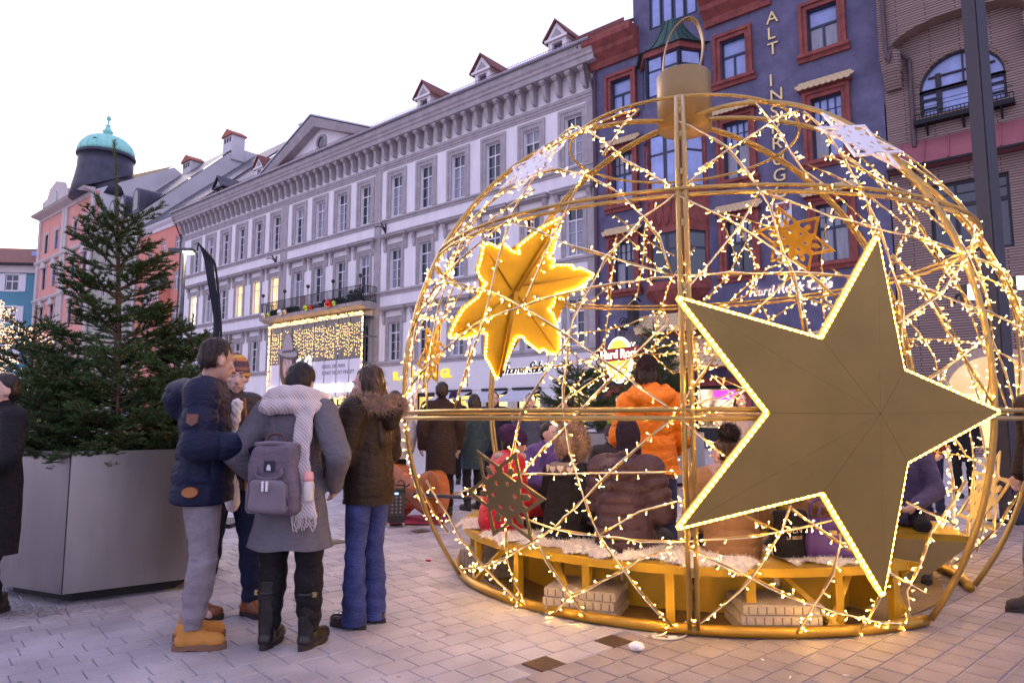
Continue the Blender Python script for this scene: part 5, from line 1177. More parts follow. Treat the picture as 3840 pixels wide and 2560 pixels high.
# concrete ballast slabs stacked under the bench
CONC = mat('ribbed_concrete', (.40, .34, .27), .85, var=.18, scale=30, bump=.4, bscale=60)
for k, (a, r, n, rot, lab) in enumerate(((-22, 1.93, 3, .25, 'stack of three concrete ballast slabs under the bench below the dark puffer coat'), (15, 1.93, 3, -.05, 'stack of three concrete ballast slabs under the bench below the star'), (-66, 1.85, 3, .5, 'stack of concrete ballast slabs under the far curve of the bench'))):
    A = BFD + R_(a); e = empty('ballast_stack', (BC.x + math.cos(A) * r, BC.y + math.sin(A) * r, 0), A + math.pi / 2 + rot, lab, 'concrete slabs', 'ballast stacks')
    for i in range(n):
        j = random.uniform(-.012, .012); o = ob('slab', bevel_box(-.25 + j, .25 + j, -.2, .2, .004 + i * .063, .063 + i * .063, .006), CONC, e)
        mb = MB()
        for q in range(9): x = -.22 + j + q * .055; mb.box(x - .004, x + .004, -.2045, -.2035, .012 + i * .063, .055 + i * .063)
        ob('groove', mb, mat('groove_dark', (.16, .12, .09), .9), o, kind='stuff')  # dark upright strips laid on the slab's front face
# sheepskins
FUR = mat('white_sheepskin', (.80, .74, .66), .95, var=.08, scale=20, sheen=.4)
def fur_rug(a0, a1, r0, r1, lab, seed=0, drape=.0):
    am = BFD + R_((a0 + a1) / 2); rm = (r0 + r1) / 2; loc = Vector((BC.x + math.cos(am) * rm, BC.y + math.sin(am) * rm, SEATZ)); e = empty('sheepskin', loc, 0, lab, 'sheepskin', 'sheepskins on the bench')
    rg = np.random.default_rng(seed); n1, n2 = 26, 12; V = []; Fq = []
    def pt(i, j):
        u, v = i / n1, j / n2; wob = .06 * math.sin(7 * u + seed) + .04 * math.sin(17 * u + 2 * seed)
        a = BFD + R_(a0 + (a1 - a0) * u); r = r0 + (r1 - r0) * v + (wob if v > .6 else 0); z = .012 + .028 * math.sin(math.pi * min(1, max(0, u))) ** .3 * math.sin(math.pi * v) ** .4 + .006 * math.sin(23 * u) * math.sin(11 * v)
        if r > BR1: z -= (r - BR1) * .9
        return Vector((BC.x + math.cos(a) * r, BC.y + math.sin(a) * r, SEATZ + z)) - loc
    mb = MB(); mb.add([pt(i, j) for i in range(n1 + 1) for j in range(n2 + 1)], [(i * (n2 + 1) + j, (i + 1) * (n2 + 1) + j, (i + 1) * (n2 + 1) + j + 1, i * (n2 + 1) + j + 1) for i in range(n1) for j in range(n2)]); ob('hide', mb, FUR, e, smooth=True)
    N = 4200; V = np.zeros((N, 3, 3))
    for k in range(N):
        edge = k % 3 == 0
        p = pt(rg.random() * n1, (n2 * (1 - rg.random() ** 2 * .25)) if edge else rg.random() * n2); d = Vector((rg.normal() * .8, rg.normal() * .8, .5 + rg.random())).normalized(); L = rg.uniform(.014, .042)
        if edge: d = (Vector((math.cos(am), math.sin(am), -.2)) * 1.0 + Vector((rg.normal() * .5, rg.normal() * .5, rg.normal() * .3))).normalized()
        s = d.orthogonal().normalized() * .003; V[k] = [p + s, p - s, p + d * L]
    ob('wool', np_mesh('wool', V.reshape(-1, 3), np.arange(3 * N).reshape(-1, 3)), FUR, e, kind='stuff')
fur_rug(-72, -40, 1.60, 2.10, 'white sheepskin under the person in the red jacket', 1); fur_rug(-38, -15, 1.56, 2.04, 'white sheepskin under the dark coats in the middle of the bench', 2)
fur_rug(-14, 12, 1.56, 2.09, 'white sheepskin draped to the bench edge beside the upright rib', 3); fur_rug(18, 37, 1.56, 2.05, 'white sheepskin under the purple handbag', 4); fur_rug(92, 130, 1.6, 2.05, 'white sheepskin on the short bench beyond the doorway', 5)
# ================================================================== people
TMP = bpy.data.scenes.new('tmp_build')
def capsule(mb, p0, r0, p1, r1, flat=1.0, ax=Vector((0, 1, 0)), n=12, hemi=3):
    """tapered capsule; flat < 1 squashes it along ax"""
    p0, p1 = Vector(p0), Vector(p1); d = p1 - p0; L = d.length
    d = d / L if L > 1e-6 else Vector((0, 0, 1))
    x = d.orthogonal().normalized(); y = d.cross(x); rings = []
    def ring(c, r):
        out = []
        for k in range(n):
            v = (x * math.cos(2 * math.pi * k / n) + y * math.sin(2 * math.pi * k / n)) * r
            if flat != 1: v = v - ax * v.dot(ax) * (1 - flat)
            out.append(c + v)
        return out
    for i in range(hemi + 1):
        t = math.pi / 2 * i / hemi; rings.append(ring(p0 - d * r0 * math.cos(t), max(1e-3, r0 * math.sin(t))))
    for i in range(hemi + 1):
        t = math.pi / 2 * i / hemi; rings.append(ring(p1 + d * r1 * math.sin(t), max(1e-3, r1 * math.cos(t))))
    mb.loft(rings)
def ellipsoid(mb, c, rx, ry, rz, n=14, m=9): mb.sphere(c, 1.0, n, m, (rx, ry, rz))
def shell(mb, voxel, smooth=4, fac=.5):
    """fuse overlapping closed pieces into one continuous surface"""
    me = mb.mesh('tmp'); o = bpy.data.objects.new('tmp', me); TMP.collection.objects.link(o)
    r = o.modifiers.new('r', 'REMESH'); r.mode = 'VOXEL'; r.voxel_size = voxel; r.use_smooth_shade = True
    if smooth: s = o.modifiers.new('s', 'SMOOTH'); s.iterations = smooth; s.factor = fac
    TMP.view_layers[0].update(); dg = TMP.view_layers[0].depsgraph; ev = o.evaluated_get(dg); m2 = bpy.data.meshes.new_from_object(ev, depsgraph=dg)
    bpy.data.objects.remove(o); bpy.data.meshes.remove(me); return m2
def coords(me): a = np.empty(len(me.vertices) * 3, np.float32); me.vertices.foreach_get('co', a); return a.reshape(-1, 3)
def normals(me): a = np.empty(len(me.vertices) * 3, np.float32); me.vertices.foreach_get('normal', a); return a.reshape(-1, 3)
def setco(me, V): me.vertices.foreach_set('co', np.ascontiguousarray(V, np.float32).ravel()); me.update()
def wrinkle(V, amp, f=(14, 14, 9), seed=0.0):
    x, y, z = V[:, 0], V[:, 1], V[:, 2]
    return amp * (np.sin(f[0] * x + 5 * z + seed) * np.sin(f[2] * z + 4 * x + 1.7 * seed) + .6 * np.sin(f[1] * 2.1 * y + 11 * z + seed * 2) * np.sin(f[2] * 2.3 * z - 9 * x))
def bone_param(V, segs):
    """distance along the nearest bone"""
    best = np.full(len(V), 1e9); par = np.zeros(len(V)); idx = np.zeros(len(V), int)
    for i, (a, b) in enumerate(segs):
        a, b = np.array(a), np.array(b); d = b - a; L = np.linalg.norm(d); t = np.clip((V - a) @ d / (L * L), 0, 1); q = np.linalg.norm(V - a - t[:, None] * d, axis=1)
        m = q < best; best[m] = q[m]; par[m] = (t * L)[m]; idx[m] = i
    return par, idx
SKIN = mat('skin', (.56, .33, .25), .55, var=.08, scale=18, spec=.35)
SKIN2 = mat('skin_pale', (.60, .38, .31), .55, var=.08, scale=18, spec=.35)
def fabric(name, c, rough=.85, bump=.25, bscale=220, var=.12, scale=9, sheen=0.0): return mat('cloth_' + name, c, rough, var=var, scale=scale, bump=bump, bscale=bscale, sheen=sheen, spec=.25, folds=.55)
HAIRD = mat('dark_hair', (.018, .012, .012), .45, var=.5, scale=30, bump=.5, bscale=90, stretch=(1, 1, .12)); HAIRB = mat('brown_hair', (.055, .026, .014), .42, var=.5, scale=30, bump=.5, bscale=90, stretch=(1, 1, .1))
FURB = mat('brown_fur', (.22, .12, .07), .95, var=.4, scale=14, sheen=.4, col2=(.42, .27, .17))
JREF = dict(pelvis=(0, 0, .95), hipL=(-.095, 0, .93), hipR=(.095, 0, .93), kneeL=(-.105, .02, .50), kneeR=(.105, .02, .50), ankL=(-.11, -.02, .09), ankR=(.11, -.02, .09),
            spine=(0, 0, 1.15), chest=(0, 0, 1.32), neck=(0, -.01, 1.47), head=(0, .015, 1.62), shL=(-.185, 0, 1.415), shR=(.185, 0, 1.415), elL=(-.255, -.03, 1.14), elR=(.255, -.03, 1.14),
            wrL=(-.25, .06, .91), wrR=(.25, .06, .91))
class Person:
    def __init__(self, loc, rz, height, label, group=None, pose=None, voxel=.011, seat=None, name='person'):
        self.J = {k: Vector(v) for k, v in JREF.items()}
        if seat is not None:                                      # seated: hips over the seat, shins down
            dz = seat + .10 - .93
            for k in self.J:
                if k[:3] not in ('kne', 'ank'): self.J[k] = self.J[k] + Vector((0, 0, dz))
            for s, x in (('L', -.12), ('R', .12)):
                self.J['hip' + s].x = x * .85; self.J['knee' + s] = Vector((x * 1.15, .42, seat + .07)); self.J['ank' + s] = Vector((x * 1.15, .40, .09))
                self.J['el' + s] = self.J['sh' + s] + Vector((x * .7, .06, -.27)); self.J['wr' + s] = Vector((x * .9, .30, seat + .22))
            self.J['chest'].y += .04; self.J['neck'].y += .06; self.J['head'].y += .10; self.J['shL'].y += .05; self.J['shR'].y += .05
        for k, v in (pose or {}).items(): self.J[k] = Vector(v) if not isinstance(v, tuple) or len(v) == 3 else self.J[k]
        self.e = empty(name, loc, rz, label, 'person', group); s = height / 1.75; self.s = s; self.e.scale = (s, s, s); self.vx = voxel; self.yaw = 0.0; self.pitch = 0.0
        self.seated = seat is not None
    def hm(self): return Matrix.Translation(self.J['head']) @ Matrix.Rotation(self.yaw, 4, 'Z') @ Matrix.Rotation(self.pitch, 4, 'X')
    def body(self, skin=SKIN, male=True, hands=True):
        J = self.J; mb = MB(); H = self.hm()
        def cap(a, r0, b, r1, f=1.0): capsule(mb, J[a] if isinstance(a, str) else a, r0, J[b] if isinstance(b, str) else b, r1, f)
        cap('pelvis', .125, 'spine', .115, .78); cap('spine', .115, 'chest', .135, .78); cap('chest', .13, 'neck', .06, .8); cap('shL', .062, 'shR', .062)
        cap('neck', .054, J['head'] + (H.to_3x3() @ Vector((0, -.015, -.04))), .052)
        for s in 'LR':
            cap('hip' + s, .088, 'knee' + s, .056); cap('knee' + s, .054, 'ank' + s, .036); cap('ank' + s, .036, J['ank' + s] + Vector((0, .12, -.055)), .032)
            cap('sh' + s, .055, 'el' + s, .042); cap('el' + s, .040, 'wr' + s, .027)
            if hands:
                d = (J['wr' + s] - J['el' + s]).normalized(); sg = -1 if s == 'L' else 1; side = d.cross(Vector((sg, 0, 0))); side = side.normalized() if side.length > .2 else Vector((0, 1, 0))
                pc = J['wr' + s] + d * .075; cap(J['wr' + s] + d * .02, .026, pc, .030, .8); inn = Vector((-sg, 0, 0))
                for k, (o, L) in enumerate(((-.032, .062), (-.011, .075), (.011, .070), (.030, .055))):
                    b = pc + side * o; m1 = b + d * L * .55 + inn * .006; cap(b, .0095, m1, .009); cap(m1, .009, m1 + d * L * .35 + inn * .03, .0075)
                t0 = J['wr' + s] + d * .035 + side * -.03; t1 = t0 + d * .035 - side * .03; cap(t0, .012, t1, .010); cap(t1, .010, t1 + d * .03 + inn * .012, .0085)
        hd = MB()
        ellipsoid(hd, (0, -.012, .025), .077, .098, .098); ellipsoid(hd, (0, .028, -.035), .060, .068, .080); capsule(hd, (0, .062, -.092), .026, (0, .05, -.085), .03)
        capsule(hd, (0, .092, .005), .010, (0, .112, -.032), .014); ellipsoid(hd, (0, .098, -.036), .019, .013, .011)
        for sg in (-1, 1):
            capsule(hd, (sg * .012, .088, .030), .012, (sg * .046, .078, .028), .010); ellipsoid(hd, (sg * .042, .066, -.018), .022, .020, .018); ellipsoid(hd, (sg * .078, -.008, -.012), .012, .022, .034)
        capsule(hd, (-.020, .088, -.062), .0085, (.020, .088, -.062), .0085); capsule(hd, (-.016, .088, -.073), .009, (.016, .088, -.073), .009)
        mb.add([H @ Vector(v) for v in hd.v], hd.f)
        b = ob('body', shell(mb, self.vx * .82, 2), skin, self.e); self.b = b
        lip = MB()
        for sg in (-1, 1):
            eye = MB(); pup = MB(); br = MB(); eye.sphere(H @ Vector((sg * .031, .0735, .006)), .0115, 10, 7); pup.sphere(H @ Vector((sg * .031, .0805, .006)), .0058, 8, 6)
            capsule(br, H @ Vector((sg * .014, .098, .031)), .0045, H @ Vector((sg * .050, .084, .033)), .003, n=6)
            ob('eye', eye, mat('eye_white', (.55, .52, .50), .3, var=0), b, smooth=True); ob('pupil', pup, mat('pupil', (.02, .015, .012), .2, var=0), b, smooth=True); ob('eyebrow', br, HAIRD, b, smooth=True)
        capsule(lip, H @ Vector((-.019, .094, -.066)), .005, H @ Vector((.019, .094, -.066)), .005, n=6)
        ob('lips', lip, mat('lips', (.38, .15, .13), .5, var=.05), b, smooth=True)
        return b
    def jacket(self, m, hem, r=.035, puff=None, hemr=None, hood=None, collar=True, sleeves=True, wr=.0035, name='jacket', amp=.016, openf=False):
        """torso + sleeves in one surface; puff = quilting pitch; hemr = half width at the hem"""
        J = self.J; mb = MB(); h = hemr or .175
        def cap(a, r0, b, r1, f=1.0): capsule(mb, J[a] if isinstance(a, str) else a, r0, J[b] if isinstance(b, str) else b, r1, f, n=16)
        pz = Vector((J['pelvis'].x, J['pelvis'].y, hem))
        cap('chest', .150 + r * .7, 'spine', .140 + r, .80); cap('spine', .140 + r, 'pelvis', .168 + r, .80)
        if not self.seated: cap('pelvis', .168 + r, pz - Vector((0, 0, .05)), h, .80)
        else: cap('pelvis', .16 + r, J['pelvis'] + Vector((0, .05, -.08)), .17 + r, .9)
        cap('shL', .075 + r * .8, 'shR', .075 + r * .8); cap('chest', .13 + r, 'neck', .075, .85)
        if collar: cap(J['neck'] + Vector((0, 0, -.04)), .082, J['neck'] + Vector((0, .005, .035)), .076)
        segs = [(J['pelvis'] - Vector((0, 0, .6)), J['neck'])]
        if sleeves:
            for s in 'LR':
                cap('sh' + s, .068 + r * .8, 'el' + s, .058 + r * .75); e2 = J['wr' + s] + (J['wr' + s] - J['el' + s]).normalized() * .01; cap('el' + s, .057 + r * .75, e2, .042 + r * .45); segs += [(J['sh' + s], J['el' + s]), (J['el' + s], e2)]
        if hood == 'down':
            nk = J['neck']; capsule(mb, nk + Vector((-.13, -.07, -.01)), .058, nk + Vector((0, -.15, -.05)), .096); capsule(mb, nk + Vector((.13, -.07, -.01)), .058, nk + Vector((0, -.15, -.05)), .096); capsule(mb, nk + Vector((-.11, -.02, .03)), .045, nk + Vector((-.08, .07, .0)), .04); capsule(mb, nk + Vector((.11, -.02, .03)), .045, nk + Vector((.08, .07, .0)), .04); capsule(mb, nk + Vector((0, -.12, -.02)), .08, nk + Vector((0, -.16, -.13)), .06)
        me = shell(mb, self.vx, 5); V = coords(me); N = normals(me)
        d = wrinkle(V, wr, seed=hem * 7)
        if puff:
            par, idx = bone_param(V, segs); ph = np.where(idx == 0, V[:, 2], par + .03)
            q = np.abs(np.sin(np.pi * ph / puff)); d = d + amp * (q ** .38 - .85) * 1.5
        V = V + N * d[:, None]
        if not self.seated: V[:, 2] = np.maximum(V[:, 2], hem + .006 * np.sin(V[:, 0] * 22))
        else: V[:, 2] = np.maximum(V[:, 2], hem)
        setco(me, V); o = ob(name, me, m, self.e); self.jk = o; return o
    def trousers(self, m, hem=.08, r=.018, flare=0.0, wr=.004, name='trousers'):
        J = self.J; mb = MB()
        def cap(a, r0, b, r1, f=1.0): capsule(mb, J[a] if isinstance(a, str) else a, r0, J[b] if isinstance(b, str) else b, r1, f, n=14)
        cap('hipL', .082 + r, 'hipR', .082 + r, .95); cap('pelvis', .125 + r, J['pelvis'] + Vector((0, 0, .08)), .12 + r, .8)
        for s in 'LR':
            cap('hip' + s, .088 + r, 'knee' + s, .055 + r); bt = J['ank' + s].lerp(J['knee' + s], 0.0); bt = Vector((bt.x, bt.y + .01, hem)); cap('knee' + s, .055 + r, J['knee' + s].lerp(bt, .35), .058 + r + flare * .2); cap(J['knee' + s].lerp(bt, .35), .058 + r + flare * .2, bt, .040 + r * .7 + flare)
        me = shell(mb, self.vx, 4); V = coords(me); N = normals(me); z = V[:, 2]
        folds = .006 * np.sin(z * 62 + V[:, 0] * 18) * np.clip((.55 - z) / .45, 0, 1) * np.clip((z - .05) / .1, 0, 1) + .004 * np.sin(z * 48 - V[:, 1] * 20) * np.exp(-((z - .5) / .1) ** 2)
        V = V + N * (wrinkle(V, wr, seed=1.3) + folds)[:, None]
        if not self.seated: V[:, :2] *= (1 - .20 * np.clip((z - .80) / .06, 0, 1))[:, None]
        V[:, 2] = np.maximum(V[:, 2], hem); setco(me, V); return ob(name, me, m, self.e)
    def boots(self, m, sole, shaft=.16, toe=0.0, name='boot', lace=None, heel=.03, w=1.0, turn=(0, 0), slim=.0, cuff=None):
        for i, s in enumerate('LR'):
            a = self.J['ank' + s]; M = Matrix.Translation((a.x, a.y, 0)) @ Matrix.Rotation(turn[i], 4, 'Z'); mb = MB()
            def C(p0, r0, p1, r1, f=1.0): capsule(mb, M @ Vector(p0), r0, M @ Vector(p1), r1, f, n=14)
            C((0, -.035, .05), .043 * w, (0, .06, .055), .045 * w); C((0, .05, .055), .046 * w, (0, .150, .044), .043 * w); C((0, -.02, .07), .043 * w, (0, -.01, max(.1, shaft)), .046 - slim); C((0, .02, .085), .04, (0, .07, .06), .045)
            if cuff: C((0, -.012, shaft - .02), .055 + cuff - .01, (0, -.012, shaft), .055 + cuff - .01)
            me = shell(mb, .0085, 4); V = coords(me); N = normals(me); V = V + N * wrinkle(V, .0022, (40, 40, 30))[:, None]; V[:, 2] = np.clip(V[:, 2], heel * .9, shaft); setco(me, V)
            o = ob(name, me, m, self.e)
            out = []
            for k in range(26):
                t = 2 * math.pi * k / 26; y = math.sin(t); x = math.cos(t); out.append((x * (.046 * w if y > 0 else .041 * w) * (1 - .10 * max(0, y) ** 3), .06 + y * (.142 if y > 0 else .148)))
            sm = MB(); sm.prism(out, .008, heel + .004, lambda p, q, h: M @ Vector((p, q, h)))
            hl = [(x * .98, min(y, -.005)) for x, y in out if y < .02]
            sm.prism(hl, 0, .0079, lambda p, q, h: M @ Vector((p, q, h))); fr = [(x * .98, max(y, .055)) for x, y in out if y > .05]; sm.prism(fr, 0, .0079, lambda p, q, h: M @ Vector((p, q, h)))
            ob('sole', sm, sole, o)
            if lace:
                lm = MB()
                for q in range(3):
                    z = .098 - q * .010; y = .055 + q * .026; lm.tube([M @ Vector((-.028, y - .004, z - .012)), M @ Vector((0, y + .006, z + .006)), M @ Vector((.028, y - .004, z - .012))], .0035, 5)
                ob('lace', lm, lace, o)
    def hair(self, m, long=0.0, bun=False, short=False):
        H = self.hm(); mb = MB()
        if short: ellipsoid(mb, (0, -.020, .044), .080, .098, .090); ellipsoid(mb, (0, -.046, .0), .078, .068, .066)
        else: ellipsoid(mb, (0, -.030, .048), .087, .096, .090); ellipsoid(mb, (0, -.050, .0), .083, .078, .085)
        if long > 0:
            for x in (-.06, -.02, .02, .06): capsule(mb, (x * 1.0, -.065, .0), .045, (x * 1.15, -.085 - .02 * long, -.10 - long), .034)
            for x in (-.082, .082): capsule(mb, (x, -.02, .02), .030, (x * 1.0, -.045, -.12 - long * .7), .026)
        elif not short: capsule(mb, (0, -.078, -.01), .045, (0, -.072, -.06), .035)
        if bun: ellipsoid(mb, (0, -.07, .13), .055, .055, .055)
        g = MB(); g.add([H @ Vector(v) for v in mb.v], mb.f); me = shell(g, self.vx * .9, 3); V = coords(me); N = normals(me); V = V + N * (.003 * np.sin(V[:, 0] * 160 + V[:, 2] * 9) + .0025 * np.sin(V[:, 1] * 190))[:, None]; setco(me, V)
        o = ob('hair', me, m, self.e)
        if self.vx < .0125:                                       # loose strands over the shaped hair
            V = coords(me); N = normals(me); n = 2600; rg_ = np.random.default_rng(len(V)); k = rg_.integers(0, len(V), n); P = V[k]; Nn = N[k]
            dn = np.array([0, 0, -1.0]) + rg_.normal(size=(n, 3)) * .25; dn[:, 1] -= .35; dn -= (dn * Nn).sum(1)[:, None] * Nn; dn /= np.maximum(np.linalg.norm(dn, axis=1), 1e-6)[:, None]
            if long == 0: dn = dn * .7 + Nn * .25
            L = rg_.uniform(.02, .045 + long * .15, n)[:, None]; sd_ = np.cross(Nn, dn) * .0011; T = np.stack([P + Nn * .001 - sd_, P + Nn * .001 + sd_, P + Nn * .004 + dn * L], 1).reshape(-1, 3)
            s_ = ob('strands', np_mesh('strands', T, np.arange(3 * n).reshape(-1, 3)), m, o); s_['kind'] = 'stuff'
        return o
    def beanie(self, m, top=.165, low=-.01, slouch=0.0, name='beanie', pom=None, r=1.0):
        H = self.hm(); mb = MB(); ellipsoid(mb, (0, -.014, .045), .091 * r, .110 * r, top - .05); ellipsoid(mb, (0, -.03 - slouch, .07), .088 * r, .10 * r, top - .06)
        capsule(mb, (0, -.016, low + .02), .10 * r, (0, -.014, low + .05), .098 * r); ribs = MB(); g = MB(); g.add([H @ Vector(v) for v in mb.v], mb.f); me = shell(g, self.vx * .9, 4)
        V = coords(me); N = normals(me); Hi = np.array(H.inverted()); L = V @ Hi[:3, :3].T + Hi[:3, 3]; a = np.arctan2(L[:, 0], L[:, 1]); V = V + N * (.0022 * np.sin(a * 42))[:, None]
        L = V @ Hi[:3, :3].T + Hi[:3, 3]; L[:, 2] = np.maximum(L[:, 2], low + .25 * np.maximum(0, L[:, 1])); Hn = np.array(H); V = L @ Hn[:3, :3].T + Hn[:3, 3]; setco(me, V)
        # store in head coordinates so that knitted stripes follow the head
        V = V @ Hi[:3, :3].T + Hi[:3, 3]; setco(me, V); o = ob(name, me, m, self.e); o.matrix_local = H
        if pom: p = ob('pompom', fluff(MB().sphere((0, -.02, top + .04), .05, 10, 7), 700, .03, 3), pom, o)
        return o
def fluff(mb, n, L, seed, spread=.5, width=.0022, keep=True):
    """short hairs standing on the faces of mb (plus mb itself)"""
    rg = np.random.default_rng(seed); me = mb.mesh('t'); me.calc_loop_triangles()
    V = coords(me); T = np.array([t.vertices[:] for t in me.loop_triangles]); a, b, c = V[T[:, 0]], V[T[:, 1]], V[T[:, 2]]
    nr = np.cross(b - a, c - a); ar = np.linalg.norm(nr, axis=1); nr = nr / np.maximum(ar, 1e-9)[:, None]; k = rg.choice(len(T), n, p=ar / ar.sum()); u = rg.random((n, 2)); f = u.sum(1) > 1; u[f] = 1 - u[f]
    p = a[k] + u[:, :1] * (b - a)[k] + u[:, 1:] * (c - a)[k]; d = nr[k] + rg.normal(size=(n, 3)) * spread; d /= np.linalg.norm(d, axis=1)[:, None]; s = np.cross(d, rg.normal(size=(n, 3))); s /= np.linalg.norm(s, axis=1)[:, None]
    tri = np.stack([p + s * width, p - s * width, p + d * (L * rg.uniform(.5, 1.2, n))[:, None]], 1).reshape(-1, 3)
    VV = np.vstack([V, tri]) if keep else tri; FF = np.vstack([T, np.arange(3 * n).reshape(-1, 3) + len(V)]) if keep else np.arange(3 * n).reshape(-1, 3)
    bpy.data.meshes.remove(me); return np_mesh('fur', VV, FF)

DENIM_G = fabric('grey_denim', (.24, .21, .235), var=.3, scale=5); DENIM_D = fabric('dark_denim', (.014, .018, .05), var=.2); DENIM_B = fabric('blue_denim', (.045, .06, .185), var=.55, scale=4)
NAVY = fabric('navy_nylon', (.008, .011, .036), .6, bump=.15, bscale=60); RUBBER = mat('dark_rubber', (.03, .02, .015), .7, var=.2); TANS = mat('tan_rubber', (.20, .10, .06), .7, var=.15)
# --- man in the navy puffer jacket
G4 = 'people chatting beside the planter'
P1 = Person((-1.90, 4.33, 0), R_(-74), 1.84, 'man in navy puffer jacket, grey jeans and tan boots beside the planter', G4,
            pose=dict(elL=(-.26, -.02, 1.13), wrL=(-.16, .24, 1.10), elR=(.27, .0, 1.13), wrR=(.14, .26, 1.12), ankL=(-.10, -.05, .09), ankR=(.10, -.02, .09), kneeL=(-.105, .01, .5), kneeR=(.11, .04, .5), head=(.02, .05, 1.62), neck=(0, .0, 1.46)))
P1.yaw = R_(34); P1.pitch = R_(-12)
P1.body(SKIN); P1.trousers(DENIM_G, .115, .022); P1.jacket(NAVY, .80, .045, puff=.13, hemr=.215, hood='down', amp=.012); P1.boots(mat('tan_nubuck', (.50, .22, .045), .75, var=.12, scale=25, bump=.15), TANS, .15, lace=mat('brown_lace', (.10, .05, .02), .8), heel=.034, w=1.06, turn=(.1, -.1)); P1.hair(mat('short_brown_hair', (.030, .017, .013), .5, var=.5, scale=30, bump=.5, bscale=90), short=True)
def patch(P, poly, c, nx, m, name='patch', th=.004):
    """small leather patch on a garment: centre c, outward normal nx"""
    n = Vector(nx).normalized(); x = Vector((0, 0, 1)).cross(n).normalized(); y = n.cross(x); mb = MB(); mb.prism(poly, 0, th, lambda p, q, h: Vector(c) + x * p + y * q + n * h); return ob(name, mb, m, P.jk)
LEATH = mat('orange_leather', (.36, .13, .04), .6, var=.15)
patch(P1, [(-.028, .03), (.028, .03), (.028, -.015), (0, -.035), (-.028, -.015)], (.325, -.02, 1.27), (1, -.1, .1), mat('brown_leather', (.16, .07, .05), .6), 'sleeve_badge', .03); patch(P1, ell(0, 0, .042, .028, 18), (.215, -.03, .875), (1, -.1, 0), LEATH, 'hem_patch', .03)
mb = MB(); mb.tube([(-.03, .205, 1.40), (-.02, .23, 1.2), (-.02, .235, .85)], .009, 6); ob('zip', mb, LEATH, P1.jk)
bw = empty('paper_bag', at_depth(873, 1838, 4.72), R_(-60), 'white paper bag hanging between the navy jacket and the striped beanie man', 'bag')
mb = MB(); ellipsoid(mb, (0, 0, -.06), .055, .05, .085); capsule(mb, (0, 0, 0), .045, (0, 0, .10), .02); me = shell(mb, .008, 2); V = coords(me); V += normals(me) * wrinkle(V, .004, (60, 60, 40))[:, None]; setco(me, V); ob('bag', me, mat('white_paper', (.72, .68, .68), .8, var=.06), bw)
nb = empty('paper_cone', at_depth(880, 1592, 4.70), R_(-60), 'crumpled white paper wrapper held up in front of the navy jacket', 'wrapper')
mb = MB(); capsule(mb, (0, 0, -.05), .018, (0, .0, .10), .045); ellipsoid(mb, (0, .01, .13), .045, .04, .05); me = shell(mb, .007, 1); V = coords(me); V += normals(me) * wrinkle(V, .006, (80, 80, 60))[:, None]; setco(me, V); ob('wrapper', me, MATS['white_paper'], nb)
# --- man in the striped beanie
P2 = Person((-1.985, 4.95, 0), R_(-112), 1.77, 'man in striped knitted beanie, dark jacket and brown lace-up boots facing the group', G4,
            pose=dict(ankL=(-.05, .17, .09), ankR=(.12, -.12, .09), kneeL=(-.07, .14, .5), kneeR=(.11, -.03, .5), elL=(-.27, .02, 1.15), wrL=(-.12, .24, 1.08), elR=(.27, .02, 1.15), wrR=(.12, .24, 1.08)))
P2.yaw = R_(-40); P2.pitch = R_(-6); P2.body(SKIN2); P2.trousers(DENIM_D, .10, .02); P2.jacket(fabric('black_navy', (.016, .018, .035), .6), .84, .035, puff=.13, amp=.008); P2.boots(mat('brown_oiled_leather', (.20, .065, .022), .42, var=.3, scale=14), RUBBER, .17, lace=mat('black_lace', (.02, .015, .012), .8), heel=.034, turn=(-.15, .2)); P2.hair(HAIRB)
P2.beanie(stripes_mat('striped_knit', [(.10, .045, .05), (.46, .17, .045), (.55, .34, .06), (.11, .05, .06), (.30, .13, .10), (.10, .05, .07)], .125, offset=.25), .16, -.005)
# --- woman in the grey coat with backpack and scarf
P3 = Person((-1.33, 4.27, 0), R_(-8), 1.70, 'woman in knee-length grey coat with scarf, seen from behind', G4,
            pose=dict(elL=(-.335, -.10, 1.16), wrL=(-.245, .08, .97), elR=(.335, -.10, 1.16), wrR=(.245, .08, .97), head=(.0, .075, 1.60), neck=(0, .02, 1.46), ankL=(-.125, -.0, .09), ankR=(.125, .02, .09), kneeL=(-.115, .02, .5), kneeR=(.115, .02, .5)))
P3.pitch = R_(-25); COATG = fabric('grey_wool', (.135, .125, .145), .95, bump=.4, bscale=160)
P3.body(SKIN2); P3.trousers(fabric('black_tights', (.010, .008, .010), .7), .1, .030, name='tights'); P3.jacket(COATG, .605, .03, hemr=.275, name='coat', wr=.005); P3.hair(HAIRD)
P3.boots(mat('black_leather', (.010, .008, .008), .35, var=.3, spec=.5), RUBBER, .40, heel=.035, w=1.15, slim=-.018, cuff=.0, turn=(.05, -.18))
BUC = mat('antique_brass', (.45, .33, .14), .35, .8, var=.1)
for sg in (-1, 1):
    st = MB(); c = Vector((sg * .125, -.0, .33)); st.tube([c + Vector((.062 * math.cos(t), -.012 + .062 * math.sin(t), 0)) for t in [2 * math.pi * k / 16 for k in range(16)]], .009, 6, close=True); ob('boot_strap', st, MATS['black_leather'], P3.e)
    st = MB(); p = c + Vector((sg * .06, -.045, 0)); st.box(p.x - .012, p.x + .012, p.y - .008, p.y + .006, p.z - .014, p.z + .014); ob('buckle', st, BUC, P3.e)
SCARF = mat('cream_scarf', (.52, .44, .42), .95, var=0, scale=8, sheen=.4)
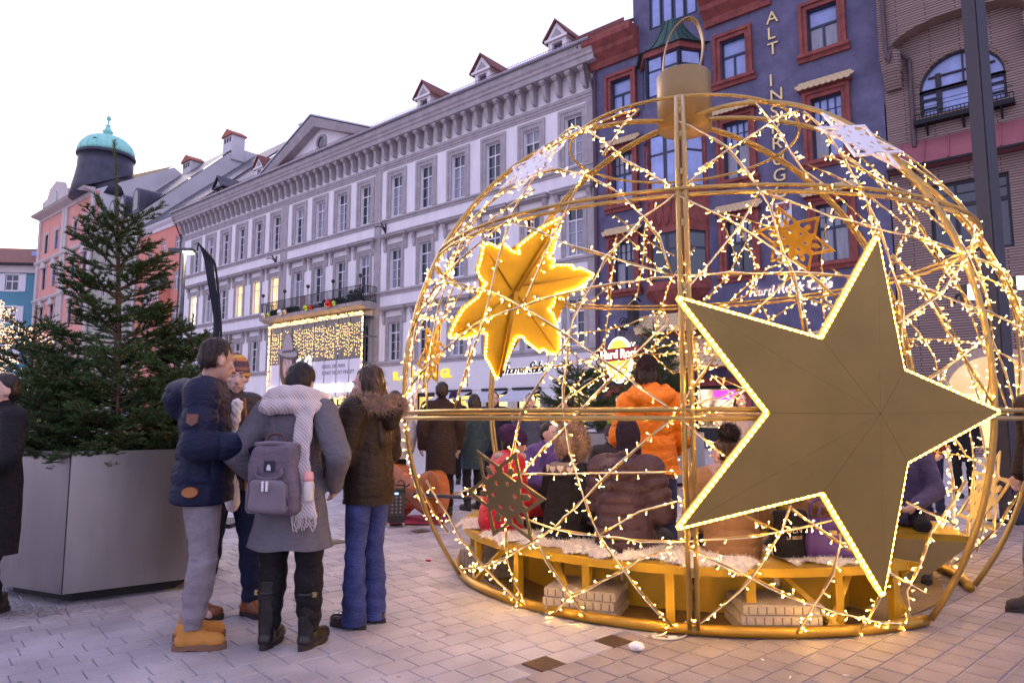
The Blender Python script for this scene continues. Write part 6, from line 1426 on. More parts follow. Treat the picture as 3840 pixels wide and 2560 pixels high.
def herring(m):
    t = m.node_tree; b = t.nodes['Principled BSDF']; tc = t.nodes.new('ShaderNodeTexCoord'); wv = t.nodes.new('ShaderNodeTexWave'); wv.inputs['Scale'].default_value = 26; wv.inputs['Distortion'].default_value = 3.0; wv.inputs['Detail Scale'].default_value = .6; wv.bands_direction = 'DIAGONAL'
    cr = t.nodes.new('ShaderNodeValToRGB'); cr.color_ramp.elements[0].color = (.40, .30, .29, 1); cr.color_ramp.elements[1].color = (.60, .55, .55, 1); t.links.new(tc.outputs['Object'], wv.inputs[0]); t.links.new(wv.outputs[0], cr.inputs[0]); t.links.new(cr.outputs[0], b.inputs['Base Color'])
herring(SCARF)
sb = MB()
for k in range(14):                                              # thick wrap round the neck
    t = 2 * math.pi * k / 14; t2 = 2 * math.pi * (k + 1) / 14
    f = lambda t: Vector((.150 * math.cos(t), .03 + .125 * math.sin(t), 1.495 - .035 * math.sin(t)))
    capsule(sb, f(t), .064, f(t2), .064, n=10)
    g2 = lambda t: Vector((.20 * math.cos(t), .02 + .155 * math.sin(t), 1.43 - .03 * math.sin(t)))
    capsule(sb, g2(t), .05, g2(t2), .05, n=10)
for i in range(7):
    x = .085 + i * .013; capsule(sb, (x, -.125, 1.42), .022, (x + .012, -.195, 1.15), .020, n=8); capsule(sb, (x + .012, -.195, 1.15), .020, (x * 1.25 + .03, -.205, .82), .024, n=8)
me = shell(sb, .011, 4); V = coords(me); V += normals(me) * (wrinkle(V, .005, (30, 30, 22)) + .003 * np.sin(V[:, 2] * 46 + V[:, 0] * 60))[:, None]; setco(me, V); SCO = ob('scarf', me, SCARF, P3.e)
fb = MB()
for i in range(26):
    x = .10 + i * .0062 + random.uniform(-.004, .004); y = -.205 + random.uniform(-.02, .012); L = random.uniform(.07, .11); fb.tube([(x, y, .83), (x + random.uniform(-.012, .012), y - .006, .83 - L * .6), (x + random.uniform(-.016, .016), y, .83 - L)], .004, 4)
ob('fringe', fb, SCARF, SCO)
BPK = fabric('mauve_canvas', (.145, .115, .145), .85, bump=.3, bscale=180)
BK = empty('backpack', P3.e.matrix_basis @ Vector((0, -.15, 1.0)), R_(-8), 'grey-mauve canvas backpack with front pocket worn over the grey coat', 'backpack'); s3 = P3.s
def rbox(w, d, h, z0, rnd, y0=0.0, taper=1.0, vx=.010):
    mb = MB()
    for sx in (-1, 1):
        for z in (z0 + rnd, z0 + h - rnd):
            pass
    mb.box(-w / 2, w / 2, y0 - d, y0, z0, z0 + h); me = mb.mesh('b'); bm = bmesh.new(); bm.from_mesh(me)
    for v in bm.verts:
        if v.co.z > z0 + h * .5: v.co.x *= taper
    bmesh.ops.bevel(bm, geom=bm.edges[:], offset=rnd, segments=4, affect='EDGES', profile=.5); bmesh.ops.subdivide_edges(bm, edges=[e for e in bm.edges if e.calc_length() > .06], cuts=3, use_grid_fill=True)
    bm.normal_update()
    for v in bm.verts: v.co += v.normal * (.006 * math.sin(14 * v.co.x + 3) * math.sin(17 * v.co.z) + .004 * math.sin(31 * v.co.z + 11 * v.co.x))
    bm.to_mesh(me); bm.free(); me.polygons.foreach_set('use_smooth', [True] * len(me.polygons)); return me
ob('bag_body', rbox(.33, .15, .40, -.17, .05, 0, .80), BPK, BK); ob('front_pocket', rbox(.25, .045, .19, -.155, .035, -.145, .92), mat('cloth_mauve_light', (.19, .155, .185), .85, var=.1, bump=.3, bscale=180), BK)
mb = MB(); mb.tube(catmull([(-.11, -.02, .215), (-.12, -.09, .225), (0, -.13, .235), (.12, -.09, .225), (.11, -.02, .215)], 6), .012, 6); ob('zip_rim', mb, MATS['cloth_mauve_light'], BK)
for sg in (-1, 1):
    mb = MB(); mb.tube(catmull([(sg * .05, .02, .22), (sg * .085, .055, .36), (sg * .10, .12, .44), (sg * .13, .26, .40)], 6), [.022] * 19, 6); ob('strap', mb, BPK, BK)
mb = MB(); mb.tube(catmull([(-.055, -.10, .215), (-.05, -.085, .27), (0, -.08, .285), (.05, -.085, .27), (.055, -.10, .215)], 6), .009, 6); ob('grab_handle', mb, mat('cloth_brown_strap', (.09, .05, .05), .8), BK)
mb = MB(); mb.tube(catmull([(-.075, -.155, .10), (-.07, -.165, .05), (0, -.168, .035), (.07, -.165, .05), (.075, -.155, .10)], 6), .011, 6); ob('front_handle', mb, BPK, BK)
mb = MB(); mb.box(-.03, .03, -.160, -.155, .075, .135); lg = ob('logo_patch', mb, mat('black_badge', (.02, .018, .03), .6), BK); ob('logo_mark', MB().prism([(-.012, .082), (.012, .082), (.012, .10), (.005, .115), (-.005, .115), (-.012, .10)], -.1635, -.161, lambda p, q, h: (p, h, q)), mat('white_print', (.6, .58, .62), .6, var=0), lg)
mb = MB()
for x in (-.012, .012): mb.box(x - .006, x + .006, -.205, -.193, -.03, .025)
ob('zip_pull', mb, mat('white_leather_tab', (.75, .72, .72), .6), BK)
BO_ = empty('drink_bottle', P3.e.matrix_basis @ Vector((.20, -.215, .90)), 0, 'small bottle with a pink cap in the side pocket of the backpack', 'bottle')
ob('bottle', MB().lathe([(.02, 0), (.028, .01), (.028, .10), (.02, .125)], 14), mat('milky_plastic', (.62, .58, .55), .35, var=.05), BO_, smooth=True); ob('cap', MB().lathe([(.027, .115), (.032, .13), (.026, .165), (.005, .17)], 14), mat('pink_cap', (.75, .35, .33), .45, var=.05), BO_, smooth=True)
# --- woman in the brown jacket with the fur hood
P4 = Person((-.96, 4.72, 0), R_(66), 1.72, 'woman in brown jacket with fur-trimmed hood and blue flared jeans', G4, pose=dict(elL=(-.24, .03, 1.14), wrL=(-.14, .22, 1.0), elR=(.25, .0, 1.13), wrR=(.17, .2, .98), ankL=(-.09, .02, .09), ankR=(.09, -.01, .09), head=(0, .03, 1.60)))
P4.pitch = R_(-8); P4.yaw = R_(12); BRN = fabric('brown_nylon', (.026, .015, .009), .6, bump=.2, bscale=50)
P4.body(SKIN2); P4.trousers(DENIM_B, .022, .012, flare=.035); P4.jacket(BRN, .80, .035, puff=.14, hemr=.195, amp=.007, hood='down'); P4.hair(HAIRB, .30); P4.boots(mat('patent_oxblood', (.035, .008, .012), .15, var=.2, coat=.6), RUBBER, .10, heel=.025)
hb = MB(); nk = P4.J['neck']
for k in range(12):
    t = math.pi * (-.15 + 1.3 * k / 11); t2 = math.pi * (-.15 + 1.3 * (k + 1) / 11)
    f = lambda t: nk + Vector((.17 * math.cos(t), -.02 - .17 * math.sin(t), .0 - .02 * math.sin(t)))
    if k < 11: capsule(hb, f(t), .045, f(t2), .045, n=8)
ob('fur_trim', fluff(hb, 5200, .055, 5, .45, .0024), FURB, P4.e)

# --- figures standing round about, mostly half hidden
def simple(loc, rz, h, label, group, jc, tc, hc=HAIRD, hat=None, hem=.80, puff=None, vox=.02, pose=None, seat=None, hood=None, nohair=False, hairlong=0.0, skin=SKIN2, boots=RUBBER, hemr=None, yaw=0, pitch=0, r=.03, hatkw=None, amp=.014):
    P = Person(loc, rz, h, label, group, pose, vox, seat); P.yaw = yaw; P.pitch = pitch
    P.body(skin); P.trousers(tc, .07, .015); P.jacket(jc, hem, r, puff=puff, hood=hood, hemr=hemr, amp=amp); P.boots(boots, RUBBER, .14)
    if not nohair: P.hair(hc, hairlong)
    if hat is not None: P.beanie(hat, **(hatkw or {}))
    return P
BLK1 = fabric('black', (.012, .011, .014), .8); CHAR = fabric('charcoal', (.035, .03, .036), .7); BRWN = fabric('brown_coat', (.035, .021, .018), .8); WHT = fabric('white_jacket', (.55, .53, .58), .8)
TEALC = fabric('teal_coat', (.028, .05, .07), .8); PURP = fabric('purple_jacket', (.10, .06, .22), .6); PURPH = fabric('purple_knit', (.045, .018, .06), .95, bump=.6, bscale=90); REDJ = fabric('red_jacket', (.46, .018, .035), .55); PLUM = fabric('plum_nylon', (.060, .034, .048), .5, bump=.12, bscale=40)
ORNG = fabric('orange_nylon', (.75, .20, .012), .5, bump=.12, bscale=40); TANP = fabric('tan_nylon', (.28, .15, .07), .5); PINKH = fabric('dusty_pink_hood', (.40, .27, .26), .9)
simple((-3.55, 4.85, 0), R_(150), 1.66, 'figure in black coat and trousers walking past the planter', 'passers-by', BLK1, BLK1, hem=.45, hemr=.2, vox=.016, pose=dict(elL=(-.28, .05, 1.15), wrL=(-.2, .22, 1.02), ankL=(-.11, .2, .09), ankR=(.11, -.12, .09)))
pr = simple((3.93, 5.12, 0), R_(88), 1.78, 'figure in dark brown jacket and grey trousers striding past the doorway of the bauble', 'passers-by', fabric('dark_brown', (.022, .014, .012), .8), fabric('grey_cloth', (.14, .13, .14), .9), hem=.78, vox=.015, pose=dict(ankL=(-.10, .26, .09), kneeL=(-.10, .22, .50), ankR=(.10, -.20, .09), kneeR=(.1, .02, .47), elL=(-.27, -.10, 1.15), wrL=(-.27, .05, .95)))
# seated on the ring bench, facing inwards
def seat_at(az, r=1.80): A = BFD + R_(az); return (BC.x + math.cos(A) * r, BC.y + math.sin(A) * r, 0), A + math.pi / 2
GS = 'people sitting on the ring bench'
l, z = seat_at(-54, 1.88); S1 = simple(l, z - R_(8), 1.66, 'person in bright red jacket and purple knitted hat on the bench', GS, REDJ, BLK1, hat=PURPH, hem=SEATZ + .02, vox=.014, seat=SEATZ, r=.075, hatkw=dict(top=.15, low=-.02, slouch=.03, r=1.12), pitch=R_(-14))
sb = MB(); nk = S1.J['neck']
for k in range(12):
    t = 2 * math.pi * k / 12; t2 = 2 * math.pi * (k + 1) / 12; f = lambda t: nk + Vector((.115 * math.cos(t), .02 + .11 * math.sin(t), .03)); capsule(sb, f(t), .04, f(t2), .04, n=8)
ob('scarf', shell(sb, .014, 3), mat('grey_beige_scarf', (.40, .34, .32), .95, var=.15, scale=12), S1.e)
l, z = seat_at(-33, 1.72); S3 = simple(l, z - R_(6), 1.60, 'person in black coat with big fur hood and heart-print scarf on the bench', GS, BLK1, BLK1, hem=SEATZ + .02, vox=.014, seat=SEATZ, r=.045)
hb = MB(); H = S3.J['head']
for k in range(13):
    t = math.pi * (-.2 + 1.4 * k / 12); t2 = math.pi * (-.2 + 1.4 * (k + 1) / 12); f = lambda t: H + Vector((.13 * math.cos(t), -.02, .05 + .13 * math.sin(t)))
    if k < 12: capsule(hb, f(t), .055, f(t2), .055, n=8)
ellipsoid(hb, H + Vector((0, -.04, .05)), .12, .11, .12); ob('fur_hood', fluff(hb, 5200, .05, 8, .5, .0026), FURB, S3.e)
sb = MB(); nk = S3.J['neck']
for k in range(12):
    t = 2 * math.pi * k / 12; t2 = 2 * math.pi * (k + 1) / 12; f = lambda t: nk + Vector((.14 * math.cos(t), .02 + .14 * math.sin(t), .0)); capsule(sb, f(t), .058, f(t2), .058, n=8)
SC3 = ob('scarf', shell(sb, .013, 3), mat('taupe_scarf', (.20, .15, .14), .95, var=.1), S3.e); hm = mat('cream_heart', (.62, .52, .42), .9, var=0)
for k in range(5):
    a = -math.pi / 2 + (k - 2) * .42; p = nk + Vector((.197 * math.cos(a), .02 + .197 * math.sin(a), .01 * (k % 2))); n = Vector((math.cos(a), math.sin(a), 0)); x = Vector((-math.sin(a), math.cos(a), 0))
    heart = [(.032 * (math.sin(t) ** 3), .002 * (13 * math.cos(t) - 5 * math.cos(2 * t) - 2 * math.cos(3 * t) - math.cos(4 * t))) for t in [2 * math.pi * i / 18 for i in range(18)]]
    mb = MB(); mb.prism(heart, -.004, .006, lambda u, v, h: p + x * u + Vector((0, 0, v)) + n * h); ob('heart', mb, hm, SC3)
l, z = seat_at(-15.5, 1.74); S4 = simple(l, z - R_(4), 1.70, 'large person in plum-black puffer jacket and tall dark beanie on the bench', GS, PLUM, fabric('grey_jean', (.07, .07, .09)), hat=fabric('black_purple_knit', (.022, .015, .032), .95, bump=.5, bscale=80), hem=SEATZ - .015, puff=.085, vox=.012, seat=SEATZ, r=.065, hood='down', amp=.020, hatkw=dict(top=.20, low=-.09), nohair=True)
l, z = seat_at(9, 1.74); S6 = simple(l, z + R_(6), 1.60, 'woman with dark hair bun, dusty pink hood and brown puffer coat on the bench', GS, TANP, DENIM_D, hc=HAIRB, hem=SEATZ + .0, puff=.11, vox=.013, seat=SEATZ, r=.055, yaw=R_(25))
hb = MB(); H = S6.hm(); hb.sphere(H @ Vector((0, -.05, .15)), .075, 10, 7); ob('hair_bun', fluff(hb, 2200, .045, 11, .7, .0016), HAIRD, S6.e)
sb = MB(); nk = S6.J['neck']
for k in range(9):
    t = math.pi * (1.0 + k / 8 * 1.0); f = nk + Vector((.15 * math.cos(t), .02 + .14 * math.sin(t), -.03 + .02 * math.sin(t * 2))); capsule(sb, f, .06, f + Vector((0, .01, .05)), .05, n=8)
ob('hood', shell(sb, .013, 4), PINKH, S6.e)
hb = MB(); capsule(hb, S6.J['shL'] + Vector((0, -.09, -.1)), .07, S6.J['shR'] + Vector((0, -.09, -.1)), .07, n=8); ob('fur_collar', fluff(hb, 3600, .05, 12, .5, .0026), FURB, S6.e)
l, z = seat_at(36, 1.74); simple(l, z - R_(8), 1.70, 'person in tan quilted jacket sitting beside the purple handbag', GS, TANP, DENIM_D, hc=HAIRB, hem=SEATZ + .0, puff=.10, vox=.016, seat=SEATZ, r=.055)
l, z = seat_at(-118, 1.80); simple(l, z, 1.70, 'person in violet jacket and dark cap farther round the bench', GS, PURP, BLK1, hem=SEATZ + .02, vox=.02, seat=SEATZ, r=.045)
l, z = seat_at(-150, 1.85); simple(l, z, 1.66, 'person in dark knitted hat with a lime green pompom across the bauble', GS, CHAR, BLK1, hat=stripes_mat('dark_rib_knit', [(.03, .02, .03), (.06, .045, .06)], .03), hem=SEATZ + .02, vox=.018, seat=SEATZ, hatkw=dict(top=.15, pom=mat('lime_pompom', (.35, .62, .06), .95, var=.1)))
l, z = seat_at(150, 1.85); simple(l, z, 1.68, 'woman with smooth brown hair and white top seated across the bauble', GS, WHT, DENIM_D, hc=HAIRB, hem=SEATZ + .02, vox=.018, seat=SEATZ, hairlong=.12)
l, z = seat_at(96, 1.85); simple(l, z + R_(70), 1.72, 'person in blue-violet coat and black trousers on the short bench by the doorway', GS, fabric('blue_violet', (.06, .05, .12), .7), BLK1, hem=SEATZ + .02, vox=.018, seat=SEATZ)
# standing inside: orange down jacket
simple((1.13, 5.66, 0), R_(-6), 1.84, 'person in bright orange quilted jacket and dark hat standing inside the bauble', 'people standing round the bauble', ORNG, fabric('blue_jean2', (.05, .06, .13)), hat=fabric('brown_black_knit', (.02, .012, .014), .95, bump=.5, bscale=80), hem=.86, puff=.115, vox=.011, r=.030, hood='down', hemr=.225, amp=.011, hatkw=dict(top=.17, low=-.05), pose=dict(head=(-.02, .05, 1.60), shL=(-.17, 0, 1.39), shR=(.17, 0, 1.39), elL=(-.25, .02, 1.13), wrL=(-.16, .2, 1.0), elR=(.25, .02, 1.13), wrR=(.16, .2, 1.0)))
GB = 'people standing round the bauble'
def bgp(u, depth, rz, h, lab, jc, tc, **kw):
    p = at_depth(u, 1565, depth); return simple((p.x, p.y, 0), R_(rz), h, lab, GB, jc, tc, **kw)
bgp(1655, 9.6, 15, 1.84, 'tall person in long dark brown coat behind the leftmost part of the bauble'.replace('leftmost part', 'rim'), BRWN, BLK1, hem=.55, hemr=.2)
bgp(1775, 10.4, 40, 1.70, 'person in dark top and pale teal skirt behind the rim of the bauble', TEALC, BLK1, hem=.62, hemr=.2, hairlong=.1)
bgp(1850, 11.6, 190, 1.78, 'person in navy jacket standing behind the gold leaf panel', fabric('navy_plain', (.02, .024, .05), .8), DENIM_D, hem=.78)
bgp(1990, 11.2, 170, 1.74, 'person in slate blue coat standing beyond the red jacket', fabric('slate', (.06, .07, .11), .8), BLK1, hem=.7)
bgp(1478, 9.6, 20, 1.72, 'person in white jacket and dark trousers beside the double bass', WHT, BLK1, hem=.8)
bgp(1700, 14.5, 180, 1.86, 'person in black holding up a red phone by the shop windows', BLK1, BLK1, hem=.8, hat=PURPH, pose=dict(elR=(.25, .2, 1.3), wrR=(.12, .36, 1.52)))
bgp(1235, 15.0, 175, 1.76, 'dark-haired person in dark coat by the lit arcade entrance', CHAR, BLK1, hem=.7)
bgp(1270, 13.5, 200, 1.60, 'short person in maroon coat by the lit arcade entrance', fabric('maroon', (.09, .025, .04), .8), BLK1, hem=.7)
bgp(2130, 12.2, 60, 1.74, 'person in tan coat walking in front of the fir trees', fabric('tan_coat', (.20, .12, .07), .8), BLK1, hem=.6)
bgp(2780, 10.5, 185, 1.72, 'woman with pale coat standing beyond the star panel', fabric('pale_coat', (.38, .32, .33), .9), BLK1, hc=HAIRB, hem=.6, hairlong=.15)
bgp(3480, 9.5, 100, 1.76, 'person in dark red jacket behind the doorway bench', fabric('dark_red', (.12, .02, .025), .8), DENIM_D, hem=.8)
bgp(3600, 12.0, 170, 1.75, 'person in black coat near the brick building', BLK1, BLK1, hem=.6)
# bags on the bench
HBG = mat('purple_leather', (.075, .03, .19), .4, var=.12, scale=6, bump=.2, bscale=60, spec=.5)
l, z = seat_at(27, 1.93); HBe = empty('handbag', (l[0], l[1], SEATZ + .03), z - R_(15), 'purple leather handbag with looped handles on the sheepskin', 'handbag')
me = rbox(.34, .17, .24, 0, .035, .085, .80); ob('bag_body', me, HBG, HBe)
for sg in (-1, 1):
    mb = MB(); mb.tube(catmull([(-.08, sg * .06, .21), (-.07, sg * .085, .32), (0, sg * .09, .36), (.07, sg * .085, .32), (.08, sg * .06, .21)], 6), .009, 6); ob('handle', mb, HBG, HBe, smooth=True)
ob('clasp', MB().box(-.025, .025, -.092, -.086, .15, .18), BUC, HBe)
l, z = seat_at(19.5, 1.90); TG = empty('tote_bag', (l[0], l[1], SEATZ + .03), z + R_(10), 'black shopping bag with pale lettering beside the purple handbag', 'bag')
ob('bag_body', rbox(.22, .10, .30, 0, .02, .05, .95), BLK1, TG)
text('DEN', .06, mat('cream_print', (.6, .5, .3), .7, var=0), TG, Matrix.Translation((-.07, -.058, .16)) @ Matrix.Rotation(math.pi / 2, 4, 'X'), .001); text('LA BELLE', .03, MATS['cream_print'], TG, Matrix.Translation((-.07, -.058, .12)) @ Matrix.Rotation(math.pi / 2, 4, 'X'), .001)
bpy.data.scenes.remove(TMP)
# ================================================================== fir trees in planters
NEED = mat('fir_needles', (.034, .072, .020), .5, var=.45, scale=6, spec=.3, col2=(.070, .125, .038)); BARK = mat('fir_bark', (.10, .062, .040), .9, var=.3, scale=20); TWIG = mat('fir_twig', (.12, .075, .04), .9, var=.2)
def fir(loc, z0, height, rad, label, seed, whorls=10, nb=6, dens=1.0, leader=.5, group='fir trees in planters', low=.12, needle=.030):
    rg = np.random.default_rng(seed); e = empty('fir_tree', (loc[0], loc[1], z0), rg.random() * 6, label, 'tree', group)
    lean = rg.normal(size=2) * .02
    tr = [(lean[0] * t * t * height, lean[1] * t * t * height, height * t) for t in np.linspace(0, 1, 9)]
    ob('trunk', MB().tube(tr, [.045 * (height / 3) * (1 - t) ** 1.35 + .005 for t in np.linspace(0, 1, 9)], 8), BARK, e, smooth=True)
    segs = []; br = MB()
    def addseg(p, q): segs.append((p, q))
    zs = [low * height + (height - leader - low * height) * (i / (whorls - 1)) ** .92 for i in range(whorls)]
    for q_ in range(8):
        if tr[q_][2] > height - leader - .35: addseg(Vector(tr[q_]), Vector(tr[q_ + 1]))
    for wi, zz in enumerate(zs):
        t = zz / height; base = Vector((lean[0] * t * t * height, lean[1] * t * t * height, zz)); Lm = rad * (1 - t) ** .95 * 1.08 + .13
        k = nb if wi < whorls - 1 else 5; ph = rg.random() * 6.28
        for j in range(k + (2 if wi < whorls * .7 else 0)):
            a = ph + 6.283 * j / k + rg.normal() * .22; el = R_(8 + 34 * t + rg.normal() * 7); L = Lm * rg.uniform(.72, 1.12)
            off = Vector((0, 0, rg.normal() * .05))
            d = Vector((math.cos(a) * math.cos(el), math.sin(a) * math.cos(el), math.sin(el))); pts = []; p = base + off
            n = 7
            for i in range(n + 1):
                f = i / n; pts.append(p + d * L * f + Vector((0, 0, -.10 * L * math.sin(math.pi * f * .8) + .10 * L * f * f)))
            br.tube(pts, [.010 * (height / 3) * (1 - i / n) + .0025 for i in range(n + 1)], 5)
            for u, v in zip(pts[1:], pts[2:]): addseg(u, v)
            side = Vector((-math.sin(a), math.cos(a), 0)); m = max(2, int(L / .08))
            for i in range(1, m + 1):
                f = .22 + .74 * i / m; q = pts[min(n, int(f * n))].lerp(pts[min(n, int(f * n) + 1)], (f * n) % 1)
                for sg in (-1, 1):
                    tl = L * .50 * (1 - f) ** .8 + .075; tl *= rg.uniform(.7, 1.2); dd = (d * .72 + side * sg * .75 + Vector((0, 0, rg.normal() * .12))).normalized(); q2 = q + dd * tl
                    addseg(q, q2); br.tube([q, q2], .0028, 3)
                    if tl > .16:
                        for s2 in (-1, 1):
                            q3 = q + dd * tl * .55; d3 = (dd * .7 + (side * sg * .2 + d * .7) * s2 * .7 + Vector((0, 0, rg.normal() * .1))).normalized(); addseg(q3, q3 + d3 * tl * .42)
    ob('branches', br, TWIG, e)
    A = np.array([s[0] for s in segs]); B = np.array([s[1] for s in segs]); L = np.linalg.norm(B - A, axis=1); n = np.maximum(2, (L / .0095 * 3.6 * dens).astype(int)); idx = np.repeat(np.arange(len(A)), n); N = len(idx)
    t = rg.random(N)[:, None]; P = A[idx] * (1 - t) + B[idx] * t; D = ((B - A) / np.maximum(L, 1e-6)[:, None])[idx]
    r = rg.normal(size=(N, 3)); r -= (r * D).sum(1)[:, None] * D; r /= np.linalg.norm(r, axis=1)[:, None]; r[:, 2] = np.abs(r[:, 2]) * .6 + r[:, 2] * .4
    d = r * .85 + D * .65; d /= np.linalg.norm(d, axis=1)[:, None]; ln = needle * rg.uniform(.7, 1.2, N)[:, None]; s = np.cross(d, rg.normal(size=(N, 3))); s /= np.linalg.norm(s, axis=1)[:, None]; s *= .0026
    V = np.stack([P - s, P + s, P + d * ln + s * .6, P + d * ln - s * .6], 1).reshape(-1, 3); o = ob('crown', np_mesh('crown', V, np.arange(4 * N).reshape(-1, 4)), NEED, e); o['kind'] = 'stuff'
    return e
STEEL = mat('brushed_steel', (.34, .325, .32), .30, .9, var=.12, scale=3, stretch=(1, 1, .2), bump=.03, bscale=200); SOIL = mat('bark_mulch', (.05, .035, .025), .95, var=.4, scale=40, bump=.8, bscale=80)
def planter(c, ang, side, n, z0, z1, label, m=STEEL):
    """n-sided sheet-metal planter; every sheet a part"""
    e = empty('planter', (c[0], c[1], 0), 0, label, 'planter', 'steel tree planters'); R = side / (2 * math.sin(math.pi / n))
    pts = [Vector((R * math.cos(ang + 2 * math.pi * k / n), R * math.sin(ang + 2 * math.pi * k / n), 0)) for k in range(n)]
    for k in range(n):
        a, b = pts[k], pts[(k + 1) % n]; d = (b - a).normalized(); nn = Vector((d.y, -d.x, 0)); g = .006
        A, B = a + d * g, b - d * g; ob('side_sheet', MB().add([A + Vector((0, 0, z0)), B + Vector((0, 0, z0)), B + Vector((0, 0, z1)), A + Vector((0, 0, z1)), A - nn * .01 + Vector((0, 0, z0)), B - nn * .01 + Vector((0, 0, z0)), B - nn * .03 + Vector((0, 0, z1)), A - nn * .03 + Vector((0, 0, z1))], [(0, 1, 2, 3), (7, 6, 5, 4), (3, 2, 6, 7), (0, 4, 5, 1), (0, 3, 7, 4), (1, 5, 6, 2)]), m, e)
        mb = MB()
        for q, zz in ((.03, z1 - .03), (.03, z0 + .03), ((b - a).length - .03, z1 - .03), ((b - a).length - .03, z0 + .03)): mb.sphere(a + d * q + nn * .002 + Vector((0, 0, zz)), .006, 6, 4)
        ob('screw', mb, ZINC, e)
    ob('soil', MB().prism([(p.x * .96, p.y * .96) for p in pts], z1 - .12, z1 - .06, lambda p, q, h: (p, q, h)), SOIL, e)
    ob('plinth', MB().prism([(p.x * .82, p.y * .82) for p in pts], .0, z0 - .005, lambda p, q, h: (p, q, h)), BLACKM, e)
    return e
HC = (-3.33, 6.00)
planter(HC, R_(-84 + 0), .85, 6, .085, 1.10, 'six-sided brushed steel planter holding the tall fir beside the chatting group')
fir((-3.60, 6.33), 1.02, 2.92, .74, 'tall fir tree with a bare leader in the steel planter', 3, whorls=10, nb=5, leader=.86, dens=1.5, low=.03)
planter((-4.95, 7.25), R_(-60), .85, 6, .085, 1.10, 'second steel planter farther back, under the shorter fir')
fir((-4.97, 7.15), 1.02, 1.50, .58, 'shorter fir in the farther planter, against the teal house', 5, whorls=8, nb=6, leader=.28, low=.03)
fir((-3.10, 6.60), 1.02, 1.32, .50, 'shorter fir beside the tall fir, in front of the white building', 8, whorls=8, nb=6, leader=.30, low=.03)
fir((-3.25, 5.75), 1.02, .95, .50, 'small bushy fir at the front rim of the steel planter', 9, whorls=6, nb=7, leader=.14, low=.02)
fir((-3.80, 5.85), 1.02, .85, .46, 'low bushy fir at the corner of the steel planter beside the black coat', 12, whorls=6, nb=7, leader=.12, low=.02)
fir((-2.85, 6.12), 1.02, .80, .45, 'low bushy fir in the steel planter, behind the navy jacket', 14, whorls=6, nb=7, leader=.12, low=.02)
for k, (u, tip, dep, h, lab) in enumerate(((2175, 1322, 14.0, 1.0, 'slim fir in a planter behind the bench, below the script sign'), (2470, 1195, 14.6, 1.0, 'bushy fir in a planter in front of the blue building entrance'))):
    p = at_depth(u, 1565, dep); zt_ = at_depth(u, tip, dep).z
    planter((p.x, p.y), R_(20), 1.0, 6, .08, 1.05, ('steel planter under the slim fir behind the bauble', 'steel planter under the bushy fir before the blue building')[k])
    fir((p.x, p.y), .98, zt_ - .98, 1.05, lab, 20 + k, whorls=8 + 2 * k, nb=6, leader=.35, dens=.55, needle=.034)
# ------------------------------------------------------------------ bare tree wrapped in lights at the edge of the square
tb = at_depth(-330, 1565, 21.0); WT = empty('bare_tree', (tb.x, tb.y, 0), 0, 'bare tree wrapped in warm fairy lights in front of the teal house', 'tree')
mb = MB(); lp_ = []; rg = np.random.default_rng(4)
mb.tube([(0, 0, 0), (.05, 0, 1.5), (0, .05, 3)], [.16, .13, .10], 8); TK = ob('trunk', mb, mat('bare_bark', (.12, .08, .07), .9, var=.3), WT, smooth=True)
mb = MB()
def twig(p, d, L, r, lev):
    pts = [p]; q = p; dd = d.copy()
    for i in range(6):
        dd = (dd + Vector(rg.normal(size=3)) * .16 + Vector((0, 0, .03))).normalized(); q = q + dd * L / 6; pts.append(q)
        for _ in range(4 if lev > 0 else 2): lp_.append(q + Vector(rg.normal(size=3)) * .05)
    mb.tube(pts, [r * (1 - i / 6.5) for i in range(7)], 5)
    if lev < 2:
        for i in range(2, 7): twig(pts[i], (dd + Vector(rg.normal(size=3)) * .6).normalized(), L * .5, r * .5, lev + 1)
for zz, a, el in ((2.2, .1, .25), (2.6, -.3, .35), (3.0, .3, .45), (3.0, 1.6, .5), (3.0, -1.6, .6), (2.7, 3.0, .4), (3.0, 0, 1.1), (2.0, -.1, .1), (3.0, -.15, .62)):
    twig(Vector((0, 0, zz)), Vector((math.cos(a) * math.cos(el), math.sin(a) * math.cos(el), math.sin(el))), 2.6, .05, 0)
ob('branches', mb, MATS['bare_bark'], WT); light_cloud('fairy_lights', [tuple(p) for p in lp_], .016, emat('pinkish_fairy_light', (1, .55, .28), 2.2), WT, kind='stuff')
# ------------------------------------------------------------------ street lamps, flag
lpx = at_depth(660, 1565, 20.0); LA = empty('street_lamp', (lpx.x, lpx.y, 0), 0, 'tall slim street lamp with a lit head above the salmon house', 'street lamp')
lz = at_depth(677, 951, 20.0).z
ob('pole', MB().tube([(0, 0, 0), (0, 0, lz + .12)], [.075, .05], 10), mat('lamp_grey', (.09, .09, .11), .5, .5), LA, smooth=True); ob('head', MB().box(-.42, .26, -.14, .14, lz + .05, lz + .14), MATS['lamp_grey'], LA); ob('lamp_glass', MB().box(.0, .22, -.1, .1, lz + .0, lz + .048), emat('street_lamp_light', (1, .78, .42), 30), LA)
rp = at_depth(3648, 0, 9.2); RP = empty('mast', (rp.x, rp.y, 0), R_(20), 'thick dark square lighting mast in front of the brick building', 'mast')
ob('pole', bevel_box(-.105, .105, -.105, .105, 0, 11, .012), mat('anthracite_paint', (.035, .033, .05), .5, .3, var=.1), RP); ob('foot_plate', MB().box(-.2, .2, -.2, .2, 0, .03), IRON, RP)
